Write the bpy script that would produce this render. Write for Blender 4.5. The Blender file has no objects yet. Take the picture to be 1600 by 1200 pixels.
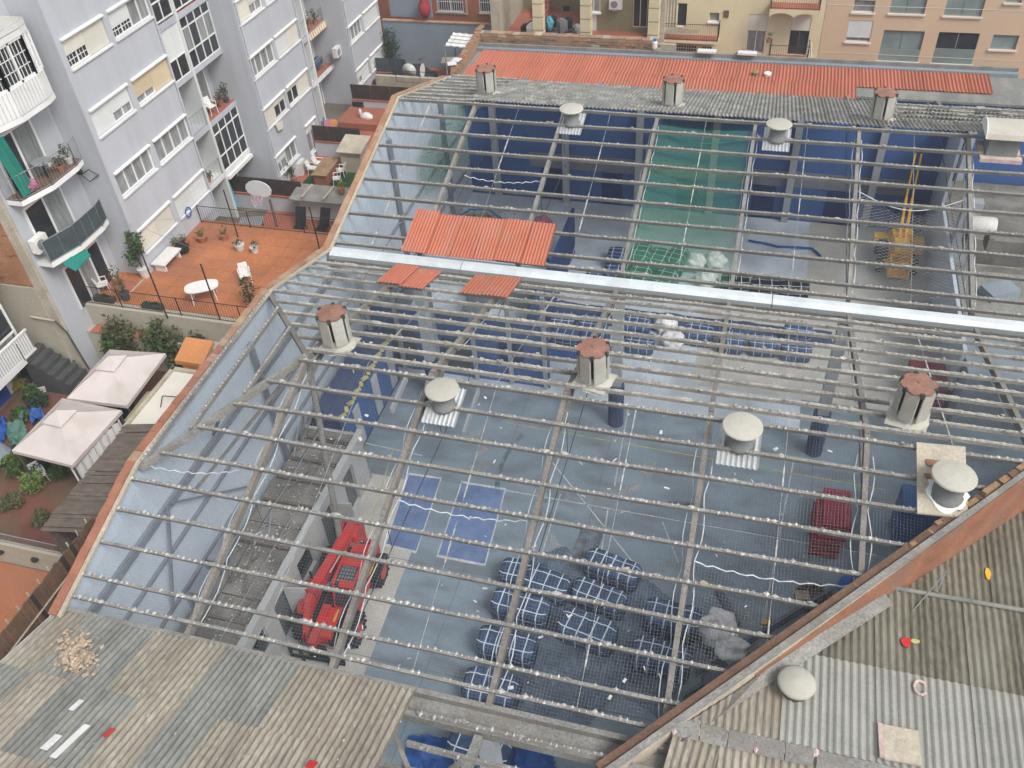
import bpy, math, random
from mathutils import Vector, Matrix, noise
random.seed(11)
S = bpy.context.scene
COL = S.collection
R_ = math.radians
# ------------------------------------------------------------ camera
CAMH, FPX = 27.5, 1385.0
def _n(v): return v.normalized()
_down = _n(Vector((122.0, 1530.0, FPX)))
_x = -Vector((-5727.0, -815.0, FPX)); _x = _n(_x - _down * _x.dot(_down))
_z = -_down; _y = _z.cross(_x)
RM = Matrix((_x, _y, _z))                       # camera vector -> world vector
CAM = Vector((0, 0, CAMH))
cam = bpy.data.objects.new('camera', bpy.data.cameras.new('camera')); COL.objects.link(cam)
cx, cy, cz = RM @ Vector((1, 0, 0)), RM @ Vector((0, -1, 0)), RM @ Vector((0, 0, -1))
m = Matrix((cx, cy, cz)).transposed().to_4x4(); m.translation = CAM
cam.matrix_world = m
cam.data.sensor_width = 36; cam.data.lens = FPX / 1600 * 36
cam.data.clip_start = 0.5; cam.data.clip_end = 3000
S.camera = cam
# ------------------------------------------------------------ sky and sun (overcast day)
W = bpy.data.worlds.new('World'); S.world = W; W.use_nodes = True
wn = W.node_tree.nodes; wl = W.node_tree.links
bg = wn['Background']
sky = wn.new('ShaderNodeTexSky'); sky.sky_type = 'NISHITA'; sky.sun_disc = False
SUN_EL, SUN_AZ = R_(50), R_(122)                # azimuth: clockwise from +Y
sky.sun_elevation = SUN_EL; sky.sun_rotation = SUN_AZ
sky.air_density = 1.0; sky.dust_density = 4.0; sky.ozone_density = 1.0
hs = wn.new('ShaderNodeHueSaturation'); hs.inputs['Saturation'].default_value = 0.28
wl.new(sky.outputs[0], hs.inputs['Color']); wl.new(hs.outputs[0], bg.inputs['Color'])
bg.inputs['Strength'].default_value = 0.15
sl = bpy.data.lights.new('sun', 'SUN'); sl.energy = 1.5; sl.angle = R_(20); sl.color = (1.0, 0.99, 0.975)
so = bpy.data.objects.new('sun', sl); COL.objects.link(so)
sd = Vector((math.sin(SUN_AZ) * math.cos(SUN_EL), math.cos(SUN_AZ) * math.cos(SUN_EL), math.sin(SUN_EL)))
so.rotation_euler = sd.to_track_quat('Z', 'Y').to_euler(); so.location = (0, 0, 60)
S.view_settings.view_transform = 'Standard'; S.view_settings.look = 'None'
S.view_settings.exposure = 0.35; S.view_settings.gamma = 1.0; S.view_settings.use_curve_mapping = False
# ------------------------------------------------------------ survey helpers: sight line of a photo point cut with a plane of the place
def ray(px, py): return RM @ Vector((px - 800, py - 600, FPX))
def G(px, py, z=0.0):
    d = ray(px, py); return CAM + d * ((z - CAMH) / d.z)
def GY(px, py, Y):
    d = ray(px, py); return CAM + d * (Y / d.y)
def GX(px, py, X):
    d = ray(px, py); return CAM + d * (X / d.x)
def GP(px, py, p0, n):
    d = ray(px, py); n = Vector(n); return CAM + d * ((Vector(p0) - CAM).dot(n) / d.dot(n))
# ------------------------------------------------------------ materials
MATS = {}
def mat(name, col, rough=0.8, var=0.25, scale=1.5, fine=18.0, fvar=0.18, bump=0.0, metal=0.0, stain=None, samt=0.0, sscale=0.7, spec=0.3, stretch=None):
    if name in MATS: return MATS[name]
    m = bpy.data.materials.new(name); m.use_nodes = True; MATS[name] = m
    nt = m.node_tree; N = nt.nodes; Lk = nt.links
    b = N['Principled BSDF']; b.inputs['Roughness'].default_value = rough; b.inputs['Metallic'].default_value = metal
    b.inputs['Specular IOR Level'].default_value = spec
    ge = N.new('ShaderNodeNewGeometry')
    mp = N.new('ShaderNodeMapping'); Lk.new(ge.outputs['Position'], mp.inputs['Vector'])
    if stretch: mp.inputs['Scale'].default_value = stretch
    def nz(sc, det=4.0, src=None):
        t = N.new('ShaderNodeTexNoise'); t.inputs['Scale'].default_value = sc; t.inputs['Detail'].default_value = det
        Lk.new((src or mp).outputs[0], t.inputs['Vector']); return t
    n1 = nz(scale); n2 = nz(fine, 3.0)
    def rng(t, lo, hi, a=0.3, c=0.7):
        r = N.new('ShaderNodeMapRange'); r.inputs['From Min'].default_value = a; r.inputs['From Max'].default_value = c
        r.inputs['To Min'].default_value = lo; r.inputs['To Max'].default_value = hi
        Lk.new(t.outputs['Fac'], r.inputs['Value']); return r
    r1 = rng(n1, 1 - var, 1 + var * 0.6); r2 = rng(n2, 1 - fvar, 1 + fvar * 0.6)
    mu = N.new('ShaderNodeMath'); mu.operation = 'MULTIPLY'; Lk.new(r1.outputs[0], mu.inputs[0]); Lk.new(r2.outputs[0], mu.inputs[1])
    oi = N.new('ShaderNodeObjectInfo')
    ro = N.new('ShaderNodeMapRange'); ro.inputs['To Min'].default_value = 0.93; ro.inputs['To Max'].default_value = 1.06
    Lk.new(oi.outputs['Random'], ro.inputs['Value'])
    mu2 = N.new('ShaderNodeMath'); mu2.operation = 'MULTIPLY'; Lk.new(mu.outputs[0], mu2.inputs[0]); Lk.new(ro.outputs[0], mu2.inputs[1])
    vm = N.new('ShaderNodeVectorMath'); vm.operation = 'SCALE'; vm.inputs[0].default_value = col
    Lk.new(mu2.outputs[0], vm.inputs['Scale'])
    out = vm.outputs[0]
    if stain:
        n3 = nz(sscale, 6.0); r3 = rng(n3, 0.0, samt, 0.45, 0.68)
        mx = N.new('ShaderNodeMix'); mx.data_type = 'RGBA'
        Lk.new(r3.outputs[0], mx.inputs['Factor']); Lk.new(out, mx.inputs['A']); mx.inputs['B'].default_value = (*stain, 1)
        out = mx.outputs['Result']
    Lk.new(out, b.inputs['Base Color'])
    if bump:
        bp = N.new('ShaderNodeBump'); bp.inputs['Strength'].default_value = bump; bp.inputs['Distance'].default_value = 0.03
        Lk.new(n2.outputs['Fac'], bp.inputs['Height']); Lk.new(bp.outputs[0], b.inputs['Normal'])
    return m
def netmat(name, col, cell, wire):
    m = bpy.data.materials.new(name); m.use_nodes = True; MATS[name] = m
    nt = m.node_tree; N = nt.nodes; Lk = nt.links
    b = N['Principled BSDF']; b.inputs['Base Color'].default_value = (*col, 1); b.inputs['Roughness'].default_value = 0.9
    tr = N.new('ShaderNodeBsdfTransparent'); mx = N.new('ShaderNodeMixShader')
    ge = N.new('ShaderNodeNewGeometry'); sp = N.new('ShaderNodeSeparateXYZ'); Lk.new(ge.outputs['Position'], sp.inputs[0])
    outs = []
    for ax in (0, 1):
        a = N.new('ShaderNodeMath'); a.operation = 'MULTIPLY'; a.inputs[1].default_value = 1 / cell
        if ax == 0: Lk.new(sp.outputs[0], a.inputs[0])
        else:
            s2 = N.new('ShaderNodeMath'); s2.operation = 'ADD'; Lk.new(sp.outputs[1], s2.inputs[0]); Lk.new(sp.outputs[2], s2.inputs[1]); Lk.new(s2.outputs[0], a.inputs[0])
        fr = N.new('ShaderNodeMath'); fr.operation = 'FRACT'; Lk.new(a.outputs[0], fr.inputs[0])
        lt = N.new('ShaderNodeMath'); lt.operation = 'LESS_THAN'; lt.inputs[1].default_value = wire; Lk.new(fr.outputs[0], lt.inputs[0]); outs.append(lt)
    mxm = N.new('ShaderNodeMath'); mxm.operation = 'MAXIMUM'; Lk.new(outs[0].outputs[0], mxm.inputs[0]); Lk.new(outs[1].outputs[0], mxm.inputs[1])
    Lk.new(mxm.outputs[0], mx.inputs[0]); Lk.new(tr.outputs[0], mx.inputs[1]); Lk.new(b.outputs[0], mx.inputs[2])
    Lk.new(mx.outputs[0], N['Material Output'].inputs['Surface'])
    return m
def markmat(name, col, amount, scale):
    m = bpy.data.materials.new(name); m.use_nodes = True; MATS[name] = m
    nt = m.node_tree; N = nt.nodes; Lk = nt.links; b = N['Principled BSDF']; b.inputs['Base Color'].default_value = (*col, 1); b.inputs['Roughness'].default_value = 0.9
    tr = N.new('ShaderNodeBsdfTransparent'); mx = N.new('ShaderNodeMixShader'); ge = N.new('ShaderNodeNewGeometry'); t = N.new('ShaderNodeTexNoise'); t.inputs['Scale'].default_value = scale; t.inputs['Detail'].default_value = 6
    Lk.new(ge.outputs['Position'], t.inputs['Vector']); r = N.new('ShaderNodeMapRange'); r.inputs['From Min'].default_value = .4; r.inputs['From Max'].default_value = .68; r.inputs['To Max'].default_value = amount
    Lk.new(t.outputs['Fac'], r.inputs['Value']); Lk.new(r.outputs[0], mx.inputs[0]); Lk.new(tr.outputs[0], mx.inputs[1]); Lk.new(b.outputs[0], mx.inputs[2]); Lk.new(mx.outputs[0], N['Material Output'].inputs['Surface']); return m
markmat('tyre_mark', (0.09, 0.10, 0.11), 0.75, 1.6)
markmat('dust_mark', (0.50, 0.51, 0.50), 0.6, 1.1)
# palette
mat('lavender', (0.465, 0.482, 0.515), 0.9, 0.06, 0.35, 30, 0.05, stain=(0.375, 0.385, 0.405), samt=0.55, sscale=1.3, stretch=(1, 1, 0.13))
mat('white_paint', (0.74, 0.74, 0.72), 0.6, 0.08, 1.2, 20, 0.06)
mat('cream_shutter', (0.66, 0.63, 0.54), 0.6, 0.06, 1, 40, 0.05)
mat('tan_shutter', (0.62, 0.50, 0.34), 0.6, 0.06, 1, 40, 0.05)
mat('white_shutter', (0.66, 0.68, 0.66), 0.6, 0.06, 1, 40, 0.05)
mat('glass_dark', (0.03, 0.035, 0.04), 0.08, 0.3, 1.5, 5, 0.1, spec=0.6)
mat('glass_curtain', (0.27, 0.28, 0.28), 0.25, 0.35, 2.5, 8, 0.2, spec=0.5, stretch=(1, 3, 0.3))
mat('glass_green', (0.22, 0.28, 0.27), 0.1, 0.2, 0.8, 5, 0.05, spec=0.6)
mat('terracotta', (0.42, 0.16, 0.07), 0.85, 0.2, 0.6, 9, 0.15, stain=(0.30, 0.135, 0.085), samt=0.7, sscale=0.35)
mat('red_tile', (0.36, 0.13, 0.085), 0.85, 0.2, 1.0, 10, 0.15)
mat('maroon_floor', (0.165, 0.07, 0.05), 0.9, 0.25, 1.0, 10, 0.2, stain=(0.12, 0.11, 0.07), samt=0.6)
mat('red_sheet', (0.43, 0.145, 0.09), 0.65, 0.10, 0.6, 14, 0.08, stain=(0.46, 0.17, 0.11), samt=0.5, sscale=0.8, stretch=(1, 0.25, 1))
mat('red_sheet_new', (0.45, 0.145, 0.085), 0.6, 0.12, 0.8, 14, 0.1, stain=(0.40, 0.20, 0.15), samt=0.5, sscale=1.5, stretch=(1, .4, 1))
mat('fibre_brown', (0.325, 0.295, 0.24), 0.95, 0.3, 0.9, 14, 0.3, 0.4, stain=(0.26, 0.225, 0.175), samt=0.7, sscale=2.2, stretch=(1, 0.25, 1))
mat('fibre_gray', (0.22, 0.225, 0.205), 0.95, 0.2, 0.8, 14, 0.22, 0.3, stain=(0.30, 0.29, 0.26), samt=0.5, sscale=1.6, stretch=(1, 0.4, 1))
mat('fibre_moss', (0.165, 0.152, 0.115), 0.95, 0.25, 0.7, 12, 0.3, 0.4, stain=(0.25, 0.24, 0.195), samt=0.6, sscale=1.2, stretch=(1, 0.35, 1))
mat('fibre_lichen', (0.22, 0.22, 0.20), 0.95, 0.3, 1.0, 12, 0.3, 0.4, stain=(0.40, 0.395, 0.37), samt=0.85, sscale=2.2)
mat('zinc', (0.30, 0.30, 0.27), 0.7, 0.12, 1.2, 14, 0.12, 0.1, 0.0, stain=(0.33, 0.32, 0.28), samt=0.6, sscale=1.5)
mat('gutter_white', (0.66, 0.71, 0.72), 0.35, 0.1, 0.8, 10, 0.08, 0, 0.1, stain=(0.50, 0.53, 0.53), samt=0.6, sscale=1.2)
mat('gutter_gray', (0.38, 0.41, 0.41), 0.5, 0.1, 0.8, 10, 0.05)
mat('concrete', (0.255, 0.25, 0.23), 0.95, 0.25, 1.5, 16, 0.3, 0.5, stain=(0.20, 0.18, 0.15), samt=0.6, sscale=1.8)
mat('concrete_rust', (0.225, 0.21, 0.19), 0.95, 0.25, 1.2, 16, 0.3, 0.5, stain=(0.20, 0.165, 0.14), samt=0.6, sscale=2.2)
mat('residue', (0.45, 0.445, 0.42), 0.95, 0.55, 4.0, 30, 0.4)
mat('residue_brown', (0.40, 0.385, 0.34), 0.95, 0.35, 3.0, 30, 0.3)
mat('vent_cream', (0.47, 0.455, 0.39), 0.75, 0.06, 1.5, 12, 0.06, stain=(0.40, 0.375, 0.31), samt=0.4, sscale=1.2)
mat('vent_gray', (0.185, 0.195, 0.19), 0.7, 0.15, 2, 12, 0.1)
mat('vent_cap', (0.30, 0.155, 0.11), 0.85, 0.2, 2.5, 14, 0.2, 0.1, stain=(0.20, 0.13, 0.10), samt=0.6, sscale=2.0)
mat('vent_tower', (0.43, 0.425, 0.375), 0.8, 0.1, 1.8, 12, 0.1, stain=(0.33, 0.27, 0.2), samt=0.5, sscale=1.6)
mat('slot_dark', (0.05, 0.05, 0.045), 0.9)
mat('metal_sheet', (0.60, 0.62, 0.62), 0.35, 0.12, 2, 9, 0.1, 0, 0.5)
mat('hall_floor', (0.215, 0.28, 0.325), 0.55, 0.16, 0.35, 7, 0.10, stain=(0.15, 0.175, 0.195), samt=0.85, sscale=0.55, spec=0.4, stretch=(1, 2.2, 1))
mat('floor_warm', (0.54, 0.53, 0.485), 0.8, 0.16, 0.4, 7, 0.10, stain=(0.38, 0.375, 0.355), samt=0.7, sscale=0.7)
mat('floor_dark', (0.56, 0.63, 0.69), 0.7, 0.2, 0.4, 7, 0.1, stain=(0.38, 0.43, 0.48), samt=0.7, sscale=0.6)
mat('court_blue', (0.13, 0.20, 0.38), 0.6, 0.2, 0.8, 9, 0.12, stain=(0.2, 0.26, 0.40), samt=0.7, sscale=1.5)
mat('line_white', (0.58, 0.61, 0.62), 0.7, 0.25, 1.5, 12, 0.3)
mat('line_yellow', (0.50, 0.48, 0.20), 0.7, 0.25, 1.5, 12, 0.3)
mat('wall_paleblue', (0.49, 0.56, 0.63), 0.7, 0.08, 0.5, 14, 0.05, stain=(0.47, 0.52, 0.565), samt=0.5, sscale=0.5)
mat('wall_rust', (0.30, 0.135, 0.08), 0.9, 0.25, 1.5, 14, 0.2, 0.2, stain=(0.22, 0.14, 0.10), samt=0.7, sscale=1.2)
mat('wall_blue', (0.065, 0.145, 0.36), 0.6, 0.2, 0.5, 9, 0.1, stain=(0.04, 0.08, 0.20), samt=0.5, sscale=0.5)
mat('wall_darkblue', (0.02, 0.05, 0.15), 0.6, 0.2, 0.5, 9, 0.1)
mat('steel_blue', (0.20, 0.22, 0.25), 0.6, 0.15, 1.2, 12, 0.1)
mat('column_gray', (0.42, 0.45, 0.48), 0.8, 0.1, 0.8, 12, 0.1)
mat('pad_blue', (0.045, 0.07, 0.15), 0.7, 0.15, 1, 12, 0.1)
mat('office_wall', (0.42, 0.43, 0.42), 0.8, 0.12, 0.7, 12, 0.1)
mat('office_roof', (0.19, 0.18, 0.16), 0.95, 0.3, 1.0, 14, 0.3, 0.3, stain=(0.28, 0.27, 0.25), samt=0.7, sscale=1.3)
mat('door_gray', (0.10, 0.115, 0.12), 0.6, 0.15, 1, 12, 0.1)
mat('red_paint', (0.52, 0.028, 0.025), 0.4, 0.12, 1.5, 14, 0.1, stain=(0.30, 0.095, 0.08), samt=0.6, sscale=2.2, spec=0.4)
mat('dark_red', (0.33, 0.04, 0.06), 0.7, 0.15, 1.5, 12, 0.12)
mat('black', (0.02, 0.02, 0.022), 0.7, 0.25, 3, 14, 0.2)
mat('tyre', (0.028, 0.028, 0.03), 0.85, 0.25, 4, 20, 0.2)
mat('rim', (0.20, 0.20, 0.20), 0.6)
mat('yellow_paint', (0.62, 0.36, 0.04), 0.55, 0.15, 2, 14, 0.1)
mat('orange_paint', (0.85, 0.47, 0.04), 0.5, 0.15, 2, 14, 0.1)
mat('bale_navy', (0.048, 0.09, 0.175), 0.5, 0.35, 2.0, 7, 0.35, 0.9, spec=0.4)
mat('bale_blue', (0.03, 0.075, 0.20), 0.5, 0.3, 2.0, 10, 0.25, 0.5, spec=0.4)
mat('bale_green', (0.02, 0.085, 0.06), 0.5, 0.3, 2.0, 10, 0.25, 0.5, spec=0.4)
mat('bale_black', (0.022, 0.025, 0.028), 0.5, 0.3, 2.0, 10, 0.25, 0.5, spec=0.4)
mat('strap', (0.62, 0.70, 0.78), 0.6, 0.1, 3, 20, 0.1)
mat('tarp', (0.11, 0.155, 0.205), 0.45, 0.35, 1.3, 8, 0.3, 0.6, spec=0.5, stain=(0.13, 0.16, 0.19), samt=0.5, sscale=1.2)
mat('tarp_blue', (0.03, 0.10, 0.32), 0.5, 0.3, 1.5, 10, 0.25, 0.5)
mat('bag_white', (0.88, 0.89, 0.88), 0.8, 0.12, 3, 12, 0.15, 0.5, stain=(0.60, 0.52, 0.52), samt=0.5, sscale=2.5)
mat('steel_dark', (0.12, 0.145, 0.18), 0.6, 0.2, 2, 14, 0.15)
mat('timber', (0.34, 0.23, 0.13), 0.9, 0.3, 2, 16, 0.25)
mat('timber_gray', (0.165, 0.135, 0.11), 0.95, 0.3, 2.0, 18, 0.25, 0.3, stretch=(1, 3, 1))
mat('timber_brown', (0.175, 0.105, 0.07), 0.9, 0.25, 2.5, 16, 0.25)
mat('screen_brown', (0.055, 0.042, 0.037), 0.9, 0.2, 2, 16, 0.2)
mat('screen_green', (0.055, 0.075, 0.08), 0.9, 0.2, 2, 16, 0.2)
mat('wall_cream', (0.46, 0.42, 0.335), 0.95, 0.12, 0.7, 12, 0.12, 0.2, stain=(0.34, 0.31, 0.25), samt=0.6, sscale=0.7)
mat('wall_beige', (0.62, 0.46, 0.315), 0.9, 0.05, 0.3, 20, 0.05)
mat('wall_yellow', (0.70, 0.61, 0.40), 0.9, 0.08, 0.5, 14, 0.06, stain=(0.50, 0.44, 0.32), samt=0.5, sscale=0.4)
mat('wall_olive', (0.27, 0.245, 0.145), 0.9, 0.12, 0.6, 12, 0.1)
mat('wall_brickred', (0.33, 0.125, 0.075), 0.9, 0.12, 0.8, 30, 0.18)
mat('wall_bluegray', (0.225, 0.27, 0.31), 0.9, 0.12, 0.6, 12, 0.1)
mat('brick', (0.36, 0.215, 0.135), 0.95, 0.3, 1.6, 14, 0.3, 0.5, stain=(0.23, 0.185, 0.14), samt=0.8, sscale=1.2)
mat('brick_orange', (0.40, 0.205, 0.105), 0.95, 0.2, 1.3, 16, 0.25, 0.3, stain=(0.31, 0.15, 0.075), samt=0.6, sscale=1.0)
mat('coping', (0.37, 0.21, 0.13), 0.9, 0.25, 2, 14, 0.2, 0.2, stain=(0.42, 0.34, 0.24), samt=0.7, sscale=1.2)
mat('coping_orange', (0.33, 0.145, 0.09), 0.85, 0.15, 2, 14, 0.15, 0.1)
mat('cement_beige', (0.47, 0.42, 0.33), 0.95, 0.2, 1.5, 14, 0.2, 0.3, stain=(0.34, 0.29, 0.22), samt=0.6)
mat('ochre', (0.36, 0.235, 0.12), 0.9, 0.35, 2.5, 14, 0.3, 0.4, stain=(0.16, 0.10, 0.07), samt=0.85, sscale=2.5)
mat('sealant_pink', (0.55, 0.42, 0.38), 0.9, 0.2, 2, 14, 0.2)
mat('canvas_pink', (0.58, 0.52, 0.49), 0.85, 0.07, 0.8, 20, 0.05, stain=(0.44, 0.385, 0.35), samt=0.6, sscale=1.1)
mat('canvas_white', (0.72, 0.71, 0.69), 0.85, 0.08, 0.8, 20, 0.05)
mat('leaf', (0.055, 0.105, 0.028), 0.7, 0.45, 3, 20, 0.4)
mat('leaf_light', (0.13, 0.19, 0.045), 0.7, 0.4, 3, 20, 0.35)
mat('leaf_dark', (0.03, 0.06, 0.028), 0.7, 0.45, 3, 20, 0.4)
mat('leaf_olive', (0.095, 0.105, 0.045), 0.75, 0.45, 3, 20, 0.4)
mat('leaf_yellow', (0.34, 0.27, 0.03), 0.7, 0.35, 3, 20, 0.3)
mat('stem', (0.10, 0.07, 0.045), 0.9)
mat('soil', (0.055, 0.04, 0.03), 0.95)
mat('pot_clay', (0.36, 0.15, 0.085), 0.9, 0.2, 3)
mat('pot_white', (0.62, 0.61, 0.57), 0.7, 0.15, 3)
mat('plastic_white', (0.72, 0.71, 0.67), 0.5, 0.05, 2)
mat('iron', (0.035, 0.032, 0.03), 0.6, 0.2, 3)
mat('metal_gray', (0.26, 0.27, 0.28), 0.5, 0.1, 2)
mat('turf', (0.03, 0.075, 0.03), 0.95, 0.25, 1.5, 30, 0.3, 0.5)
mat('dark_stone', (0.07, 0.072, 0.072), 0.9, 0.2, 2, 14, 0.2)
mat('earth', (0.17, 0.145, 0.115), 0.95, 0.3, 0.8, 12, 0.25)
mat('asphalt', (0.12, 0.115, 0.11), 0.95, 0.2, 0.5, 12, 0.2)
mat('green_cloth', (0.015, 0.20, 0.155), 0.85, 0.15, 2)
mat('green_tarp', (0.09, 0.18, 0.145), 0.8, 0.2, 2)
mat('blue_cloth', (0.02, 0.07, 0.30), 0.8, 0.15, 2)
mat('hose_blue', (0.02, 0.13, 0.42), 0.5)
mat('rope', (0.58, 0.62, 0.64), 0.8, 0.15, 3)
mat('net_line', (0.27, 0.30, 0.33), 0.9)
mat('joint_dark', (0.15, 0.165, 0.18), 0.9)
mat('wire_dark', (0.055, 0.06, 0.07), 0.6)
mat('rubble', (0.44, 0.345, 0.25), 0.95, 0.3, 4, 20, 0.3)
mat('paper', (0.66, 0.67, 0.66), 0.8, 0.1, 3)
mat('orange_plastic', (0.55, 0.23, 0.09), 0.6, 0.08, 1)
mat('pink_cloth', (0.55, 0.20, 0.30), 0.8)
mat('cyan_cloth', (0.10, 0.38, 0.50), 0.8)
mat('car_dark', (0.028, 0.032, 0.038), 0.3, 0.15, 1, spec=0.6)
netmat('net_green', (0.008, 0.22, 0.12), 0.05, 0.32)
netmat('net_greenpale', (0.07, 0.28, 0.17), 0.05, 0.16)
# ------------------------------------------------------------ mesh builder
class MB:
    def __init__(s): s.v = []; s.f = []
    def add(s, vs, fs):
        o = len(s.v); s.v += [tuple(q) for q in vs]; s.f += [tuple(i + o for i in f) for f in fs]; return s
    def obox(s, o, a, b, c):
        o, a, b, c = Vector(o), Vector(a), Vector(b), Vector(c)
        vs = [o, o + a, o + a + b, o + b, o + c, o + a + c, o + a + b + c, o + b + c]
        if a.cross(b).dot(c) > 0: fs = [(3, 2, 1, 0), (4, 5, 6, 7), (0, 1, 5, 4), (1, 2, 6, 5), (2, 3, 7, 6), (3, 0, 4, 7)]
        else: fs = [(0, 1, 2, 3), (7, 6, 5, 4), (4, 5, 1, 0), (5, 6, 2, 1), (6, 7, 3, 2), (7, 4, 0, 3)]
        return s.add(vs, fs)
    def box(s, x0, x1, y0, y1, z0, z1): return s.obox((x0, y0, z0), (x1 - x0, 0, 0), (0, y1 - y0, 0), (0, 0, z1 - z0))
    def cbox(s, c, sx, sy, sz, rz=0.0):
        c = Vector(c); u = Vector((math.cos(rz), math.sin(rz), 0)); w = Vector((-math.sin(rz), math.cos(rz), 0))
        return s.obox(c - u * sx / 2 - w * sy / 2, u * sx, w * sy, Vector((0, 0, sz)))
    def beam(s, p, q, w, h, up=(0, 0, 1), drop=0.0):
        p, q = Vector(p), Vector(q); d = (q - p); up = Vector(up); sd = d.cross(up)
        if sd.length < 1e-6: sd = d.cross(Vector((1, 0, 0)))
        sd.normalize(); u = sd.cross(d).normalized()
        return s.obox(p - sd * w / 2 - u * (h / 2 + drop), sd * w, u * h, d)
    def tube(s, p, q, r0, r1=None, n=8, caps=True):
        p, q = Vector(p), Vector(q); r1 = r0 if r1 is None else r1; d = (q - p).normalized()
        a = d.cross(Vector((0, 0, 1)));  a = a if a.length > 1e-4 else Vector((1, 0, 0)); a.normalize(); b = d.cross(a)
        vs = []
        for (c, r) in ((p, r0), (q, r1)):
            for i in range(n):
                t = 2 * math.pi * i / n; vs.append(c + (a * math.cos(t) + b * math.sin(t)) * r)
        fs = [((i + 1) % n, i, n + i, n + (i + 1) % n) for i in range(n)]
        if caps: fs += [tuple(range(n)), tuple(reversed(range(n, 2 * n)))]
        return s.add(vs, fs)
    def path(s, pts, r, n=5):
        for a, b in zip(pts[:-1], pts[1:]): s.tube(a, b, r, r, n)
        return s
    def lathe(s, c, prof, n=16, axis=None):
        c = Vector(c); vs = []; fs = []
        for (r, z) in prof:
            for i in range(n):
                t = 2 * math.pi * i / n; p = Vector((r * math.cos(t), r * math.sin(t), z))
                if axis == 'x': p = Vector((p.z, p.x, p.y))
                if axis == 'y': p = Vector((p.y, p.z, p.x))
                vs.append(c + p)
        for j in range(len(prof) - 1):
            for i in range(n):
                fs.append((j * n + i, j * n + (i + 1) % n, (j + 1) * n + (i + 1) % n, (j + 1) * n + i))
        fs.append(tuple(reversed(range(n)))); fs.append(tuple(range((len(prof) - 1) * n, len(prof) * n)))
        return s.add(vs, fs)
    def prism(s, pts, d):
        pts = [Vector(p) for p in pts]; d = Vector(d); n = len(pts)
        nn = Vector((0, 0, 0))
        for i in range(n): nn += pts[i].cross(pts[(i + 1) % n])
        if nn.dot(d) > 0: pts = pts[::-1]
        vs = pts + [p + d for p in pts]
        return s.add(vs, [tuple(range(n)), tuple(reversed(range(n, 2 * n)))] + [((i + 1) % n, i, n + i, n + (i + 1) % n) for i in range(n)])
    def quad(s, *p): return s.add(p, [tuple(range(len(p)))])
    def corr(s, o, u, v, waves, amp, nrm=(0, 0, 1), seg=6, th=0.0, nv=1, sag=0.0):
        """corrugated sheet: waves along u, straight along v"""
        o, u, v, nrm = Vector(o), Vector(u), Vector(v), Vector(nrm).normalized()
        n = waves * seg; vs = []; fs = []
        for j in range(nv + 1):
            for i in range(n + 1):
                a = i / n; b = j / nv
                vs.append(o + u * a + v * b + nrm * (amp * math.cos(2 * math.pi * waves * a) - sag * math.sin(math.pi * b)))
        for j in range(nv):
            for i in range(n): k = j * (n + 1) + i; fs.append((k, k + 1, k + n + 2, k + n + 1))
        if th:
            m0 = len(vs); vs += [p - nrm * th for p in vs[:m0]]
            fs += [tuple(m0 + i for i in reversed(f)) for f in fs]
            for i in range(n):
                fs.append((i + 1, i, m0 + i, m0 + i + 1)); k = nv * (n + 1) + i; fs.append((k, k + 1, m0 + k + 1, m0 + k))
        return s.add(vs, fs)
    def lump(s, c, rx, ry, rz):
        c = Vector(c); j = lambda: random.uniform(0.75, 1.2)
        vs = [c + Vector((rx * j(), 0, 0)), c + Vector((0, ry * j(), 0)), c - Vector((rx * j(), 0, 0)), c - Vector((0, ry * j(), 0)), c + Vector((0, 0, rz * j())), c - Vector((0, 0, rz))]
        return s.add(vs, [(0, 1, 4), (1, 2, 4), (2, 3, 4), (3, 0, 4), (1, 0, 5), (2, 1, 5), (3, 2, 5), (0, 3, 5)])
    def ball(s, c, rx, ry, rz, n=10, m=7, rough=0.15, seed=0, flat=False):
        c = Vector(c); vs = []; fs = []
        for j in range(m + 1):
            ph = math.pi * j / m
            for i in range(n):
                t = 2 * math.pi * i / n
                p = Vector((math.sin(ph) * math.cos(t), math.sin(ph) * math.sin(t), math.cos(ph)))
                k = 1 + rough * noise.noise(p * 2.3 + Vector((seed * 7.1, seed * 3.3, 0)))
                if flat and p.z < -0.3: p.z = -0.3 + (p.z + 0.3) * 0.15
                vs.append(c + Vector((p.x * rx * k, p.y * ry * k, p.z * rz * k)))
        for j in range(m):
            for i in range(n): fs.append((j * n + i, (j + 1) * n + i, (j + 1) * n + (i + 1) % n, j * n + (i + 1) % n))
        return s.add(vs, fs)
    def leaves(s, c, rx, ry, rz, n, size, low=-1.0):
        c = Vector(c)
        for _ in range(n):
            while True:
                p = Vector((random.uniform(-1, 1), random.uniform(-1, 1), random.uniform(low, 1)))
                if p.length <= 1 and p.length > 0.25: break
            k = 0.75 + 0.5 * noise.noise(p * 2.1 + c * 3.7)
            q = c + Vector((p.x * rx, p.y * ry, p.z * rz)) * k * 1.15
            a = Vector((random.gauss(0, 1), random.gauss(0, 1), random.gauss(0, 0.5))).normalized(); b = a.cross(Vector((random.gauss(0, .4), random.gauss(0, .4), 1))).normalized()
            l = size * random.uniform(0.6, 1.3); w = l * 0.5
            s.add([q - a * l / 2, q + b * w / 2 + Vector((0, 0, .1 * l)), q + a * l / 2, q - b * w / 2], [(0, 1, 2, 3)])
        return s
    def mesh(s, name, m, smooth=False, base=None):
        me = bpy.data.meshes.new(name)
        if base is not None: vs = [(x - base[0], y - base[1], z - base[2]) for x, y, z in s.v]
        else: vs = s.v
        me.from_pydata(vs, [], s.f); me.materials.append(MATS[m])
        if smooth: me.polygons.foreach_set('use_smooth', [True] * len(me.polygons))
        me.update(); return me
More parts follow.
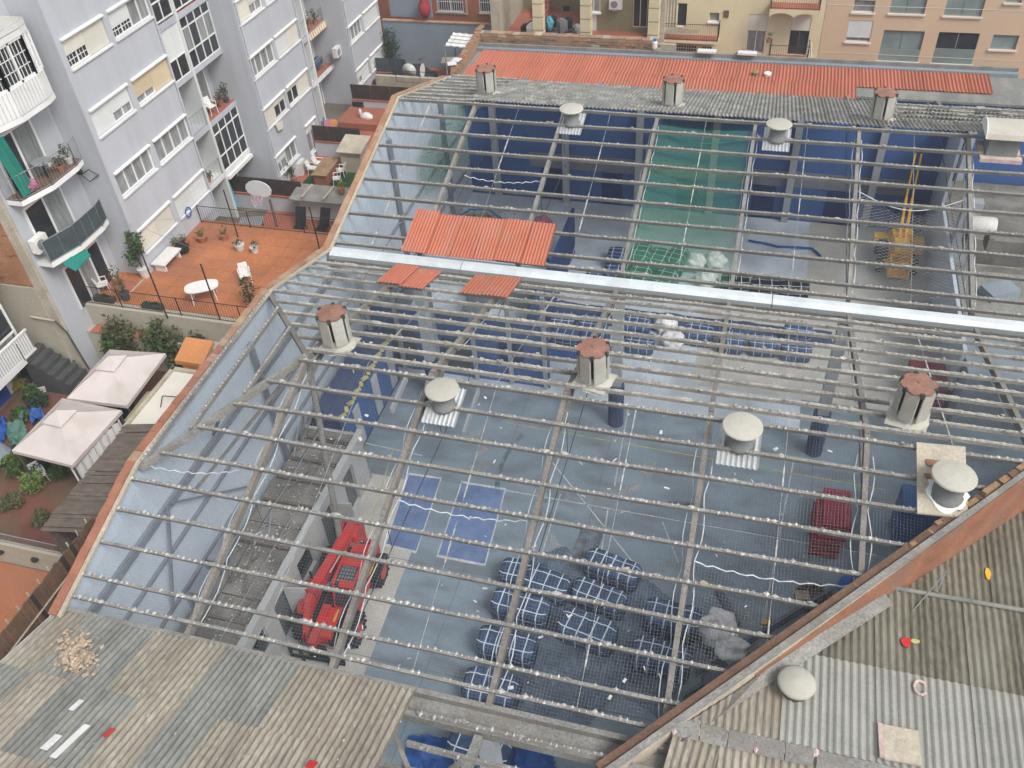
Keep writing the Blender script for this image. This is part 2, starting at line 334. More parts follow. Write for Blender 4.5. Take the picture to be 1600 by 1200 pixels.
    def build(s, name, m, parent=None, smooth=False, local=False):
        base = None
        p = parent
        while p is not None and not local:
            base = (base or Vector((0, 0, 0))) + p.location; p = p.parent
        o = bpy.data.objects.new(name, s.mesh(name, m, smooth, base)); COL.objects.link(o); o.parent = parent
        return o
def thing(name, label, cat, loc=(0, 0, 0), group=None, rz=0.0):
    o = bpy.data.objects.new(name, None); COL.objects.link(o); o.location = loc; o.rotation_euler = (0, 0, rz)
    o.empty_display_size = 0.2
    return tag(o, label, cat, group)
def tag(o, label, cat, group=None, kind=None):
    if label: o['label'] = label
    if cat: o['category'] = cat
    if group: o['group'] = group
    if kind: o['kind'] = kind
    return o
def single(name, mb, m, label, cat, base=None, group=None, kind=None, smooth=False):
    """one mesh thing with its origin at its base"""
    if base is None:
        xs = [v[0] for v in mb.v]; ys = [v[1] for v in mb.v]; zs = [v[2] for v in mb.v]
        base = Vector(((min(xs) + max(xs)) / 2, (min(ys) + max(ys)) / 2, min(zs)))
    o = bpy.data.objects.new(name, mb.mesh(name, m, smooth, base)); COL.objects.link(o); o.location = base
    return tag(o, label, cat, group, kind)
def struct(name, mb, m):
    o = mb.build(name, m); o['kind'] = 'structure'; return o
def inst(me, name, parent, loc, rot=(0, 0, 0), scale=None):
    o = bpy.data.objects.new(name, me); COL.objects.link(o); o.parent = parent; o.location = loc; o.rotation_euler = rot
    if scale: o.scale = scale
    return o
def stuff(o): o['kind'] = 'stuff'; return o
def copy_tree(o, parent=None):
    c = o.copy(); COL.objects.link(c); c.parent = parent
    for ch in list(o.children): copy_tree(ch, c)
    return c
# ============================================================ ground
struct('ground', MB().quad((-1500, -1500, -0.3), (1500, -1500, -0.3), (1500, 1500, -0.3), (-1500, 1500, -0.3)), 'asphalt')
# ============================================================ the hall
WX = -16.6                       # inner face of the left wall
YV, YR1, YG, YR2, YB = 9.46, 18.43, 27.4, 36.37, 45.3
ZE, ZR = 7.5, 10.05
SL = (ZR - ZE) / (YR1 - YV)
def roofz(Y):
    if Y < YV: return ZE + SL * (YV - Y)
    if Y <= YR1: return ZE + SL * (Y - YV)
    if Y <= YG: return ZR - SL * (Y - YR1)
    if Y <= YR2: return ZE + SL * (Y - YG)
    return ZR - SL * (Y - YR2)
def onN(px, py): return GP(px, py, (0, YV, ZE), (0, -SL, 1))
def onNf(px, py): return GP(px, py, (0, YR1, ZR), (0, SL, 1))
def onF(px, py): return GP(px, py, (0, YG, ZE), (0, -SL, 1))
def onFf(px, py): return GP(px, py, (0, YR2, ZR), (0, SL, 1))
DIAG = 10.4                      # right wall runs along Y = X + DIAG
RX = [-0.35 + 4.15 * k for k in range(-3, 5)]
BX, BY, CX_, CY = -16.5, 14.0, -16.6, 22.7     # corners of the half hip
XEND = 14.0
floor = struct('hall_floor', MB().prism([(WX - .3, 2, -0.12), (20, 2, -0.12), (20, YB + .3, -0.12), (WX - .3, YB + .3, -0.12)], (0, 0, 0.12)), 'hall_floor')
def patch(pts, name, m, z=0.004, parent=floor):
    b = MB(); b.add([(p.x, p.y, z) for p in pts], [tuple(range(len(pts)))])
    n = Vector((0, 0, 0)); 
    for i in range(len(pts)): n += Vector(b.v[i]).cross(Vector(b.v[(i + 1) % len(pts)]))
    if n.z < 0: b.f = [tuple(reversed(b.f[0]))]
    return b.build(name, m, parent)
def fl(*pp): return [G(a, b_, 0) for a, b_ in pp]
def stripe(p, q, w, m, z=0.008):
    p, q = Vector((p.x, p.y, 0)), Vector((q.x, q.y, 0)); d = (q - p).normalized(); s_ = Vector((-d.y, d.x, 0)) * w / 2
    return patch([p + s_, q + s_, q - s_, p - s_], 'floor_line', m, z)
# worn areas of floor
patch([Vector((-16.6, 28.6, 0)), Vector((3.2, 28.6, 0)), Vector((3.2, 45.3, 0)), Vector((-16.6, 45.3, 0))], 'floor_sheet', 'floor_dark')
patch([Vector((3.2, 30.5, 0)), Vector((16, 30.5, 0)), Vector((16, 45.3, 0)), Vector((3.2, 45.3, 0))], 'floor_sheet', 'floor_warm', 0.008)
patch([Vector((-1.6, 30.5, 0)), Vector((3.2, 30.5, 0)), Vector((3.2, 39.8, 0)), Vector((-1.6, 39.3, 0))], 'floor_sheet', 'floor_warm', 0.008)
patch([Vector((-14.1, 11.0, 0)), Vector((-10.6, 11.0, 0)), Vector((-11.0, 22.3, 0)), Vector((-14.1, 22.3, 0))], 'floor_sheet', 'floor_warm', 0.004)
for q in (((639, 742), (688, 749), (650, 861), (604, 850)), ((722, 755), (788, 766), (757, 881), (685, 867))):
    pp = fl(*q); c = sum(pp, Vector()) / 4
    patch([c + (p - c) * 1.06 for p in pp], 'court_border', 'line_white', 0.006)
    patch(pp, 'court_panel', 'court_blue', 0.011)
for a, b_ in (((788, 766), (1370, 868)), ((876, 772), (845, 870)), ((1240, 720), (1185, 1010)), ((985, 620), (960, 760)), ((845, 700), (990, 880)), ((950, 795), (940, 860)), ((1035, 815), (1060, 880)), ((560, 690), (660, 712))):
    pp = fl(a, b_); stripe(pp[0], pp[1], 0.05, 'line_white')
for a, b_ in (((700, 640), (1400, 745)), ((790, 660), (1380, 765)), ((615, 700), (545, 930)), ((640, 700), (600, 770))):
    pp = fl(a, b_); stripe(pp[0], pp[1], 0.05, 'line_yellow')
random.seed(19)
for x in RX[1:6]:
    a, b_ = Vector((x, max(10, x + DIAG + .5), 0)), Vector((x, 28.5, 0)); stripe(a, b_, .022, 'joint_dark', .0045)
for y in (14.2, 18.4, 22.6, 26.8): stripe(Vector((-13.6, y, 0)), Vector((min(14, y - DIAG - .4), y, 0)), .022, 'joint_dark', .005)
for k in range(14):                                   # tyre marks and dusty smears
    cx0, cy0 = random.uniform(-11, 2), random.uniform(14, 26); r = random.uniform(2, 7); a0 = random.uniform(0, 6.28); da = random.uniform(.4, 1.2); w = random.choice([.16, .2, .5, .9]); vs = []; fs = []
    for i in range(13):
        a = a0 + da * i / 12
        for q in (-w / 2, w / 2): vs.append((cx0 + (r + q) * math.cos(a), cy0 + (r + q) * math.sin(a), .0125 + .0006 * k))
    if any(v[0] > v[1] - DIAG - .4 or v[0] < -13.5 or v[1] > 28 for v in vs): continue
    for i in range(12): fs.append((2 * i, 2 * i + 1, 2 * i + 3, 2 * i + 2))
    MB().add(vs, fs).build('floor_mark', 'tyre_mark' if w < .4 else random.choice(['dust_mark', 'tyre_mark']), floor)
# ---------------------------------------------------- warehouse shell
hall = thing('warehouse', 'large industrial hall stripped to its concrete roof purlins and rafters', 'warehouse', (WX, YV, 0))
def wallpoly(name, prof, x0, x1, m):
    return MB().prism([(x0, y, z) for y, z in prof], (x1 - x0, 0, 0)).build(name, m, hall)
prof = [(1.5, 0), (YB + .3, 0), (YB + .3, 7.3), (42.9, roofz(42.9)), (YR2, ZR - .05), (YG, ZE - .05), (CY, roofz(CY) - .08), (BY, roofz(BY) - .08), (YV, ZE - .05), (1.5, roofz(1.5))]
lw = wallpoly('side_wall', prof, WX - 0.28, WX, 'wall_paleblue')
# ribs of the cladding on the inner face, girts and posts
rb = MB()
y = 9.8
while y < 45:
    rb.box(WX, WX + .014, y, y + .04, 0, roofz(y) - (.35 if BY < y < CY else .25) if not (BY < y < CY) else roofz(BY) - .35); y += 0.32
stuff(rb.build('cladding_rib', 'wall_paleblue', hall))
for z, y0, y1, hh in ((6.62, YV + .2, YG, .06), (6.38, YV + .2, YG, .06), (5.0, YV + .2, YG, .10), (3.2, YV + .2, 27, .08), (4.6, 33, 45, .08), (2.0, 33, 45, .08)):
    MB().box(WX + .015, WX + .13, y0, y1, z - hh / 2, z + hh / 2).build('girt', 'steel_blue', hall)
for y in (20.5, 34.4, 41.3): MB().box(WX + .13, WX + .28, y - .08, y + .08, 0, roofz(y) - .5 if y > 23 else 8.2).build('wall_post', 'steel_blue', hall)
MB().beam((WX + .2, 14.2, 6.6), (WX + .2, 12.6, 3.4), .08, .08).build('brace', 'steel_blue', hall)
MB().beam((WX + .2, 14.4, 6.6), (WX + .2, 18.0, 3.4), .06, .06).build('brace', 'steel_blue', hall)
# coping tiles along the left wall
cop = [(1.6, roofz(1.6) + .02), (YV, ZE + .1), (BY, roofz(BY) + .1), (CY, roofz(CY) + .1), (YG, ZE + .15), (YR2, ZR + .1), (43.0, roofz(43.) + .1)]
tl = MB().box(-.13, .13, 0, .40, -.03, .03); tile_o = tl.mesh('coping_tile', 'coping_orange'); tile_b = tl.mesh('coping_tile', 'coping')
for (y0, z0), (y1, z1) in zip(cop[1:-1], cop[2:]):
    n = max(1, round((Vector((0, y1 - y0, z1 - z0)).length) / 0.41))
    for i in range(n):
        t = i / n; y = y0 + (y1 - y0) * t; z = z0 + (z1 - z0) * t
        me = tile_o if (y < BY + 5 and random.random() < .8) else tile_b
        inst(me, 'coping_tile', hall, (WX - .10 + random.uniform(-.015, .015) - hall.location.x, y - YV, z + random.uniform(0, .012)), (math.atan2(z1 - z0, y1 - y0), random.uniform(-.04, .04), random.uniform(-.02, .02)))
# inner cement lip beside the tiles
for (y0, z0), (y1, z1) in zip(cop[1:-1], cop[2:]):
    MB().beam((WX + .10, y0, z0 - .05), (WX + .10, y1, z1 - .05), .12, .08).build('cement_lip', 'cement_beige', hall)
# back wall and its columns
MB().box(WX, 20, YB, YB + .3, 0, 7.35).build('back_wall', 'wall_blue', hall)
MB().box(-12.9, 7.8, YB - .02, YB, 2.1, 3.0).build('wall_band', 'steel_blue', hall)
for x in (-14.9, -10.7, -6.5, -2.4, 1.8, 6.0, 10): MB().box(x - .18, x + .18, YB - .3, YB - .02, 0, 7.3).build('wall_column', 'column_gray', hall)
for x in (-11.6, -8, -3.7, .5, 4.4): MB().box(x - .6, x + .6, YB - .05, YB - .021, .05, 2.05).build('wall_door', 'wall_darkblue', hall)
# diagonal right wall: along Y = X + DIAG
def dg(x, off=0.0, z=0.0): return Vector((x + off * .7071, x + DIAG - off * .7071, z))
zt = lambda x: roofz(x + DIAG)
def dwall(name, o0, o1, za, zb, m, x0=-1.6, x1=8.03, bottom=None):
    for (a, b_) in ((x0, x1), (x1, 16.5)):
        if b_ <= a: continue
        A0, A1, B0, B1 = dg(a, o0), dg(a, o1), dg(b_, o0), dg(b_, o1)
        vs = []
        za_, zb_ = zt(a), zt(b_)
        vs = [(A0.x, A0.y, za_ + za), (A1.x, A1.y, za_ + za), (B1.x, B1.y, zb_ + za), (B0.x, B0.y, zb_ + za), (A0.x, A0.y, za_ + zb), (A1.x, A1.y, za_ + zb), (B1.x, B1.y, zb_ + zb), (B0.x, B0.y, zb_ + zb)]
        if bottom is not None: vs[:4] = [(v[0], v[1], bottom) for v in vs[:4]]
        mb = MB().add(vs, [(0, 1, 2, 3), (7, 6, 5, 4), (4, 5, 1, 0), (5, 6, 2, 1), (6, 7, 3, 2), (7, 4, 0, 3)])
        mb.build(name, m, hall)
dwall('diagonal_wall', 0.0, 0.20, 0, -0.06, 'cement_beige', bottom=0.0)
dwall('wall_plate', -0.16, 0.06, -0.12, 0.04, 'timber_brown')
random.seed(6)
for i in range(30):
    x = -1.2 + i * .42; p = dg(x, -.05, zt(x) + .045)
    MB().cbox(p, random.uniform(.38, .54), random.uniform(.12, .17), .04 + .12 * random.random() ** 3, R_(45) + random.uniform(-.05, .05)).build('plate_tile', 'ochre', hall)
dwall('wall_coping', 0.07, 0.19, -0.055, 0.12, 'concrete')
dwall('wall_render', 0.205, 0.235, 0, 0.08, 'wall_rust', x0=1.4, bottom=6.2)
dwall('wall_render', 0.345, 0.37, 0, 0.02, 'cement_beige', x1=3.6, bottom=6.2) if False else None
random.seed(5)
for i in range(44):                                   # broken tile ends left on the wall plate
    x = random.uniform(-.6, 7.6); p = dg(x, random.uniform(-.12, .02), zt(x) + .06)
    MB().cbox(p, random.uniform(.25, .7), random.uniform(.06, .14), random.uniform(.02, .08), R_(45) + random.uniform(-.1, .1)).build('plate_remnant', random.choice(['ochre', 'timber', 'concrete_rust', 'timber_brown']), hall)
# ---------------------------------------------------- rafters
def rafter(x, y0, y1, m='concrete'):
    MB().beam((x, y0, roofz(y0 + 1e-3 if y1 > y0 else y0) - .17), (x, y1, roofz(y1 - 1e-3) - .17), 0.14, 0.24).build('rafter', m, hall)
for x in RX:
    if x > 13: continue
    yl = max(YV + .35, x + DIAG + .1)
    if yl < YR1 - .2: rafter(x, yl, YR1, 'concrete_rust')
    if x + DIAG + .1 < YG: rafter(x, max(YR1, x + DIAG + .1), YG - .5, 'concrete_rust' if x < 5 else 'concrete')
    rafter(x, YG + .45, YR2, 'concrete'); rafter(x, YR2, YB - .2)
    # haunch brackets under the ridge
    if yl < YR1 - 2:
        MB().prism([(x - .07, YR1 - 1.3, roofz(YR1 - 1.3) - .3), (x - .07, YR1 + 1.3, roofz(YR1 + 1.3) - .3), (x - .07, YR1, ZR - .9)], (.14, 0, 0)).build('haunch', 'concrete', hall)
# bay in front of the valley
for x in RX[:4]:
    MB().beam((x, 4.5, roofz(4.5) - .2), (x, YV - .5, roofz(YV - .5) - .2), .2, .26).build('rafter', 'concrete', hall)
# half hip at the left end
RE = Vector((RX[0], YR1, ZR)); HB = Vector((BX, BY, roofz(BY))); HC = Vector((CX_, CY, roofz(CY)))
for a, b_ in ((HB, RE), (HC, RE)): MB().beam(a - Vector((0, 0, .16)), b_ - Vector((0, 0, .12)), .16, .22).build('hip_rafter', 'concrete_rust' if a is HC else 'concrete', hall)
for t in (0.02, 0.30, 0.62):
    p, q = HB.lerp(RE, t), HC.lerp(RE, t)
    MB().beam(p, q, .10, .15).build('hip_purlin', 'concrete', hall)
    d = q - p; nb = int(d.length / .177); rs = MB()
    for i in range(nb): rs.lump(p + d * (i + .5) / nb + Vector((0, 0, .08)), .04, .05, .035)
    stuff(rs.build('purlin_residue', 'residue', hall))
for a, b_ in ((HB.lerp(RE, .45), Vector((WX + .2, 17.2, 6.9))), (HB.lerp(RE, .9), Vector((WX + .2, 15.4, 6.0))), (HC.lerp(RE, .5), Vector((WX + .2, 20.2, 6.9)))):
    MB().beam(a - Vector((0, 0, .3)), b_, .07, .09).build('hip_strut', 'concrete', hall)
MB().tube(RE - Vector((0, 0, .3)), Vector((RX[0] - .1, 17.2, 0)), .10, .12, 8).build('prop_column', 'concrete', hall)
# curved pale duct strip along first rafter
# ---------------------------------------------------- purlins with what is left of the sheets on them
def purlin(Y, x0, x1, beads='lump', dens=1.0, dz=0.0, w=.088, h=.14):
    z = roofz(Y) + dz; L = x1 - x0
    o = bpy.data.objects.new('purlin', None)
    mb = MB(); n = max(2, int(L / 2.1)); 
    pts = [Vector((x0 + L * i / n, Y + random.uniform(-.02, .02), z + random.uniform(-.018, .018))) for i in range(n + 1)]
    tilt = SL if (YV < Y < YR1 or YG < Y < YR2) else -SL
    for a, b_ in zip(pts[:-1], pts[1:]): mb.beam(a, b_ + Vector((.004, 0, 0)), w, h, (0, -tilt, 1))
    p = mb.build('purlin', 'concrete', hall)
    rs = MB(); x = x0 + random.uniform(.1, .25)
    def at(x):
        t = (x - x0) / L * n; i = min(n - 1, int(t)); return pts[i].lerp(pts[i + 1], t - i)
    if beads == 'lump':
        while x < x1 - .1:
            k = .5 + .9 * noise.noise(Vector((x * .35, Y * 1.7, 0)))
            if random.random() < dens * (.35 + 1.2 * k):
                s_ = random.uniform(.45, 1.3)
                rs.lump(at(x) + Vector((random.uniform(-.02, .02), random.uniform(-.035, .03), h / 2 + .006)), random.uniform(.035, .075) * s_, .066 * s_, .034 * s_)
            if random.random() < .05: rs.lump(at(x) + Vector((0, random.uniform(-.05, .05), h / 2 + .02)), random.uniform(.08, .16), .07, .04)
            x += .177 + random.uniform(-.025, .025)
        q = rs.build('purlin_residue', 'residue' if Y < YR1 else 'residue_brown', p)
    else:                                     # ragged lip of broken sheet
        nn = int(L / .09); vs = []; fs = []
        for i in range(nn + 1):
            xx = x0 + L * i / nn; c = at(xx); a = noise.noise(Vector((xx * 1.3, Y * 3.1, 1))) ; b_ = noise.noise(Vector((xx * 6.5, Y * 2.2, 5)))
            hh = max(.006, .03 + .045 * a + .04 * b_ + .014 * math.sin(xx * 35.5)); ww = .02 + .035 * a + .035 * b_
            ya = -.02 - max(.02, ww); yb = .03 + max(.02, ww * .8)
            for (yy, zz) in ((ya, 0), (ya * .5, hh), (yb * .6, hh * .9), (yb, 0)): vs.append((c.x, c.y + yy, c.z + h / 2 + zz - .01))
        for i in range(nn):
            for j in range(3): k = i * 4 + j; fs.append((k, k + 1, k + 5, k + 4))
        rs.add(vs, fs)
        for i in range(int(L * 1.2)):
            xx = random.uniform(x0, x1); rs.lump(at(xx) + Vector((0, random.uniform(-.06, .06), h / 2 + .05)), random.uniform(.03, .08), .05, .035)
        q = rs.build('purlin_residue', 'residue_brown', p)
    q['kind'] = 'stuff'
    return p
random.seed(21)
for Y in (18.17, 17.30, 16.40, 15.45, 14.50, 13.55, 12.60, 11.64, 10.69):
    x0 = WX + .02
    if Y > BY: x0 = HB.x + (Y - BY) / (YR1 - BY) * (RE.x - HB.x) + .1
    purlin(Y, x0, min(XEND, Y - DIAG), 'lump', 1.0)
for Y in (18.72, 19.50, 20.30, 21.14, 21.97, 22.81, 23.69, 24.58, 25.43, 26.03):
    x0 = WX + .02
    if Y < CY: x0 = RE.x - (Y - YR1) / (CY - YR1) * (RE.x - HC.x) + .1
    purlin(Y, x0, min(XEND, Y - DIAG), 'rag', w=.09, h=.12)
for Y in (36.28, 35.36, 34.42, 33.40, 32.41, 31.40, 30.43, 29.45, 28.40, 27.85):
    purlin(Y, WX + .02, XEND, 'lump', .85)
for i, Y in enumerate((36.75, 37.7, 38.7, 39.7, 40.7, 41.7, 42.7, 43.7)):
    purlin(Y, WX + .02, -12.9, 'rag'); 
    if i < 7: purlin(Y, 5.4 if i > 1 else 11, 16.5, 'rag')
random.seed(23)
for i in range(45):                                   # scraps of broken sheet still hooked on the purlins
    Y = random.choice([18.17, 17.30, 16.40, 15.45, 14.50, 13.55, 12.60, 11.64, 10.69, 19.5, 21.14, 22.81, 24.58, 35.36, 33.4, 31.4, 29.45]); lim = Y - DIAG - .3 if Y < 27 else 8
    x = random.uniform(-12.3 if 13 < Y < 23 else -16.2, min(lim, 8)); n = random.randint(4, 7); r = random.uniform(.05, .12); tl_ = random.uniform(-.5, .5)
    pts = [Vector((x + math.cos(6.283 * k / n) * r * random.uniform(.5, 1.5), Y + math.sin(6.283 * k / n) * r * random.uniform(.4, .9), roofz(Y) + .09 + random.uniform(-.01, .01) + tl_ * math.sin(6.283 * k / n) * r)) for k in range(n)]
    MB().prism(pts, (0, 0, .015)).build('sheet_fragment', random.choice(['concrete', 'residue', 'residue_brown', 'fibre_brown']), hall)
# sag rods half way between rafters, with scraps of plaster on them
for x in (-14.9, -10.7, -6.55, -2.4, 1.75, 5.9, 10.0):
    for (ya, yb) in ((YV + .7, YR1), (YR1, YG - 1), (YG + .5, YR2)):
        if ya < YR1 and (x > ya - DIAG): ya = x + DIAG + .2
        if x < -13 and ya < YG: continue
        if yb - ya < 1: continue
        if ya < YG and x > yb - DIAG - .5: continue
        r = MB(); n = 9
        for i in range(n):
            a = ya + (yb - ya) * i / n; b_ = ya + (yb - ya) * (i + 1) / n
            w = .010 + (.028 if random.random() < .25 else 0)
            r.beam((x, a, roofz(a) - .03), (x, b_, roofz(b_ - 1e-3) - .03), w, w)
        r.build('sag_rod', 'residue', hall)
# thin tie wires under the rafters
for x in RX[:6]:
    for Y0, Y1 in ((YV, YG), (YG, YB)):
        if x > 3 and Y0 < 20: continue
        MB().tube((x, Y0 + .4, ZE - .35), (x, Y1 - .4, ZE - .35), .016, n=5).build('tie_rod', 'wire_dark', hall)
        for t in (.25, .5, .75):
            yy = Y0 + (Y1 - Y0) * t; MB().tube((x, yy, ZE - .35), (x, yy, roofz(yy) - .3), .012, n=4).build('tie_hanger', 'wire_dark', hall)
# gutter columns and gutter beams
for x, y in ((RX[0], YG), (RX[2], YG), (RX[4], YG), (RX[6], YG), (RX[0], YV), (RX[2], YV), (RX[4] + 8.3, YG)):
    MB().box(x - .21, x + .21, y - .21, y + .21, 2.3, ZE - .35).build('column', 'column_gray', hall)
    MB().lathe((x, y, 0), [(.34, 0), (.34, 2.3)], 10).build('column_pad', 'pad_blue', hall)
MB().box(WX, 16, YG - .33, YG + .33, ZE - .42, ZE - .16).build('gutter_beam', 'concrete', hall)
xs = [WX + .1, RX[0] + 2, 1.15, 16.4]
for a, b_ in zip(xs[:-1], xs[1:]):
    pr_ = [(-.30, -.155), (.26, -.155), (.26, .02), (.22, .06), (.18, .10), (-.10, .10), (-.26, .0), (-.30, .0)]
    g = MB().prism([(a + .015, YG + p[0], ZE + p[1]) for p in pr_], (b_ - a - .03, 0, 0)).build('gutter_section', 'gutter_white', hall)
    MB().box(a + .015, b_ - .015, YG - .315, YG - .302, ZE - .155, ZE + .01).build('gutter_lip', 'gutter_gray', g)
# valley channel towards the camera
vg = MB()
for yy, zz in ((YV + .30, 0), (YV - .30, 0)): vg.box(WX + .02, .2, yy - .07, yy + .07, ZE - .30, ZE + .02)
vg.box(WX + .02, .2, YV - .24, YV + .24, ZE - .30, ZE - .2)
vg.build('valley_channel', 'concrete', hall)
purlin(10.08, WX + .02, -.35, 'lump', .9); purlin(YV - .30, -6.1, -.9, 'lump', 1, dz=-.04); purlin(8.3, -6.0, -2.0, 'lump', 1); purlin(7.3, -6.0, -3, 'lump', 1)
for a, b_ in (((-6.8, 9.0, 6.9), (-4.6, 6.5, 6.0)), ((-7.5, 8.2, 6.4), (-4.4, 8.4, 6.4)), ((-6.9, 6.2, 6.6), (-4.9, 9.0, 6.2)), ((-8, 7.2, 5.6), (-4.4, 7.5, 5.6))):
    MB().beam(a, b_, .12, .14).build('brace', 'concrete', hall)
# ---------------------------------------------------- corrugated sheets still on the roof
def sheetmesh(m, w=1.06, l=2.2, waves=6, amp=.035): return MB().corr((0, 0, 0), (w, 0, 0), (0, l, 0), waves, amp, seg=5, th=.008).mesh('roof_sheet', m)
random.seed(3)
SH = {k: sheetmesh(k) for k in ('fibre_brown', 'fibre_gray', 'fibre_moss', 'fibre_lichen', 'red_sheet', 'zinc')}
slope = math.atan(SL)
def place_sheet(me, x, Y, up, parent=hall, z=None, lift=0.0, yaw=0.0):
    """up = +1 when the roof rises with Y"""
    zz = (roofz(Y) if z is None else z) + lift
    return inst(me, 'roof_sheet', parent, Vector((x, Y, zz)) - parent.location, (up * slope + random.uniform(-.006, .006), random.uniform(-.006, .006), yaw + random.uniform(-.008, .008)))
graycells = {(1, 0), (2, 0), (2, 1), (0, 1), (3, 1), (5, 0), (5, 1), (6, 0), (4, 2)}
for j, Y in enumerate((7.72, 5.62, 3.5)):
    for i in range(10):
        me = SH['fibre_gray' if (i, j) in graycells else 'fibre_brown']
        place_sheet(me, -16.7 + i * 1.035, Y - .05, -1, lift=.07 + .018 * (j + 1) + .008 * (i % 2)).scale = (1, 1, .75)
# far slope, grey sheets in four overlapping rows
for j, Y in enumerate((36.42, 37.45, 38.5, 39.55, 40.6, 41.65, 42.7)):
    for i in range(26):
        x = -12.95 + i * 1.03
        if x > 5.3 and j > 1: continue
        if x > 11: continue
        o = place_sheet(SH['fibre_lichen' if random.random() < .75 else 'fibre_gray'], x, Y, -1, lift=.13 - .02 * j + .006 * (i % 2)); o.scale = (1, .53, 1)
for j in (2, 3, 4, 5):
    for i in range(9):
        if random.random() < .6: 
            o = place_sheet(SH['fibre_gray'], 6.0 + i * 1.03, 36.6 + j * 1.0, -1, lift=.07); o.scale = (1, .36, 1)
# red sheets of the low roof beyond
MB().box(WX, 20, YB - .1, YB + .31, 7.352, 7.46).build('wall_head', 'fibre_gray', hall)
rr = thing('red_roof', 'low roof of red corrugated sheets beyond the hall ridge', 'roof', (-3, 44.5, 6.5))
MB().box(-16.6, 16, YB + .32, 48.44, 6.2, 7.44).build('roof_deck', 'fibre_gray', rr)
for j, (Y, xa, xb) in enumerate(((44.15, -16.4, 3.2), (46.25, -16.2, 10.0))):
    i = 0; x = xa
    while x < xb:
        o = place_sheet(SH['red_sheet'], x, Y + (0 if j else (.35 if x > -9.5 else 0)), 0, parent=rr, z=7.47 + .03 * j + .006 * (i % 2)); o.rotation_euler[0] = .02; x += 1.03; i += 1
MB().box(-16.6, 12, 48.45, 48.75, 7.3, 7.62).build('parapet', 'wall_bluegray', rr)
MB().box(-16.6, 12, 48.75, 48.9, 7.3, 7.80).build('parapet_cap', 'concrete', rr)
# loose new red sheets lying on the purlins
random.seed(9)
rn = MB().corr((0, 0, 0), (1.06, 0, 0), (0, 2.25, 0), 8, .022, seg=5, th=.012).mesh('red_sheet', 'red_sheet_new')
rs_ = MB().corr((0, 0, 0), (0.98, 0, 0), (0, 2.05, 0), 7, .022, seg=5, th=.012).mesh('red_sheet', 'red_sheet_new')
def loose(me, x, Y, up, label, lift, sy=1.0):
    o = bpy.data.objects.new('red_sheet', me); COL.objects.link(o); o.location = (x, Y, roofz(Y) + lift); o.rotation_euler = (up * slope, 0, random.uniform(-.02, .02)); o.scale = (1, sy, 1)
    tag(o, label, 'roof sheet', 'loose red roof sheets laid on the purlins')
names = ['leftmost', 'second from left', 'third from left', 'third from right', 'second from right', 'rightmost']
for i in range(6):
    loose(rn, -13.45 + i * .985, 27.62, 1, 'loose red corrugated sheet above the white gutter, %s of six' % names[i], .13 + (.05 if i in (0, 4) else .0) + .012 * i, .97 if i else 1.02)
loose(rs_, -13.1, 24.45, -1, 'raised left sheet of the leftmost red pair below the white gutter', .17)
loose(rs_, -12.2, 24.38, -1, 'lower right sheet of the leftmost red pair below the white gutter', .12)
loose(rs_, -9.85, 24.42, -1, 'left sheet of the red pair right of the two near the hip end', .12)
loose(rs_, -8.98, 24.4, -1, 'right sheet of the red pair nearest the middle below the white gutter', .165)
# ============================================================ roof vents
random.seed(31)
def tower_vent(p, up, label, s_=1.0, ts=.86):
    t = thing('turbine_vent', label, 'roof vent', p, 'octagonal tower vents with rusty caps')
    z0 = p.z
    B = MB()
    c = Vector((p.x, p.y, z0))
    # flared base plate bent over the ridge
    B.prism([c + Vector((-.62 * s_, -.62, .02 - up * .10)), c + Vector((.62 * s_, -.62, .02 - up * .10)), c + Vector((.62 * s_, .62, .10 + up * .10)), c + Vector((-.62 * s_, .62, .10 + up * .10))], (0, 0, .03))
    B.lathe(c + Vector((0, 0, 0)), [(.66 * s_, .06), (.60 * s_, .14), (.44 * s_, .24), (.43 * s_, .46)], 4 * 4)
    B.build('base', 'vent_cream', t)
    MB().lathe(c, [(.36 * s_, .4), (.36 * s_, 1.5)], 8).build('inner_drum', 'slot_dark', t)
    for k in range(6):
        a = k * math.pi / 3 + .35; r = .52 * s_; hw = .222 * s_
        u = Vector((math.cos(a), math.sin(a), 0)); w = Vector((-math.sin(a), math.cos(a), 0))
        pts = [c + u * r + w * hw * q + u * d for q, d in ((-1, -.015), (-.85, 0), (.85, 0), (1, -.015))]
        pts2 = [q - u * .03 for q in reversed(pts)]
        MB().prism([q + Vector((0, 0, .36)) for q in pts + pts2], (0, 0, 1.12)).build('side_panel', 'vent_tower', t)
    t.scale = (ts, ts, ts); t.rotation_euler = (random.uniform(-.02, .02), random.uniform(-.02, .02), random.uniform(-.3, .3))
    cap = MB()
    n = 12; ring = []
    for i in range(n):
        a = 2 * math.pi * i / n + .35; r = (.57 if i % 2 == 0 else .53) * s_
        ring.append(c + Vector((math.cos(a) * r, math.sin(a) * r, 1.50)))
    cap.prism(ring, (0, 0, .05)); cap.lathe(c + Vector((0, 0, 1.55)), [(.5 * s_, 0), (.3 * s_, .03), (.06, .05), (.05, .09)], 12)
    cap.build('cap', 'vent_cap', t)
    for k in range(6):
        a = k * math.pi / 3 + .35 + math.pi / 6; u = Vector((math.cos(a), math.sin(a), 0))
        MB().cbox(c + u * .53 * s_ + Vector((0, 0, 1.42)), .10, .12, .16, a).build('cap_bracket', 'slot_dark', t)
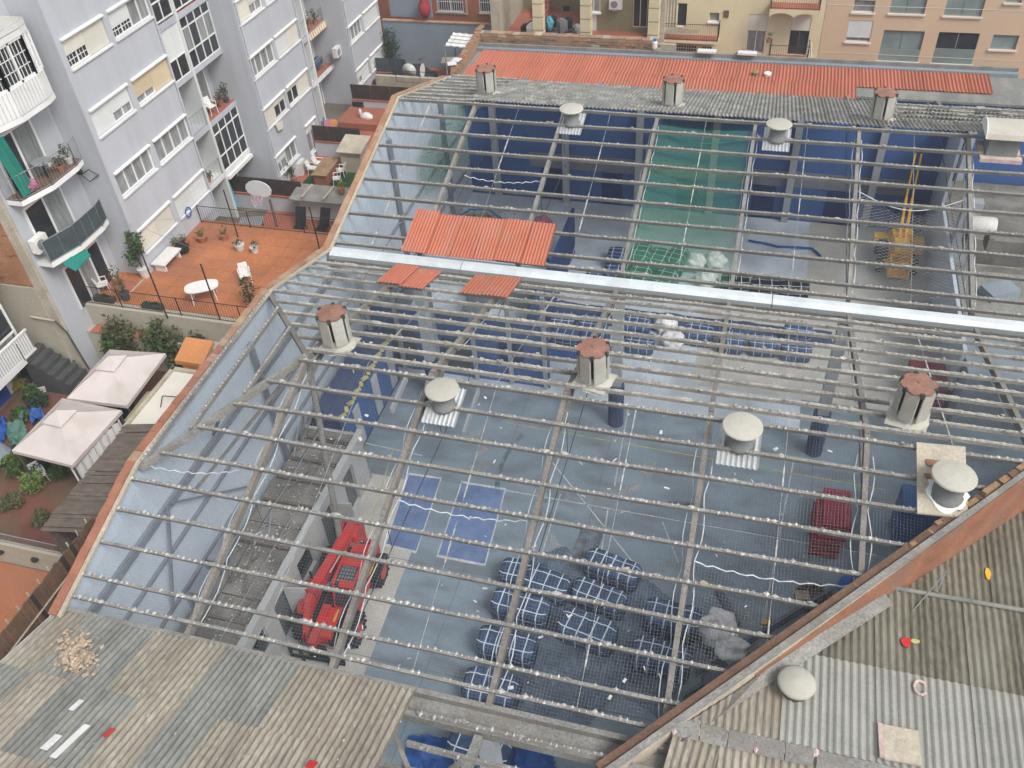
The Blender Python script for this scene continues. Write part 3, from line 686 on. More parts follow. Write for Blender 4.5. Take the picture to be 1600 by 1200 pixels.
def mush_vent(p, label, up=1, r=.60, ts=.88, plate='metal_sheet', group='mushroom vents with round lids'):
    t = thing('mushroom_vent', label, 'roof vent', p, group); c = Vector(p)
    t.scale = (ts, ts, ts)
    if plate:
        MB().corr(c + Vector((-.62, -.75, -.05 - up * .75 * SL)), (1.24, 0, 0), (0, 1.5, 1.5 * SL * up), 8, .022, seg=5, th=.012).build('flashing_sheet', plate, t)
    MB().lathe(c, [(.42, -.08), (.41, .04), (.37, .06), (.36, .62), (.40, .66)], 20).build('drum', 'vent_gray', t, True)
    MB().lathe(c, [(r * .93, .66), (r, .69), (r, .72), (r * .96, .75), (r * .6, .80), (.06, .83)], 28).build('lid', 'vent_cream', t)
    return t
tower_vent(onNf(530, 541), -1, 'tall ribbed vent with rust red cap beside the hip end of the near ridge')
tower_vent(onNf(928, 597), -1, 'tall ribbed vent with rust red cap in the middle of the near ridge')
tower_vent(onNf(1417, 656), -1, 'tall ribbed vent with rust red cap at the right of the near ridge')
tower_vent(onFf(762, 149), -1, 'tall ribbed vent on the far ridge, leftmost in front of the red roof', 1.0)
tower_vent(onFf(1050, 168), -1, 'tall ribbed vent on the far ridge, middle one before the red roof', 1.0)
tower_vent(onFf(1375, 191), -1, 'tall ribbed vent on the far ridge, rightmost where the red roof ends', 1.0)
mush_vent(onN(694, 632), 'round lidded vent on shiny sheet, leftmost on the near slope', ts=.84)
mush_vent(onN(1156, 692), 'round lidded vent on shiny sheet, middle one on the near slope', ts=.9)
mush_vent(onF(893, 191), 'round lidded vent on the far slope between the left and middle tower vents')
mush_vent(onF(1214, 216), 'round lidded vent on the far slope between the middle and right tower vents')
mv = mush_vent(Vector((5.72, 16.9, roofz(16.9) + .1)), 'round lidded vent on a pale flat board beside the diagonal wall', plate=None, ts=1.0, r=.54)
c0 = mv.location
pl_ = [onN(1430, 697), onN(1506, 704), onN(1510, 815), onN(1431, 807)]
MB().prism([q + Vector((0, 0, .10)) for q in pl_], (0, 0, .05)).build('board', 'cement_beige', mv)
sk = MB(); n = 22; rng_ = [Vector((c0.x + math.cos(2 * math.pi * i / n) * random.uniform(.42, .55), c0.y + math.sin(2 * math.pi * i / n) * random.uniform(.44, .58), 0)) for i in range(n)]
sk.prism([Vector((q.x, q.y, roofz(q.y) + .152)) for q in rng_], (0, 0, .02)); sk.build('sealant_collar', 'white_paint', mv)
for (ax, ay, rx) in ((1455, 726, .2), (1452, 748, .15)):
    q = onN(ax, ay); n = 11
    MB().prism([Vector((q.x + math.cos(6.283 * i / n) * rx * random.uniform(.7, 1.2), q.y + math.sin(6.283 * i / n) * rx * 1.2 * random.uniform(.7, 1.2), roofz(q.y + .0) + .153)) for i in range(n)], (0, 0, .006)).build('old_paint_patch', 'vent_cap', mv)
# hooded box vent on the right of the far roof
p = onF(1562, 232); t = thing('hooded_vent', 'pale curved hood vent on a square box at the right of the far ridge', 'roof vent', p)
MB().cbox(p + Vector((0, 0, -.2)), 1.1, 1.0, 1.0).build('box', 'vent_gray', t)
MB().cbox(p + Vector((0, 0, -.25)), 1.5, 1.5, .16).build('skirt', 'sealant_pink', t)
hd = MB(); pts = []
for i in range(9):
    a = math.pi * (.95 - .9 * i / 8); pts.append(Vector((p.x - .75, p.y + math.cos(a) * .75, p.z + .62 + math.sin(a) * .55)))
hd.prism(pts, (1.5, 0, 0)); hd.build('hood', 'vent_cream', t)
for x in (-.78, .75): MB().prism([q + Vector((x + .75, 0, .02)) for q in pts], (.03, 0, 0)).build('hood_rim', 'white_paint', t)
# ============================================================ neighbour's corrugated roof, lower right
nb = thing('corrugated_roof', 'weathered brown corrugated roof beyond the diagonal wall at lower right', 'roof', (4, 12, 6))
NR, NZ, NS = 10.15, 7.92, -.05
def nz_(Y): return NZ - abs(Y - NR) * NS if Y > NR else NZ - (NR - Y) * .30
random.seed(8)
rows = [(NR + .12, 2.3), (NR + 2.3, 2.35)]
for j, (Y, l) in enumerate(rows):
    for i in range(13):
        x = -.9 + i * 1.03
        if x + 1.06 < Y - DIAG - .9: continue
        ll = l; Y0 = Y
        # trim to the diagonal wall
        xm = x + .53; ymax = xm + DIAG - .52
        w0 = min(Y + l, ymax)
        if w0 - Y0 < .15: continue
        m = 'fibre_moss'
        if j == 0 and 1.9 < xm < 9: m = 'zinc'
        if j == 0 and xm < 1.9: m = 'fibre_brown'
        # sheet cut obliquely where it meets the wall
        n = 30; vs = []; fs = []
        for k in range(n + 1):
            xx = x + 1.055 * k / n; ye = min(Y + l, xx + DIAG - .34)
            ye = max(ye, Y0 + .01); zz = .024 * math.cos(2 * math.pi * 6 * k / n) + .02 * (3 - j) * 0 + .03 * (2 - j) + .006 * (i % 2)
            vs += [(xx, Y0, nz_(Y0) + zz), (xx, ye, nz_(ye) + zz)]
        for k in range(n): fs.append((2 * k, 2 * k + 2, 2 * k + 3, 2 * k + 1))
        MB().add(vs, fs).build('roof_sheet', m, nb)
for i in range(11):
    x = -.1 + i * 1.03 - .9 * (i == 0); 
    if i == 0: continue
    MB().corr((x - 1.03, NR - .12, nz_(NR - .12)), (1.06, 0, 0), (-.35 if i == 1 else 0, -2.4, -2.4 * .30), 6, .028, seg=5).build('roof_sheet', 'fibre_brown', nb)
for i in range(12):
    x = -.15 + i * .62; w = .62
    if i > 4: continue
    MB().prism([(x, NR - .26, NZ - .03), (x, NR - .12, NZ + .08), (x, NR + .12, NZ + .08), (x, NR + .26, NZ - .0)], (w - .02, 0, 0)).build('ridge_cap', 'concrete', nb)
    sp = MB()
    for k in range(5): sp.lump((x + random.choice([0, w]) + random.uniform(-.05, .05), NR + random.uniform(-.22, .22), NZ + .07 - .02), .07, .10, .03)
    stuff(sp.build('joint_sealant', 'sealant_pink', nb))
MB().prism([(3.0, NR - .26, NZ - .04), (3.0, NR - .12, NZ + .05), (3.0, NR + .12, NZ + .05), (3.0, NR + .26, NZ - .02)], (9, 0, 0)).build('ridge_cap', 'concrete', nb)
# flashing strip along the diagonal wall
a, b_ = dg(-.9, .40), dg(4.4, .40)
fm = MB(); 
for x0, x1 in ((-.25, .6), (.6, 1.6), (1.6, 2.8), (2.8, 4.3)):
    q = [dg(x0, .24), dg(x1, .24), dg(x1, .52), dg(x0, .52)]
    fm = MB().prism([Vector((v.x, v.y, (min(zt(x_) - .03, nz_(v.y) + .45 - .06 * x_) if k < 2 else nz_(v.y) + .09))) for k, (v, x_) in enumerate(zip(q, (x0, x1, x1, x0)))], (0, 0, .02)); fm.build('flashing', 'concrete', nb)
# patched square skylight
q = G(1490, 1195, 7.0); MB().cbox((4.75, 10.75, nz_(10.75) + .10), .75, .8, .06, .03).build('patch_board', 'cement_beige', nb)
MB().cbox((4.32, 10.75, nz_(10.75) + .10), .10, .8, .07, .03).build('patch_edge', 'sealant_pink', nb)
# lower roof further right
nb2 = thing('corrugated_roof', 'dark mossy corrugated roof under the orange wall at the right edge', 'roof', (9, 18, 5.5))
ZL = 7.92
for j in range(5):
    for i in range(14):
        x = 4.0 + i * 1.03; Y0 = 14.6 + j * 2.1
        n = 30; vs = []; fs = []
        if x + 1.055 + DIAG - .5 < Y0: continue
        for k in range(n + 1):
            xx = x + 1.055 * k / n; ye = min(Y0 + 2.2, xx + DIAG - .34); ye = max(ye, Y0 + .01)
            zz = .024 * math.cos(2 * math.pi * 6 * k / n) + .02 * (5 - j) * .3 + .006 * (i % 2)
            vs += [(xx, Y0, ZL + zz + (Y0 - 15) * .08), (xx, ye, ZL + zz + (ye - 15) * .08)]
        for k in range(n): fs.append((2 * k, 2 * k + 2, 2 * k + 3, 2 * k + 1))
        MB().add(vs, fs).build('roof_sheet', 'fibre_moss', nb2)
MB().tube((4.2, 14.85, 8.22), (13, 14.9, 8.22), .06, n=8).build('edge_pipe', 'fibre_gray', nb2)
# round-lidded vent, antenna, ball scraps on that roof
c = Vector((2.45, 11.55, nz_(11.55) + .02))
t = thing('mushroom_vent', 'round pale domed vent on the brown roof at bottom right', 'roof vent', c, 'mushroom vents with round lids')
MB().lathe(c, [(.30, -.1), (.29, .35), (.33, .4)], 20).build('drum', 'fibre_gray', t, True)
MB().lathe(c, [(.42, .36), (.44, .40), (.38, .45), (.22, .51), (.04, .56)], 28).build('lid', 'vent_cream', t, True)
q = G(1462, 925, 8.0)
t = thing('antenna', 'thin television aerial lying bent over the corrugated roof', 'antenna', q); t.scale = (.7, .7, .7)
MB().tube(q + Vector((-.9, -1.2, .25)), q + Vector((.1, .3, .55)), .02, n=6).build('mast', 'metal_gray', t)
MB().tube(q + Vector((-.1, -.35, .5)), q + Vector((.25, .55, .6)), .015, n=6).build('boom', 'metal_gray', t)
for i in range(6):
    e = q + Vector((-.1, -.35, .5)).lerp(Vector((.25, .55, .6)), i / 5); MB().tube(e + Vector((-.2, .08, 0)), e + Vector((.2, -.08, 0)), .01, n=4).build('element', 'metal_gray', t)
random.seed(13)
def scrap(px, py, zf, m, sx, sy, label, cat='scrap', name='scrap_piece', sz=.03):
    q = G(px, py, zf); q = Vector((q.x, q.y, zf))
    mb = MB(); n = 9
    mb.prism([q + Vector((math.cos(6.283 * i / n) * sx * random.uniform(.7, 1.2), math.sin(6.283 * i / n) * sy * random.uniform(.7, 1.2), .0)) for i in range(n)], (0, 0, sz))
    return single(name, mb, m, label, cat)
scrap(1416, 1004, 8.14, 'red_paint', .13, .16, 'small red rag on the brown corrugated roof')
scrap(1430, 1003, 8.14, 'line_yellow', .12, .06, 'small yellow strip beside the red rag on the corrugated roof')
scrap(1543, 898, 8.05, 'orange_paint', .07, .2, 'orange tile chip on the dark mossy roof at right')
q = G(1436, 1078, 8.02); mb = MB(); mb.path([q + Vector((.13 * math.cos(a), .18 * math.sin(a), .1)) for a in [R_(20 + 28 * i) for i in range(12)]], .035, 6); single('broken_ring', mb, 'sealant_pink', 'broken pale ring lying on the corrugated roof', 'ring')
# loose things on the lower left roof
def onV(px, py): return GP(px, py, (0, YV, ZE + .1), (0, SL, 1))
rub = MB()
for i in range(300):
    q = onV(118 + random.gauss(0, 15) + 6 * random.random(), 1022 + random.gauss(0, 16)); s_ = random.uniform(.02, .075)
    rub.lump(q + Vector((0, 0, .03 + random.uniform(0, .1))), s_ * random.uniform(.6, 1.6), s_ * random.uniform(.6, 1.6), s_ * .5)
single('rubble_heap', rub, 'rubble', 'heap of broken tile rubble on the lower left roof', 'rubble', kind='stuff')
for px, py, sx, sy, m, lb in ((121, 1104, .17, .06, 'paper', 'white slab beside the grey sheets on the lower left roof'), (82, 1162, .22, .09, 'paper', 'short white board near the left edge of the lower roof'), (112, 1160, .50, .08, 'white_paint', 'long white batten lying along the lower left roof'), (172, 1147, .13, .07, 'red_paint', 'red rag on the lower left corrugated roof'), (488, 1197, .10, .1, 'red_paint', 'red scrap at the bottom edge of the lower left roof')):
    q = onV(px, py) + Vector((0, 0, .06)); mb = MB(); d = Vector((-.12, -1, SL)).normalized(); s2 = Vector((1, 0, 0))
    mb.obox(q - d * sx - s2 * sy, d * 2 * sx, s2 * 2 * sy, Vector((0, 0, .03))); single('loose_board' if m != 'red_paint' else 'rag', mb, m, lb, 'board' if m != 'red_paint' else 'rag')
fk = MB()
for i in range(420):
    px, py = random.uniform(0, 640), random.uniform(980, 1200); q = onV(px, py)
    if q.y > 9.2 or q.x > -6.2 or q.x < -16.4: continue
    s_ = random.uniform(.006, .022) * (2 if random.random() < .06 else 1); fk.lump(q + Vector((0, 0, .03)), s_, s_ * 1.4, s_ * .5)
single('plaster_crumbs', fk, 'residue', 'pale plaster crumbs strewn over the lower left roof', 'crumbs', kind='stuff')
# ============================================================ nets under the roof
random.seed(41)
net = thing('safety_net', 'fine white safety net stretched under the near roof bay', 'net', (0, 14, 8))
def nzv(x, Y):
    k = (x - RX[0]) / 4.15; f = k - math.floor(k); return roofz(Y) - .32 - .28 * math.sin(math.pi * f) * (0.4 + .6 * math.sin(math.pi * min(1, max(0, (Y - 9.5) / 8.9 if Y < YR1 else (YG - Y) / 8.9))))
def xmin(Y):
    return WX + .15
st = MB(); hw = .0019
for (ya, yb) in ((YV + .5, YR1), (YR1, YG - .6)):
    Y = ya + .06
    while Y < yb:
        xs = xmin(Y); xe = min(12.5, Y - DIAG - .1); n = max(2, int((xe - xs) / 1.05))
        for i in range(n):
            a = xs + (xe - xs) * i / n; b_ = xs + (xe - xs) * (i + 1) / n
            st.quad((a, Y - hw, nzv(a, Y)), (b_, Y - hw, nzv(b_, Y)), (b_, Y + hw, nzv(b_, Y)), (a, Y + hw, nzv(a, Y)))
        Y += .085
    x = WX + .2
    while x < 12.4:
        y0 = max(ya, x + DIAG + .15)
        if y0 < yb - .3:
            n = 4
            for i in range(n):
                a = y0 + (yb - y0) * i / n; b_ = y0 + (yb - y0) * (i + 1) / n
                st.quad((x - hw, a, nzv(x, a)), (x + hw, a, nzv(x, a)), (x + hw, b_, nzv(x, b_)), (x - hw, b_, nzv(x, b_)))
        x += .085
stuff(st.build('net_mesh', 'net_line', net))
def edge_ropes(parent, x, ya, yb, amp=.13, sides=(-1, 1), r=.014):
    for s_ in sides:
        pts = []; n = int((yb - ya) / .3)
        for i in range(n + 1):
            Y = ya + (yb - ya) * i / n; k = abs(math.sin(math.pi * (Y - ya) / 1.9)); pts.append(Vector((x + s_ * (.12 + amp * k + random.uniform(-.01, .01)), Y, roofz(Y) - .26)))
        MB().path(pts, r, 5).build('edge_rope', 'rope', parent)
for x in RX[:6]:
    ya = max(YV + .7, x + DIAG + .3)
    if ya < YR1 - 1: edge_ropes(net, x, ya, YR1 - .5)
    if x > -10: edge_ropes(net, x, YR1 + 2, YG - 1.2, .06)
def festoon(p, q, sag, label, twist=True, m='rope', r=.018):
    pts = []; n = 26
    for i in range(n + 1):
        t = i / n; v = Vector(p).lerp(Vector(q), t); v.z -= sag * 4 * t * (1 - t)
        pts.append(v + (Vector((0, .03 * math.sin(i * 2.2), .03 * math.cos(i * 2.2))) if twist else Vector()))
    mb = MB().path(pts, r, 5); return single('rope', mb, m, label, 'rope', base=Vector(p))
festoon(onN(225, 720) - Vector((0, 0, .2)), onN(402, 720) - Vector((0, 0, .2)), .35, 'white twisted rope hanging along the half hip at left')
festoon(onN(622, 775) - Vector((0, 0, .2)), onN(838, 806) - Vector((0, 0, .2)), .28, 'white twisted rope hanging above the blue floor panels')
festoon(onN(1085, 870) - Vector((0, 0, .2)), onN(1365, 908) - Vector((0, 0, .2)), .30, 'white twisted rope hanging above the red pallet stack')
festoon(onF(725, 268) - Vector((0, 0, .2)), onF(850, 275) - Vector((0, 0, .2)), .22, 'white rope hanging under the far slope beside the blue wall')
# green nets in the far bay
def netpanel(name, x0, x1, ya, yb, sag, m, label, dz=-.3):
    mb = MB(); nx, ny = 8, 12; vs = []; fs = []
    for j in range(ny + 1):
        for i in range(nx + 1):
            u, v = i / nx, j / ny; Y = ya + (yb - ya) * v
            vs.append((x0 + (x1 - x0) * u, Y, roofz(Y) + dz - sag * math.sin(math.pi * u) * math.sin(math.pi * (.1 + .8 * v))))
    for j in range(ny):
        for i in range(nx): k = j * (nx + 1) + i; fs.append((k, k + 1, k + nx + 2, k + nx + 1))
    mb.add(vs, fs); t = thing(name, label, 'net', (x0, ya, roofz(ya) - .5)); stuff(mb.build('net_sheet', m, t)); return t
t = netpanel('debris_net', RX[2] + .1, RX[3] - .1, YG + .6, 36.2, .5, 'net_greenpale', 'green debris net hung between two rafters of the far bay')
edge_ropes(t, RX[2], YG + 1, 36, .05); edge_ropes(t, RX[3], YG + 1, 36, .05)
t2 = netpanel('debris_net', RX[2] + .1, RX[3] - .1, 36.5, 45, .3, 'net_green', 'dark green net hung down in front of the blue back wall', -.5)
t3 = MB(); 
vs = []; fs = []
for j in range(9):
    for i in range(9): vs.append((WX + .36 + .10 * math.sin(i * 2.1 + j), 37.0 + 8 * i / 8, 6.9 - .2 * math.sin(i * .8) - 4.6 * j / 8 * (.5 + .5 * i / 8)))
for j in range(8):
    for i in range(8): k = j * 9 + i; fs.append((k, k + 1, k + 10, k + 9))
t3.add(vs, fs); o = single('debris_net', t3, 'net_greenpale', 'pale green net draped against the far left wall', 'net')
# white knotted diamond net above the boom lift
dn = MB(); x0, x1, ya, yb = RX[4] + .12, RX[5] - .12, YG + .9, 33.3
def dz_(x, Y): u = (x - x0) / (x1 - x0); return roofz(Y) - .30 - .38 * math.sin(math.pi * u)
c_ = .15; wv = .0052
for s_ in (1, -1):
    k = -60
    while k < 90:
        o_ = k * c_; pts = []
        for i in range(13):
            u = i / 12; x = x0 + (x1 - x0) * u; Y = ya + o_ + s_ * (x - x0) * .62
            yt_ = yb - .5 * math.sin(math.pi * u)
            if ya <= Y <= yt_: pts.append((x, Y))
        for (a, b_), (c2, d2) in zip(pts[:-1], pts[1:]): dn.quad((a, b_ - wv, dz_(a, b_)), (c2, d2 - wv, dz_(c2, d2)), (c2, d2 + wv, dz_(c2, d2)), (a, b_ + wv, dz_(a, b_)))
        k += 1
t = thing('diamond_net', 'white knotted net sagging over the orange boom lift', 'net', (x0, ya, 7.6))
stuff(dn.build('net_mesh', 'rope', t))
edge_ropes(t, RX[4], YG + .9, 36, .07, r=.02); edge_ropes(t, RX[5], YG + .9, 36, .07, r=.02)
MB().path([Vector((x0 + (x1 - x0) * i / 12, yb - .5 * math.sin(math.pi * i / 12), dz_(x0 + (x1 - x0) * i / 12, yb) )) for i in range(13)], .022, 5).build('head_rope', 'rope', t)
MB().path([Vector((RX[2] + .1 + 3.9 * i / 10, 35.9 - .75 * math.sin(math.pi * i / 10), roofz(35.5) - .32)) for i in range(11)], .02, 5).build('head_rope', 'green_cloth', t2)
# ============================================================ low office block at the left
of = thing('office_block', 'low grey office block with filthy roof along the left wall', 'office', (-15.4, 17, 0))
OX, OY0, OY1, OZ = -13.85, 10.0, 22.1, 2.7
def cut_wall(mb, o, u, n, U0, U1, Z0, Z1, holes, depth):
    """front skin with openings and their reveals; o origin, u unit along, n unit outward"""
    o, u, n = Vector(o), Vector(u), Vector(n); us = sorted({U0, U1} | {h[0] for h in holes} | {h[1] for h in holes}); zs = sorted({Z0, Z1} | {h[2] for h in holes} | {h[3] for h in holes})
    P = lambda a, z, d=0: o + u * a + Vector((0, 0, z)) - n * d
    flip = u.cross(Vector((0, 0, 1))).dot(n) < 0
    def q(*p): mb.add(p if not flip else p[::-1], [(0, 1, 2, 3)])
    for a, b_ in zip(us[:-1], us[1:]):
        for c, d in zip(zs[:-1], zs[1:]):
            if any(h[0] <= a + 1e-6 and b_ <= h[1] + 1e-6 and h[2] <= c + 1e-6 and d <= h[3] + 1e-6 for h in holes): continue
            q(P(a, c), P(b_, c), P(b_, d), P(a, d))
    for h in holes:
        a, b_, c, d = h[:4]
        q(P(a, c), P(a, d), P(a, d, depth), P(a, c, depth)); q(P(b_, d), P(b_, c), P(b_, c, depth), P(b_, d, depth))
        q(P(a, d), P(b_, d), P(b_, d, depth), P(a, d, depth)); q(P(b_, c), P(a, c), P(a, c, depth), P(b_, c, depth))
    return mb
holes = [(-6.6, -5.4, .05, 2.2), (-4.6, -3.6, .9, 2.1), (-2.9, -2.0, .05, 2.15), (-1.1, 0.0, .9, 2.1), (1.0, 1.9, .05, 2.15), (3.0, 3.9, .05, 2.15), (-6.9 + .0, -6.8, .1, .2)][:6]
cut_wall(MB(), (OX, 17, 0), (0, 1, 0), (1, 0, 0), OY0 - 17, OY1 - 17, 0, OZ - .1, holes, .15).build('front_wall', 'office_wall', of)
MB().box(WX + .3, OX, OY1 - .12, OY1, 0, OZ - .1).build('end_wall', 'office_wall', of)
for h in holes:
    if h[2] < .5: MB().box(OX - .20, OX - .15, 17 + h[0], 17 + h[1], h[2], h[3]).build('door', 'door_gray', of)
    else: MB().box(OX - .20, OX - .15, 17 + h[0], 17 + h[1], h[2], h[3]).build('window_pane', 'glass_dark', of)
for h in (holes[2], holes[4]): MB().cbox((OX + .35, 17 + h[1] + .02, .05), .85, .05, 2.05, R_(12)).build('open_door', 'office_wall', of)
MB().box(OX - .16, OX + .10, OY0, OY1 + .05, OZ - .12, OZ + .12).build('fascia', 'office_wall', of)
random.seed(17)
y = OY0
while y < OY1 - .2:                                   # ceiling boards seen from above
    l = random.uniform(.9, 1.25); z = OZ - random.uniform(.06, .2)
    MB().box(WX + .35, OX - .17, y, min(y + l - .04, OY1), z - .05, z).build('roof_board', 'office_roof', of)
    if random.random() < .8: MB().box(WX + .5, OX - .3, y - .06, y + .02, OZ - .06, OZ + random.uniform(.0, .05)).build('roof_batten', 'timber_gray', of)
    y += l
for i in range(10):
    a = Vector((random.uniform(-16, -14.4), random.uniform(11, 21), OZ + .02)); b_ = a + Vector((random.uniform(-.6, .6), random.uniform(.6, 1.8), random.uniform(0, .12)))
    MB().beam(a, b_, .06, .05).build('loose_batten', random.choice(['timber_gray', 'office_roof', 'metal_gray']), of)
for x in (-15.6, -14.7): MB().tube((x, OY0, OZ + .06), (x + .1, OY1, OZ + .06), .02, n=5).build('conduit', 'metal_gray', of)
cr = MB()
for i in range(420):
    s_ = random.uniform(.015, .06); cr.lump((random.uniform(-16.1, -14.1), random.uniform(OY0, OY1), OZ - .02), s_, s_, s_ * .6)
stuff(cr.build('roof_crumbs', 'residue', of))
# air conditioners on the wall beside the office roof
for px, py, lb in ((318, 915, 'grey outdoor air conditioner on the office roof, nearer one'), (345, 865, 'grey outdoor air conditioner on the office roof, further one')):
    q = G(px, py, 3.4); c = Vector((max(q.x, WX + .6), q.y, 2.9)); t = thing('air_conditioner', lb, 'air conditioner', c, 'air conditioners on the office roof')
    MB().cbox(c, .4, .95, .75).build('case', 'steel_blue', t)
    MB().lathe(c + Vector((.2, -.1, .38)), [(.26, 0), (.26, .015)], 16, 'x').build('fan_ring', 'pad_blue', t)
    MB().lathe(c + Vector((.216, -.1, .38)), [(.12, 0), (.12, .02)], 12, 'x').build('fan_hub', 'steel_blue', t)
# ============================================================ partition in the left far corner
pt = thing('partition_wall', 'dark blue partition with grey posts in the far left corner', 'partition', (-12, 29, 0))
cut_wall(MB(), (-12, 29.0, 0), (1, 0, 0), (0, -1, 0), -4.5, 4.2, 0, 3.6, [(-3.4, -2.2, .05, 2.3), (-.9, .4, .05, 2.2), (1.8, 3.0, .9, 2.4)], .12).build('panel', 'wall_blue', pt)
for h in ((-3.4, -2.2, .05, 2.3), (-.9, .4, .05, 2.2), (1.8, 3.0, .9, 2.4)): MB().box(-12 + h[0], -12 + h[1], 29.13, 29.17, h[2], h[3]).build('door', random.choice(['wall_paleblue', 'wall_darkblue', 'door_gray']), pt)
for x in (-16.3, -14.9, -13.1, -11.3, -9.6, -8): MB().box(x - .09, x + .09, 28.86, 28.98, 0, 5.2).build('post', 'column_gray', pt)
MB().box(-16.5, -7.8, 28.9, 29.1, 3.62, 3.8).build('top_rail', 'column_gray', pt)
# side booth with gold edging
bt = thing('blue_booth', 'dark blue clad wall with gold edging by the left wall', 'partition', (-15.6, 24.5, 0))
MB().box(-16.2, -14.9, 22.4, 28.2, 0, 2.8).build('body', 'pad_blue', bt)
MB().box(-14.9, -14.87, 22.6, 28.0, .2, 2.5).build('face_panel', 'wall_blue', bt)
for i in range(14): MB().cbox((-14.88, 22.7 + i * .39, 2.78), .16, .30, .08, .5 if i % 2 else -.5).build('gold_trim', 'line_yellow', bt)
for y in (23.4, 25.4, 27.2): MB().box(-14.86, -14.80, y, y + .55, .3, 2.4).build('panel_strip', 'column_gray', bt)
# low blue storage rooms of the far left
rm = thing('store_room', 'roofless purple grey store room in the far left bay', 'room', (-13, 33, 0))
for a in ((-15.9, -9.2, 34.5, 34.65), (-15.9, -15.75, 30.5, 34.5), (-12.4, -12.25, 30.5, 34.5)): MB().box(*a, 0, 2.6).build('wall', 'wall_bluegray', rm)
MB().box(-15.9, -9.2, 34.66, 34.78, 0, 2.2).build('wall_face', 'dark_red', rm) if False else None
MB().box(-9.2, -9.05, 30.5, 40, 0, 2.8).build('partition', 'wall_darkblue', rm)
MB().box(-15.75, -12.4, 32.4, 34.4, .9, 1.1).build('counter', 'floor_dark', rm)
for i in range(5): MB().cbox((-15 + i * .9, 31.3 + .4 * (i % 2), 0), .5, .4, .5 + .2 * (i % 3), i).build('crate', random.choice(['steel_blue', 'floor_dark', 'pad_blue']), rm)
# rooms right of the far bay
r2 = thing('concrete_room', 'grey concrete room with open top at the right of the far bay', 'room', (11, 36, 0))
MB().box(9.0, 9.15, 31, YB, 0, 3.4).build('partition', 'wall_paleblue', r2); MB().box(9.0, 9.15, 42.5, YB, 3.4, 7.0).build('partition', 'wall_paleblue', r2)
MB().box(9.2, 15, 30.0, 33.8, 0, 3.0).build('mezzanine', 'wall_bluegray', r2)
MB().box(9.6, 15, 34.2, 38.6, 0, 2.4).build('low_block', 'fibre_gray', r2)
MB().box(9.2, 15, 39.5, 44.9, 0, 3.4).build('rear_block', 'office_roof', r2)
MB().box(9.2, 10.0, 38.9, 39.4, 0, 5.6).build('pillar', 'column_gray', r2)
for z, y in ((3.3, 33.5), (2.7, 38.4)): MB().box(9.2, 15, y, y + .12, z - .4, z).build('parapet', 'concrete', r2)
MB().cbox((12.5, 32, 3.0), 1.5, 1.2, .5, .3).build('crate', 'timber_gray', r2); MB().cbox((11.2, 36.6, 2.4), 1.4, .9, .4, .5).build('crate', 'wall_bluegray', r2)
q = G(1534, 355, 5.0); t = thing('water_tank', 'white cylindrical water tank beside the far right partition', 'tank', (q.x, q.y, 4.6))
MB().lathe((q.x - .75, q.y, 5.1), [(.1, 0), (.36, .03), (.40, .1), (.40, 1.2), (.36, 1.28), (.1, 1.3)], 20, 'x').build('shell', 'plastic_white', t, True)
for dx in (-.45, .45): MB().cbox((q.x + dx, q.y, 4.0), .2, .9, .75).build('cradle', 'concrete', t)
# ============================================================ telehandler
th = thing('telehandler', 'red telescopic handler with lowered boom parked beside the office block', 'telehandler', (-12.45, 16.0, 0), rz=R_(2.5)); th.scale = (.90, .84, .92)
def tp(name, mb, m, parent=th, smooth=False): return mb.build(name, m, parent, smooth, local=True)
tp('chassis', MB().box(-.42, .42, -2.3, 2.2, .55, 1.05).box(-.7, .7, 1.2, 2.3, .6, 1.0), 'red_paint')
for x in (-1.06, 1.06):
    for y in (-1.5, 1.55):
        w = tp('wheel', MB().lathe((x - .22, y, .62), [(.42, 0), (.66, .03), (.70, .10), (.70, .34), (.66, .41), (.42, .44)], 24, 'x'), 'tyre', smooth=False)
        tp('rim', MB().lathe((x + (.2 if x > 0 else -.24), y, .62), [(.38, 0), (.34, .02), (.12, .035)], 16, 'x'), 'red_paint', w)
        tr = MB()
        for k in range(16):
            a = k * math.pi / 8; tr.cbox((x, y + math.cos(a) * .69, .62 + math.sin(a) * .69 - .03), .44, .10, .06, .25)
        tp('tread', tr, 'tyre', w)
    tp('fender', MB().prism([(x - .27, -2.05, 1.0), (x - .27, -1.9, 1.22), (x - .27, -1.0, 1.22), (x - .27, -.8, .95), (x - .27, -.86, .93), (x - .27, -1.05, 1.16), (x - .27, -1.85, 1.16), (x - .27, -1.98, .97)], (.54, 0, 0)), 'black')
# cab on the right of the machine (image right)
cabx0, cabx1 = .12, 1.02
cab = tp('cab', MB().box(cabx0, cabx1, -.75, .75, .75, 1.15), 'red_paint')
tp('cab_window', MB().prism([(cabx0 + .03, -.88, 1.15), (cabx0 + .03, .72, 1.15), (cabx0 + .03, .62, 2.22), (cabx0 + .03, -.55, 2.22)], (cabx1 - cabx0 - .06, 0, 0)), 'glass_dark', cab)
for x in (cabx0, cabx1 - .08):
    for (a, b_) in (((-.9, 1.15), (-.56, 2.25)), ((.72, 1.15), (.62, 2.25)), ((.0, 1.15), (.05, 2.25))):
        tp('pillar', MB().beam((x + .04, a[0], a[1]), (x + .04, b_[0], b_[1]), .09, .10), 'red_paint', cab)
tp('roof_frame', MB().box(cabx0 - .02, cabx1 + .02, .35, .72, 2.22, 2.34).box(cabx0 - .02, cabx0 + .09, -.62, .35, 2.22, 2.32).box(cabx1 - .09, cabx1 + .02, -.62, .35, 2.22, 2.32).box(cabx0 + .3, cabx1 + .02, -.72, -.42, 2.22, 2.33), 'red_paint', cab)
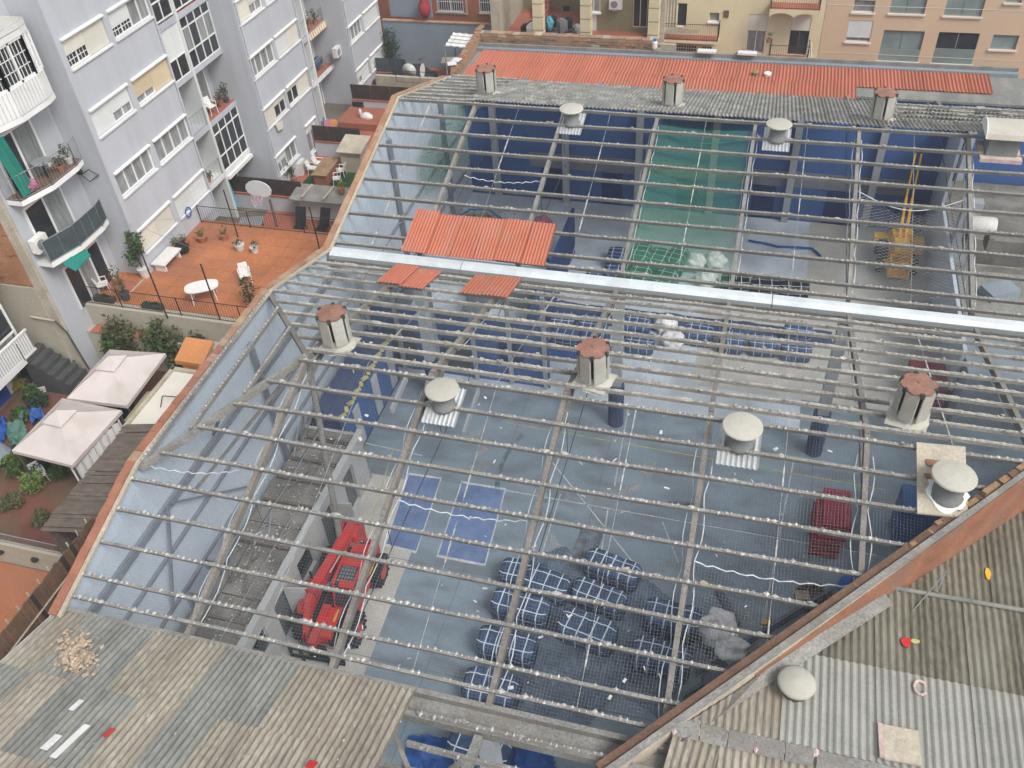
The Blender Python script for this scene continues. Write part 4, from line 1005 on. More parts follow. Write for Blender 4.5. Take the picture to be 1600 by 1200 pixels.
tp('roof_glass', MB().box(cabx0 + .09, cabx1 - .09, -.42, .35, 2.20, 2.24), 'metal_gray', cab)
g = MB()
for i in range(6): g.box(cabx0 + .12 + i * .12, cabx0 + .14 + i * .12, -.4, .33, 2.25, 2.28)
for j in range(4): g.box(cabx0 + .1, cabx1 - .1, -.32 + j * .18, -.30 + j * .18, 2.28, 2.30)
tp('roof_grille', g, 'black', cab)
tp('axle', MB().box(-.8, .8, -1.6, -1.3, .5, .75).box(-.75, -.45, -2.35, -1.6, .5, .85).box(.3, .75, -2.35, -1.6, .5, .85), 'black')
tp('windscreen', MB().prism([(cabx0 + .05, -.93, 1.3), (cabx1 - .05, -.93, 1.3), (cabx1 - .05, -.60, 2.15), (cabx0 + .05, -.60, 2.15)], (0, .02, .02)), 'glass_dark', cab)
# engine cover front left and rear counterweight
tp('engine_cover', MB().prism([(-1.16, -1.6, .95), (-1.16, .1, .95), (-1.16, .1, 1.55), (-1.16, -.2, 1.72), (-1.16, -1.45, 1.55), (-1.16, -1.6, 1.35)], (.46, 0, 0)), 'red_paint')
tp('cover_hatch', MB().box(-1.12, -.74, -.6, -.2, 1.70, 1.78), 'dark_red')
tp('hood', MB().prism([(.12, .76, 1.0), (.12, 2.25, 1.0), (.12, 2.35, 1.6), (.12, 2.2, 1.85), (.12, .80, 1.95)], (.85, 0, 0)), 'red_paint')
tp('hood_vent', MB().box(.25, .82, .95, 1.35, 1.92, 1.99), 'dark_red')
for dx in (.42, .66): 
    w = tp('rear_lamp', MB().lathe((dx, 1.95, 1.86), [(.10, 0), (.10, .05)], 12), 'black'); tp('lens', MB().lathe((dx, 1.95, 1.905), [(.06, 0), (.06, .02)], 10), 'metal_gray', w)
tp('rear_tower', MB().prism([(-.55, 1.7, 1.0), (-.55, 2.75, 1.0), (-.55, 2.85, 2.1), (-.55, 2.35, 2.45), (-.55, 1.9, 2.2)], (.14, 0, 0)).prism([(.08, 1.7, 1.0), (.08, 2.75, 1.0), (.08, 2.85, 2.1), (.08, 2.35, 2.45), (.08, 1.9, 2.2)], (.14, 0, 0)).box(-.41, .08, 2.55, 2.8, 1.0, 2.15), 'red_paint')
# boom
bm = tp('boom', MB().beam((-.05, 2.45, 2.25), (-.58, -1.05, 2.0), .38, .46), 'red_paint')
tp('boom_end_plate', MB().beam((-.57, -1.0, 2.0), (-.59, -1.12, 1.99), .46, .56), 'dark_red', bm)
tp('inner_boom', MB().beam((-.58, -1.05, 1.98), (-.62, -1.5, 1.85), .28, .34), 'red_paint', bm)
tp('boom_nose', MB().prism([(-.74, -1.45, 1.98), (-.74, -1.75, 1.75), (-.74, -2.5, .75), (-.74, -2.35, .55), (-.74, -1.8, 1.1), (-.74, -1.45, 1.6)], (.24, 0, 0)), 'red_paint', bm)
tp('boom_lettering', MB().beam((-.02, .9, 2.3), (-.16, -.1, 2.24), .01, .07), 'white_paint', bm)
tp('lift_cylinder', MB().tube((.0, 1.3, 1.1), (-.25, -.4, 1.75), .08, n=10), 'metal_gray')
tp('front_beam', MB().box(-.34, -.02, -2.75, -.9, .55, 1.2), 'red_paint'); tp('deck_plate', MB().box(-.72, -.36, -2.2, 1.2, .9, 1.0).box(.0, .74, -2.0, -.9, .9, 1.02).box(-.36, .1, -.9, 1.2, 1.06, 1.12), 'black')
cg = tp('fork_carriage', MB().box(-1.15, 1.1, -2.95, -2.85, .25, .38).box(-1.15, 1.1, -2.95, -2.85, .75, .88).box(-1.15, -1.05, -2.95, -2.85, .25, .88).box(1.0, 1.1, -2.95, -2.85, .25, .88).box(-.4, .3, -2.85, -2.6, .3, .9), 'black')
for x in (-.6, .5): tp('fork', MB().box(x - .06, x + .06, -3.02, -2.96, .06, .85).box(x - .06, x + .06, -4.0, -3.02, .05, .10), 'black', cg)
for i in range(7): tp('hose', MB().path([Vector((-.9 + .12 * i, -2.2 + .05 * i, 1.0)), Vector((-.85 + .13 * i, -2.5, .9 + .05 * (i % 3))), Vector((-.7 + .1 * i, -2.75, .6))], .025, 5), 'black')
tp('warning_strip', MB().box(.24, .32, -1.55, -.95, 1.02, 1.06), 'yellow_paint'); tp('warning_strip', MB().box(1.03, 1.05, .8, 1.5, 1.25, 1.36), 'yellow_paint')
tp('mirror', MB().box(-.95, -.75, 2.3, 2.36, 1.7, 2.05).tube((-.6, 2.2, 1.4), (-.85, 2.33, 1.7), .02, n=5), 'black')
tp('exhaust', MB().tube((-1.0, -.15, 1.7), (-1.0, -.15, 2.15), .05, n=8), 'black')
# ============================================================ strapped bales
random.seed(51)
def bale_mesh(L, Wd, H, m, seed, nx=3, ny=2):
    n, k = 15, 22
    def pt(i, j, s_=1.0):
        x = -1 + 2 * i / (n - 1); e = (1 - abs(x) ** 12) ** .25 if abs(x) < 1 else .7
        e = max(e, .74)
        t = 2 * math.pi * j / k; c, sn = math.cos(t), math.sin(t)
        r = 1 / ((abs(c) ** 7 + abs(sn) ** 7) ** (1 / 7))
        p = Vector((x * L / 2, c * r * Wd / 2 * e, sn * r * H / 2 * (.75 + .25 * e)))
        q = noise.noise(p * 1.6 + Vector((seed * 5.3, 0, 0))) + .5 * noise.noise(p * 4.1 + Vector((seed * 2.3, 0, 0))); b = .05 * abs(math.sin(x * 1.57 * (nx + 1)))
        p.y *= s_ * (1 + .055 * q + b); p.z *= s_ * (1 + .055 * q + b); p.x *= 1 + .01 * (s_ - 1)
        p.z = max(p.z, -H / 2) + H / 2 + .01
        return p
    mb = MB(); vs = [pt(i, j) for i in range(n) for j in range(k)]; fs = []
    for i in range(n - 1):
        for j in range(k): fs.append((i * k + j, i * k + (j + 1) % k, (i + 1) * k + (j + 1) % k, (i + 1) * k + j))
    fs += [tuple(reversed(range(k))), tuple(range((n - 1) * k, n * k))]
    mb.add(vs, fs); me = mb.mesh('bale', m, True)
    sb = MB()
    for a in range(nx):                                       # straps round the girth
        fx = (a + .7) / (nx + .4) * (n - 1); vs = []
        for w in (-.16, .16):
            i0 = int(fx + w); f = fx + w - i0
            for j in range(k): vs.append(pt(i0, j, 1.025).lerp(pt(min(n - 1, i0 + 1), j, 1.025), f))
        sb.add(vs, [(j, (j + 1) % k, k + (j + 1) % k, k + j) for j in range(k)])
    for a in range(ny):                                       # straps along the length, over the top
        ang = [5.5, 7.2, 3.6, 9.0][a] if ny > 2 else [4.2, 7.4][a]
        for jj in (ang,):
            vs = []
            for i in range(n):
                j0 = int(jj); f = jj - j0
                for w in (-.10, .10):
                    g_ = f + w; b0 = j0 + math.floor(g_); vs.append(pt(i, b0 % k, 1.03).lerp(pt(i, (b0 + 1) % k, 1.03), g_ - math.floor(g_)))
            sb.add(vs, [(2 * i, 2 * i + 1, 2 * i + 3, 2 * i + 2) for i in range(n - 1)])
            jj2 = (22 - jj + 22) % 22
    vs = []                                                    # one low strap along each side
    for jj in (.6, 10.4):
        for i in range(n):
            j0 = int(jj); f = jj - j0
            for w in (-.09, .09): g_ = f + w; b0 = j0 + math.floor(g_); vs.append(pt(i, b0 % k, 1.03).lerp(pt(i, (b0 + 1) % k, 1.03), g_ - math.floor(g_)))
    sb.add(vs, [(o_ + 2 * i, o_ + 2 * i + 1, o_ + 2 * i + 3, o_ + 2 * i + 2) for o_ in (0, 2 * n) for i in range(n - 1)])
    return me, sb.mesh('strap', 'strap')
BV = {}
for key, (L, Wd, H, m, nx, ny) in {'navy': (2.0, 1.1, .9, 'bale_navy', 4, 2), 'navy2': (2.05, 1.0, .84, 'bale_navy', 5, 2), 'navy3': (1.65, 1.05, .84, 'bale_navy', 3, 2), 'blue': (1.45, 1.1, .9, 'bale_blue', 3, 2), 'green': (1.7, 1.2, 1.1, 'bale_green', 3, 2), 'black': (1.55, 1.0, .85, 'bale_black', 2, 2)}.items():
    BV[key] = [bale_mesh(L, Wd, H, m, sd_ + hash(key) % 7 * 0 + len(key), nx, ny) for sd_ in (1, 4)]
def bale(px, py, rz, key, label, group, z=0.0, sc=1.0):
    p = G(px, py, z + .45); me, sm = random.choice(BV[key])
    o = bpy.data.objects.new('strapped_bale', me); COL.objects.link(o); o.location = (p.x, p.y, z); o.rotation_euler = (0, 0, R_(rz)); o.scale = (sc * random.uniform(.88, 1.04), sc * random.uniform(.85, 1.0), sc * random.uniform(.85, 1.05))
    tag(o, label, 'bale', group)
    inst(sm, 'strap', o, (0, 0, 0))
gn = 'dark blue strapped bales in the near bay'
for a in ((818, 898, -1, 'navy3', 'navy strapped bale at the back left of the near group'), (855, 915, -7, 'navy3', 'navy strapped bale wedged between back left bale and the topmost one'),
          (957, 890, -11, 'navy2', 'topmost navy strapped bale nearest the grey floor lines'), (937, 935, -10, 'navy2', 'navy strapped bale directly in front of the topmost one'),
          (814, 950, -3, 'navy', 'navy strapped bale second in the left column'), (918, 987, -11, 'navy', 'navy strapped bale with an orange tag in the middle of the tarp'),
          (1050, 970, -4, 'navy', 'navy strapped bale beside the white bulk bags'), (793, 1012, -1, 'navy', 'navy strapped bale third in the left column'),
          (1033, 1030, -5, 'navy2', 'navy strapped bale in front of the bulk bags by the steel trusses'), (768, 1078, 0, 'navy', 'navy strapped bale lowest in the left column')): bale(*a, gn)
bale(752, 1172, -5, 'navy', 'navy strapped bale under the open bay at the bottom edge', gn)
gf = 'small blue bales in the row behind the white gutter columns'
for i, a in enumerate(((880, 503, 2, 'blue', 'blue bale at the left end of the row under the gutter, back one'), (926, 508, 0, 'blue', 'blue bale right of the left end of the gutter row'), (884, 526, -3, 'blue', 'blue bale at the left end of the gutter row, front one'), (930, 531, 0, 'blue', 'blue bale against the grey gutter column, left side'),
          (995, 512, 0, 'blue', 'blue bale against the grey gutter column, right side, back one'), (1000, 535, 0, 'blue', 'blue bale against the gutter column, right side, front one'), (1092, 522, -3, 'blue', 'blue bale right of the white sacks in the gutter row'), (1142, 533, 0, 'blue', 'blue bale behind the third rafter in the gutter row'),
          (1192, 538, 3, 'blue', 'blue bale left of the last pair in the gutter row'), (1246, 520, -2, 'blue', 'blue bale at the right end of the gutter row, back one'), (1244, 546, 2, 'blue', 'blue bale at the right end of the gutter row, front one'))): bale(*a, gf, sc=.9)
bale(963, 403, 92, 'blue', 'blue bale left of the green bales, back one', 'bales behind the gutter', sc=.85); bale(957, 430, 92, 'blue', 'blue bale left of the green bales, front one', 'bales behind the gutter', sc=.85); bale(925, 440, 88, 'blue', 'blue bale furthest left behind the white gutter', 'bales behind the gutter', sc=.85)
for a in ((1000, 408, 85, 'green', 'green strapped bale, back left of the green stack'), (1028, 412, 82, 'green', 'green strapped bale, back middle of the green stack'), (1056, 412, 80, 'green', 'green strapped bale, back right beside the white sacks'), (998, 442, 85, 'green', 'green strapped bale, front left of the green stack'), (1038, 446, 80, 'green', 'green strapped bale, front right of the green stack')): bale(*a, 'green strapped bales', sc=.95)
for a in ((1148, 446, 5, 'black', 'black strapped bale nearest the green floor'), (1195, 450, 5, 'black', 'black strapped bale in the middle of three'), (1240, 453, 5, 'black', 'black strapped bale furthest right of three')): bale(*a, 'black strapped bales behind the gutter', sc=.95)
# tarpaulin spread under the bales
def cloth(name, pts, m, label, z=.02, amp=.06, n=26, seed=0, cat='tarpaulin'):
    xs = [p.x for p in pts]; ys = [p.y for p in pts]
    def inside(x, y):
        c = False; j = len(pts) - 1
        for i in range(len(pts)):
            if (pts[i].y > y) != (pts[j].y > y) and x < (pts[j].x - pts[i].x) * (y - pts[i].y) / (pts[j].y - pts[i].y) + pts[i].x: c = not c
            j = i
        return c
    x0, x1, y0, y1 = min(xs), max(xs), min(ys), max(ys); idx = {}; vs = []; fs = []
    def vid(i, j):
        if (i, j) not in idx:
            x = x0 + (x1 - x0) * i / n; y = y0 + (y1 - y0) * j / n; jx = .35 * (x1 - x0) / n
            h = z + amp * max(0, noise.noise(Vector((x * 1.1, y * 1.1, seed))) + .15) + amp * .7 * abs(noise.noise(Vector((x * 3.2 + y, y * 2.2, seed + 3))))
            idx[(i, j)] = len(vs); vs.append((x + jx * noise.noise(Vector((x * 3, y * 3, 9))), y + jx * noise.noise(Vector((x * 3, y * 3, 4))), h))
        return idx[(i, j)]
    for i in range(n):
        for j in range(n):
            if inside(x0 + (x1 - x0) * (i + .5) / n, y0 + (y1 - y0) * (j + .5) / n): fs.append((vid(i, j), vid(i + 1, j), vid(i + 1, j + 1), vid(i, j + 1)))
    mb = MB().add(vs, fs); return single(name, mb, m, label, cat, smooth=True)
cloth('tarpaulin', fl((790, 880), (885, 855), (930, 905), (1010, 905), (1105, 985), (1070, 1050), (1035, 1125), (965, 1080), (900, 1155), (720, 1110), (760, 1000)), 'tarp', 'crumpled dark blue tarpaulin spread under the navy bales', .015, .16, 110, 2)
cloth('tarpaulin', fl((640, 1150), (860, 1165), (880, 1240), (620, 1240)), 'tarp_blue', 'blue tarpaulin in the open bay at the bottom edge', .02, .3, 60, 5)
cloth('tarpaulin', fl((845, 530), (960, 545), (950, 570), (850, 565)), 'tarp_blue', 'blue tarpaulin lying before the left end of the gutter row', .02, .2, 50, 6)
cloth('tarpaulin', fl((860, 470), (1300, 520), (1300, 545), (855, 500)), 'pad_blue', 'long dark blue ground sheet under the gutter row of bales', .02, .1, 90, 7)
# bulk bags
def bulkbag(px, py, r, h, label, seed, m='bag_white', group='white bulk bags', z=0):
    p = G(px, py, z + h * .5); mb = MB().ball((p.x, p.y, z + h * .45), r, r * .95, h * .6, 26, 18, .38, seed, True)
    mb.path([Vector((p.x - r * .5, p.y, z + h * .9)), Vector((p.x - r * .2, p.y - .1, z + h * 1.15)), Vector((p.x + .1, p.y + .1, z + h * .95))], .04, 5)
    single('bulk_bag', mb, m, label, 'bulk bag', group=group, smooth=True)
bulkbag(1120, 982, .68, 1.0, 'round white bulk bag beside the right navy bales', 1); bulkbag(1142, 1012, .55, .7, 'crumpled white bulk bag lying in front of the round one', 4)
bulkbag(1085, 410, .55, .9, 'white sack right of the green bales, rear left', 2); bulkbag(1118, 407, .55, .8, 'open topped white sack on the green floor, rear right', 5); bulkbag(1105, 436, .55, .7, 'torn white sack in front of the rear pair', 7); bulkbag(1075, 458, .5, .5, 'flat white sack just behind the white gutter', 8)
bulkbag(1040, 505, .55, .8, 'white sack right of the gutter column, back one', 9); bulkbag(1052, 530, .55, .8, 'white sack with red print right of the gutter column', 10)
# red slatted pallets, stacked
q = G(1285, 812, .6)
PO = Vector((4.25, 23.0, 0))
def pallet(x, y, z, w, l, label):
    t = thing('red_pallet', label, 'pallet', (x, y, z), 'dark red slatted pallets by the third gutter column'); n = 7
    for i in range(n): MB().box(x - w / 2 + i * w / n, x - w / 2 + (i + .86) * w / n, y - l / 2, y + l / 2, z + .14, z + .17).build('slat', 'dark_red', t)
    for k in (-1, 0, 1): MB().box(x - w / 2, x + w / 2, y + k * (l / 2 - .08) - .07, y + k * (l / 2 - .08) + .07, z, z + .13).build('bearer', 'dark_red', t)
lv = ['bottom', 'second', 'third', 'fourth', 'fifth', 'topmost']
for i in range(6): pallet(PO.x + .07 * i * (1 if i % 2 else .4), PO.y + .12 * i, .178 * i, 1.0, 2.0 - .03 * i, 'dark red slatted pallet, %s of the stack by the steel column' % lv[i])
# stack of dark steel trusses along the diagonal wall
tg = 'dark steel trusses lying by the diagonal wall'
for i, (off, z, a, b_) in enumerate(((2.9, 0, 2.6, 7.0), (3.35, 0, 2.4, 7.1), (3.1, .42, 2.8, 6.9), (3.85, 0, 3.0, 7.3))):
    p, qv = dg(a, -off), dg(b_, -off)
    t = thing('steel_truss', 'dark steel lattice truss on the floor, %s from the diagonal wall' % ['first', 'second', 'stacked on the first two', 'furthest'][i], 'truss', (p.x, p.y, z), tg)
    d = (qv - p); nrm = Vector((-.7071, .7071, 0))
    for h in (.06, .36): MB().beam(p + Vector((0, 0, z + h)), qv + Vector((0, 0, z + h)), .12, .09).build('chord', 'steel_dark', t)
    n = int(d.length / .55)
    for k in range(n):
        u0 = p + d * (k / n) + Vector((0, 0, z + (.08 if k % 2 else .34))); u1 = p + d * ((k + 1) / n) + Vector((0, 0, z + (.34 if k % 2 else .08))); MB().beam(u0, u1, .05, .05).build('web', 'steel_dark', t)
pp = fl((1122, 925), (1152, 978)); mb = MB().beam(pp[0] + Vector((0, 0, .1)), pp[1] + Vector((0, 0, .1)), .26, .12); single('steel_channel', mb, 'steel_dark', 'dark steel channel lying beside the white bulk bags', 'steel beam')
pp = fl((1165, 1035), (1120, 1075)); mb = MB().beam(pp[0] + Vector((0, 0, .3)), pp[1] + Vector((0, 0, .2)), .14, .05); single('plank', mb, 'paper', 'pale plank leaning on the steel trusses', 'plank')
pp = fl((735, 760), (757, 690)); mb = MB().beam(pp[0] + Vector((0, 0, 3.0)), pp[1] + Vector((0, 0, 3.0)), .10, .35); single('hanging_lamp', mb, 'column_gray', 'long grey strip lamp hanging above the blue floor panels', 'lamp')
pp = [G(612, 642, 3.0), G(635, 590, 3.0)]; mb = MB().beam(pp[0], pp[1], .12, .3); single('hanging_lamp', mb, 'column_gray', 'long grey strip lamp hanging before the blue partition', 'lamp')
q = G(1196, 974, 0); mb = MB().cbox(q, .32, .16, .12, .6).cbox(q + Vector((.12, .1, 0)), .12, .12, .2, .6); single('power_tool', mb, 'yellow_paint', 'small yellow power tool on the bare floor', 'tool')
q = G(1268, 938, 0); t = thing('broken_crate', 'broken wooden crate with cardboard near the diagonal wall', 'crate', q)
MB().cbox(q, 1.0, .8, .05, .5).build('base', 'timber_brown', t)
for a in (0, 1): MB().cbox(q + Vector((math.cos(.5 + 1.57 * a) * .45, math.sin(.5 + 1.57 * a) * .4, .05)), .06, .8, .35, .5 + 1.57 * a).build('side', 'timber_brown', t)
MB().cbox(q + Vector((-.35, .0, .1)), .5, .4, .12, .2).build('cardboard', 'rubble', t)
q = G(1335, 925, .4); mb = MB().ball((q.x, q.y, .4), .55, .6, .5, 12, 8, .6, 12); single('rope_heap', mb, 'hose_blue', 'heap of blue netting by the diagonal wall', 'net heap')
q = G(1425, 840, 0); mb = MB().box(q.x - .8, q.x + .5, q.y - .5, q.y + .6, 0, 2.2); single('site_box', mb, 'wall_blue', 'blue site box below the pale vent board', 'box')
def pathrope(name, pix, z, r, m, label, cat='hose'):
    pts = [G(a, b_, z) for a, b_ in pix]
    out = []
    for a, b_ in zip(pts[:-1], pts[1:]):
        for k in range(4): out.append(a.lerp(b_, k / 4) + Vector((random.uniform(-.04, .04), random.uniform(-.04, .04), 0)))
    out.append(pts[-1]); single(name, MB().path(out, r, 6), m, label, cat)
pathrope('hose', ((715, 340), (735, 327), (765, 328), (790, 348)), 1.0, .05, 'hose_blue', 'blue hose arched over the rubble in the far left bay')
pathrope('hose', ((850, 400), (862, 415), (885, 430), (905, 440)), .1, .09, 'hose_blue', 'blue hose snaking toward the white gutter')
pathrope('hose', ((1170, 375), (1215, 385), (1270, 388), (1283, 402)), .1, .06, 'hose_blue', 'blue hose lying across the bare floor of the far bay')
q = G(745, 345, 0); mb = MB()
for i in range(160):
    s_ = random.uniform(.05, .2); mb.lump((q.x + random.gauss(0, .7), q.y + random.gauss(0, .5), random.uniform(0, .3)), s_, s_, s_ * .7)
single('debris_heap', mb, 'cement_beige', 'heap of pale plaster debris in the far left bay', 'debris', kind='stuff')
q = G(848, 350, .3); mb = MB().ball((q.x, q.y, .35), .5, .5, .45, 12, 8, .5, 3); single('sack', mb, 'pink_cloth', 'crumpled red sack beside the loose red sheets', 'sack')
q = G(1590, 560, .6); mb = MB().box(7.6, 10.2, 31, 33, 0, 1.2); single('mat_stack', mb, 'dark_red', 'stack of dark red mats at the right behind the gutter', 'mats') 
# ============================================================ boom lift
bl = thing('boom_lift', 'orange articulated boom lift under the white net in the far bay', 'boom lift', (7.5, 42.0, 0)); bl.scale = (1.0, 1.0, 1.0)
def lp(name, mb, m, parent=bl): return mb.build(name, m, parent, local=True)
lp('base', MB().box(-.75, .75, -1.0, 1.0, .35, .75), 'orange_paint')
for x in (-.85, .85):
    for y in (-.8, .8): lp('wheel', MB().lathe((x - .15, y, .4), [(.3, 0), (.4, .04), (.4, .26), (.3, .3)], 16, 'x'), 'tyre')
lp('turret', MB().box(-.55, .6, -.7, .8, .78, 1.35).box(-1.2, -.55, .3, .8, .85, 1.3), 'orange_paint')
lp('engine_box', MB().box(-1.0, -.56, -.9, .2, .8, 1.25), 'black'); lp('boom_rest', MB().box(-.35, .35, -1.2, 1.1, 1.36, 1.75).box(-.45, .5, -.2, .6, 1.36, 1.9), 'orange_paint')
lp('counterweight', MB().box(.6, 1.15, -.3, .6, .85, 1.4), 'orange_paint')
for dx in (-.14, .14):
    lp('lower_boom', MB().beam((dx, -.6, 1.3), (dx + .05, 1.0, 3.3), .12, .18), 'orange_paint'); lp('upper_boom', MB().beam((dx + .05, 1.0, 3.3), (dx + .2, 2.6, 4.9), .08, .12), 'orange_paint')
lp('basket', MB().box(-.5, .5, -1.9, -1.2, .4, .5).box(-.5, -.44, -1.9, -1.2, .5, 1.3).box(.44, .5, -1.9, -1.2, .5, 1.3).box(-.5, .5, -1.9, -1.85, 1.22, 1.3).box(-.5, .5, -1.25, -1.2, 1.22, 1.3), 'orange_paint')
lp('jib', MB().beam((0, -1.2, 1.0), (0, -.5, 1.2), .16, .2), 'orange_paint')
# scaffold frames by the far right wall
t = thing('scaffold_frame', 'grey scaffold frames leaning against the far right wall', 'scaffold', (8.0, 43.2, 0))
for i in range(4):
    x = 7.2 + .35 * i; MB().path([Vector((x, 44.6, .0)), Vector((x + .1, 44.9, 2.0)), Vector((x + .75, 44.9, 2.0)), Vector((x + .75, 44.6, 0))], .03, 5).build('frame', 'steel_blue', t)
# flakes of white insulation caught on nets and floor
random.seed(77)
fk = MB()
for i in range(150):
    r = random.random()
    if r < .45:
        px, py = random.uniform(480, 1340), random.uniform(560, 1080); p = onN(px, py); 
        if p.y > YR1 or p.y < 10 or p.x > p.y - DIAG - .4 or p.x < -12.5: continue
        p.z = nzv(p.x, p.y) + .02
    elif r < .7:
        px, py = random.uniform(640, 1500), random.uniform(180, 440); p = G(px, py, .03)
        if p.y > 44.8 or p.x > 8: continue
    else:
        px, py = random.uniform(620, 1300), random.uniform(560, 1050); p = G(px, py, .03)
        if p.x > p.y - DIAG - .4 or p.x < -13: continue
    a = random.uniform(0, 3.1); s_ = random.uniform(.02, .075); e = random.choice([.35, .6, .25, .3]); u = Vector((math.cos(a), math.sin(a), .1)); w = Vector((-math.sin(a), math.cos(a), 0)) * e
    fk.obox(p - u * s_ - w * s_, u * 2 * s_, w * 2 * s_, Vector((0, 0, .025)))
single('insulation_flakes', fk, 'paper', 'white insulation flakes scattered on the net and floor', 'flakes', kind='stuff')
# ============================================================ ground levels west of the hall
ZG, ZT = 1.5, 4.4
struct('garden_ground', MB().box(-45, WX - .3, 4, 62, -.25, ZG - .02), 'earth')
struct('garden_paving', MB().box(-31, WX - .3, 14.2, 25.0, ZG - .018, ZG + .02), 'maroon_floor')
struct('lower_terrace', MB().box(-26.8, WX - .3, 33.2, 56, ZG - .018, ZG + .02), 'red_tile')
tr_ = struct('upper_terrace', MB().box(-29.6, WX - .3, 25.7, 33.0, ZG - .018, ZT - .03), 'wall_cream')
# ceramic floor of the upper terrace, tile by tile
random.seed(61)
tm = [MB().box(0, .78, 0, .78, -.029, 0).mesh('floor_tile', m) for m in ('terracotta', 'terracotta', 'red_tile')]
x = -26.9
while x < -17.2:
    y = 26.0
    while y < 32.6:
        inst(random.choice(tm[:2] if random.random() < .96 else tm), 'floor_tile', tr_, (x, y, ZT), (0, 0, 0)); y += .795
    x += .795
for i in range(6):
    for j in range(3): inst(tm[2 if i % 2 else 1], 'floor_tile', tr_, (-29.4 + .795 * j, 26.0 + .0 + i * .36 * 2.2 - 0, ZT), (0, 0, 0)) if i < 3 else None
MB().box(-29.6, WX - .3, 25.45, 25.7, ZG, ZT + .10).build('edge_kerb', 'wall_cream', tr_)
# ============================================================ blue apartment block
XF = -26.87
ap = thing('apartment_block', 'lavender blue apartment block with white shuttered windows at upper left', 'building', (XF, 34, ZG))
random.seed(71)
def window(parent, X, y0, y1, z0, z1, halves, hood=True):
    """white window set in an opening of a wall that faces +X; halves: list of (shutter fraction, shutter colour, pane kind)"""
    d = .13; n = len(halves); w = (y1 - y0) / n
    fr = MB(); fr.box(X - d, X - d + .06, y0, y1, z0, z0 + .06).box(X - d, X - d + .06, y0, y1, z1 - .06, z1)
    for i in range(n + 1): fr.box(X - d + .002, X - d + .064, min(max(y0 + i * w - .035, y0), y1 - .07), min(max(y0 + i * w + .035, y0 + .07), y1), z0 + .06, z1 - .06)
    for i, (sf, sc, pk) in enumerate(halves):
        if sf < .95:
            c = y0 + (i + .5) * w; fr.box(X - d + .004, X - d + .06, c - .03, c + .03, z0 + .06, z1 - .06)
    f = fr.build('window', 'white_paint', parent)
    for i, (sf, sc, pk) in enumerate(halves):
        a, b_ = y0 + i * w + .035, y0 + (i + 1) * w - .035
        if sf < .95:
            for (p, q) in ((a, (a + b_) / 2 - .03), ((a + b_) / 2 + .03, b_)):
                MB().box(X - d - .01, X - d + .02, p, q, z0 + .06, z1 - .06).build('pane', pk, f)
                if pk == 'glass_dark' and i == 0 and sf > .3 and z0 > 13:
                    g = MB()
                    for k in range(1, 3): g.box(X - d + .021, X - d + .035, p + (q - p) * k / 3 - .012, p + (q - p) * k / 3 + .012, z0 + .06, z1 - .06)
                    g.box(X - d + .022, X - d + .036, p, q, (z0 + z1) / 2 - .3, (z0 + z1) / 2 - .27); g.build('glazing_bar', 'white_paint', f)
        if sf > .03:
            zz = z1 - .03 - (z1 - z0 - .06) * sf; s_ = MB(); k = 0; z = zz
            while z < z1 - .04: s_.box(X - .06, X - .045 + .006 * (k % 2), a - .02, b_ + .02, z, min(z + .085, z1 - .03)); z += .09; k += 1
            s_.build('shutter', sc, f)
    if hood:
        MB().prism([(X, y0 - .03, z1), (X + .11, y0 - .03, z1 - .0), (X + .11, y0 - .03, z1 + .06), (X, y0 - .03, z1 + .09)], (0, y1 - y0 + .06, 0)).build('shutter_box', 'white_paint', f)
    MB().box(X - d + .07, X + .09, y0 - .03, y1 + .03, z0 - .08, z0 - .002).build('sill', 'white_paint', f)
    return f
CR, WH, TN, GD, GC = 'cream_shutter', 'white_shutter', 'tan_shutter', 'glass_dark', 'glass_curtain'
rows1 = {14.15: ([(.55, CR, GD), (1, CR, GD)], [(.62, WH, GD), (.08, WH, GC)]), 11.22: ([(1, WH, GD), (.62, WH, GC)], [(.72, TN, GC), (1, TN, GD)]), 8.34: ([(0, WH, GC), (.05, WH, GC)], [(0, WH, GC), (0, WH, GC)]), 5.42: ([(1, CR, GD), (1, CR, GD)], [(1, WH, GD), (1, WH, GD)]), 17.05: ([(.5, WH, GD), (1, WH, GD)], [(1, CR, GC), (.5, CR, GC)])}
op1 = [(a, b_, z, z + 1.12) for z in rows1 for a, b_ in ((28.52, 31.2), (31.58, 34.35))]
def block(y0, y1, ops, zt=19.0, z0=ZG):
    cut_wall(MB(), (XF, 0, 0), (0, 1, 0), (1, 0, 0), y0, y1, z0, zt, ops, .2).build('facade', 'lavender', ap)
    MB().box(-32, XF - .21, y0 + .004, y1 - .004, z0, zt).build('block_core', 'lavender', ap)
    for yy in (y0, y1): MB().box(XF - .21, XF - .001, min(yy, yy - .004) + (.002 if yy == y0 else -.0), yy + (.004 if yy == y0 else .0), z0, zt).build('reveal', 'lavender', ap)
block(28.2, 34.5, op1, z0=ZT - .02)
for z, (l, r) in rows1.items():
    window(ap, XF, 28.52, 31.2, z, z + 1.12, l); window(ap, XF, 31.58, 34.35, z, z + 1.12, r)
rows2 = {2.62: ([(.45, WH, GC), (.1, WH, GC)], [(.3, WH, GD), (.3, WH, GD)]), 5.5: ([(1, CR, GD), (.35, CR, GD)], [(.25, CR, GD), (1, CR, GD)]), 8.4: ([(0, WH, GC), (0, WH, GC)], [(1, WH, GD), (1, CR, GD)]), 11.32: ([(1, CR, GD), (.55, CR, GC)], [(1, WH, GD), (1, WH, GD)]), 14.2: ([(.5, CR, GD), (1, CR, GD)], [(0, WH, GC), (1, WH, GD)])}
op2 = []
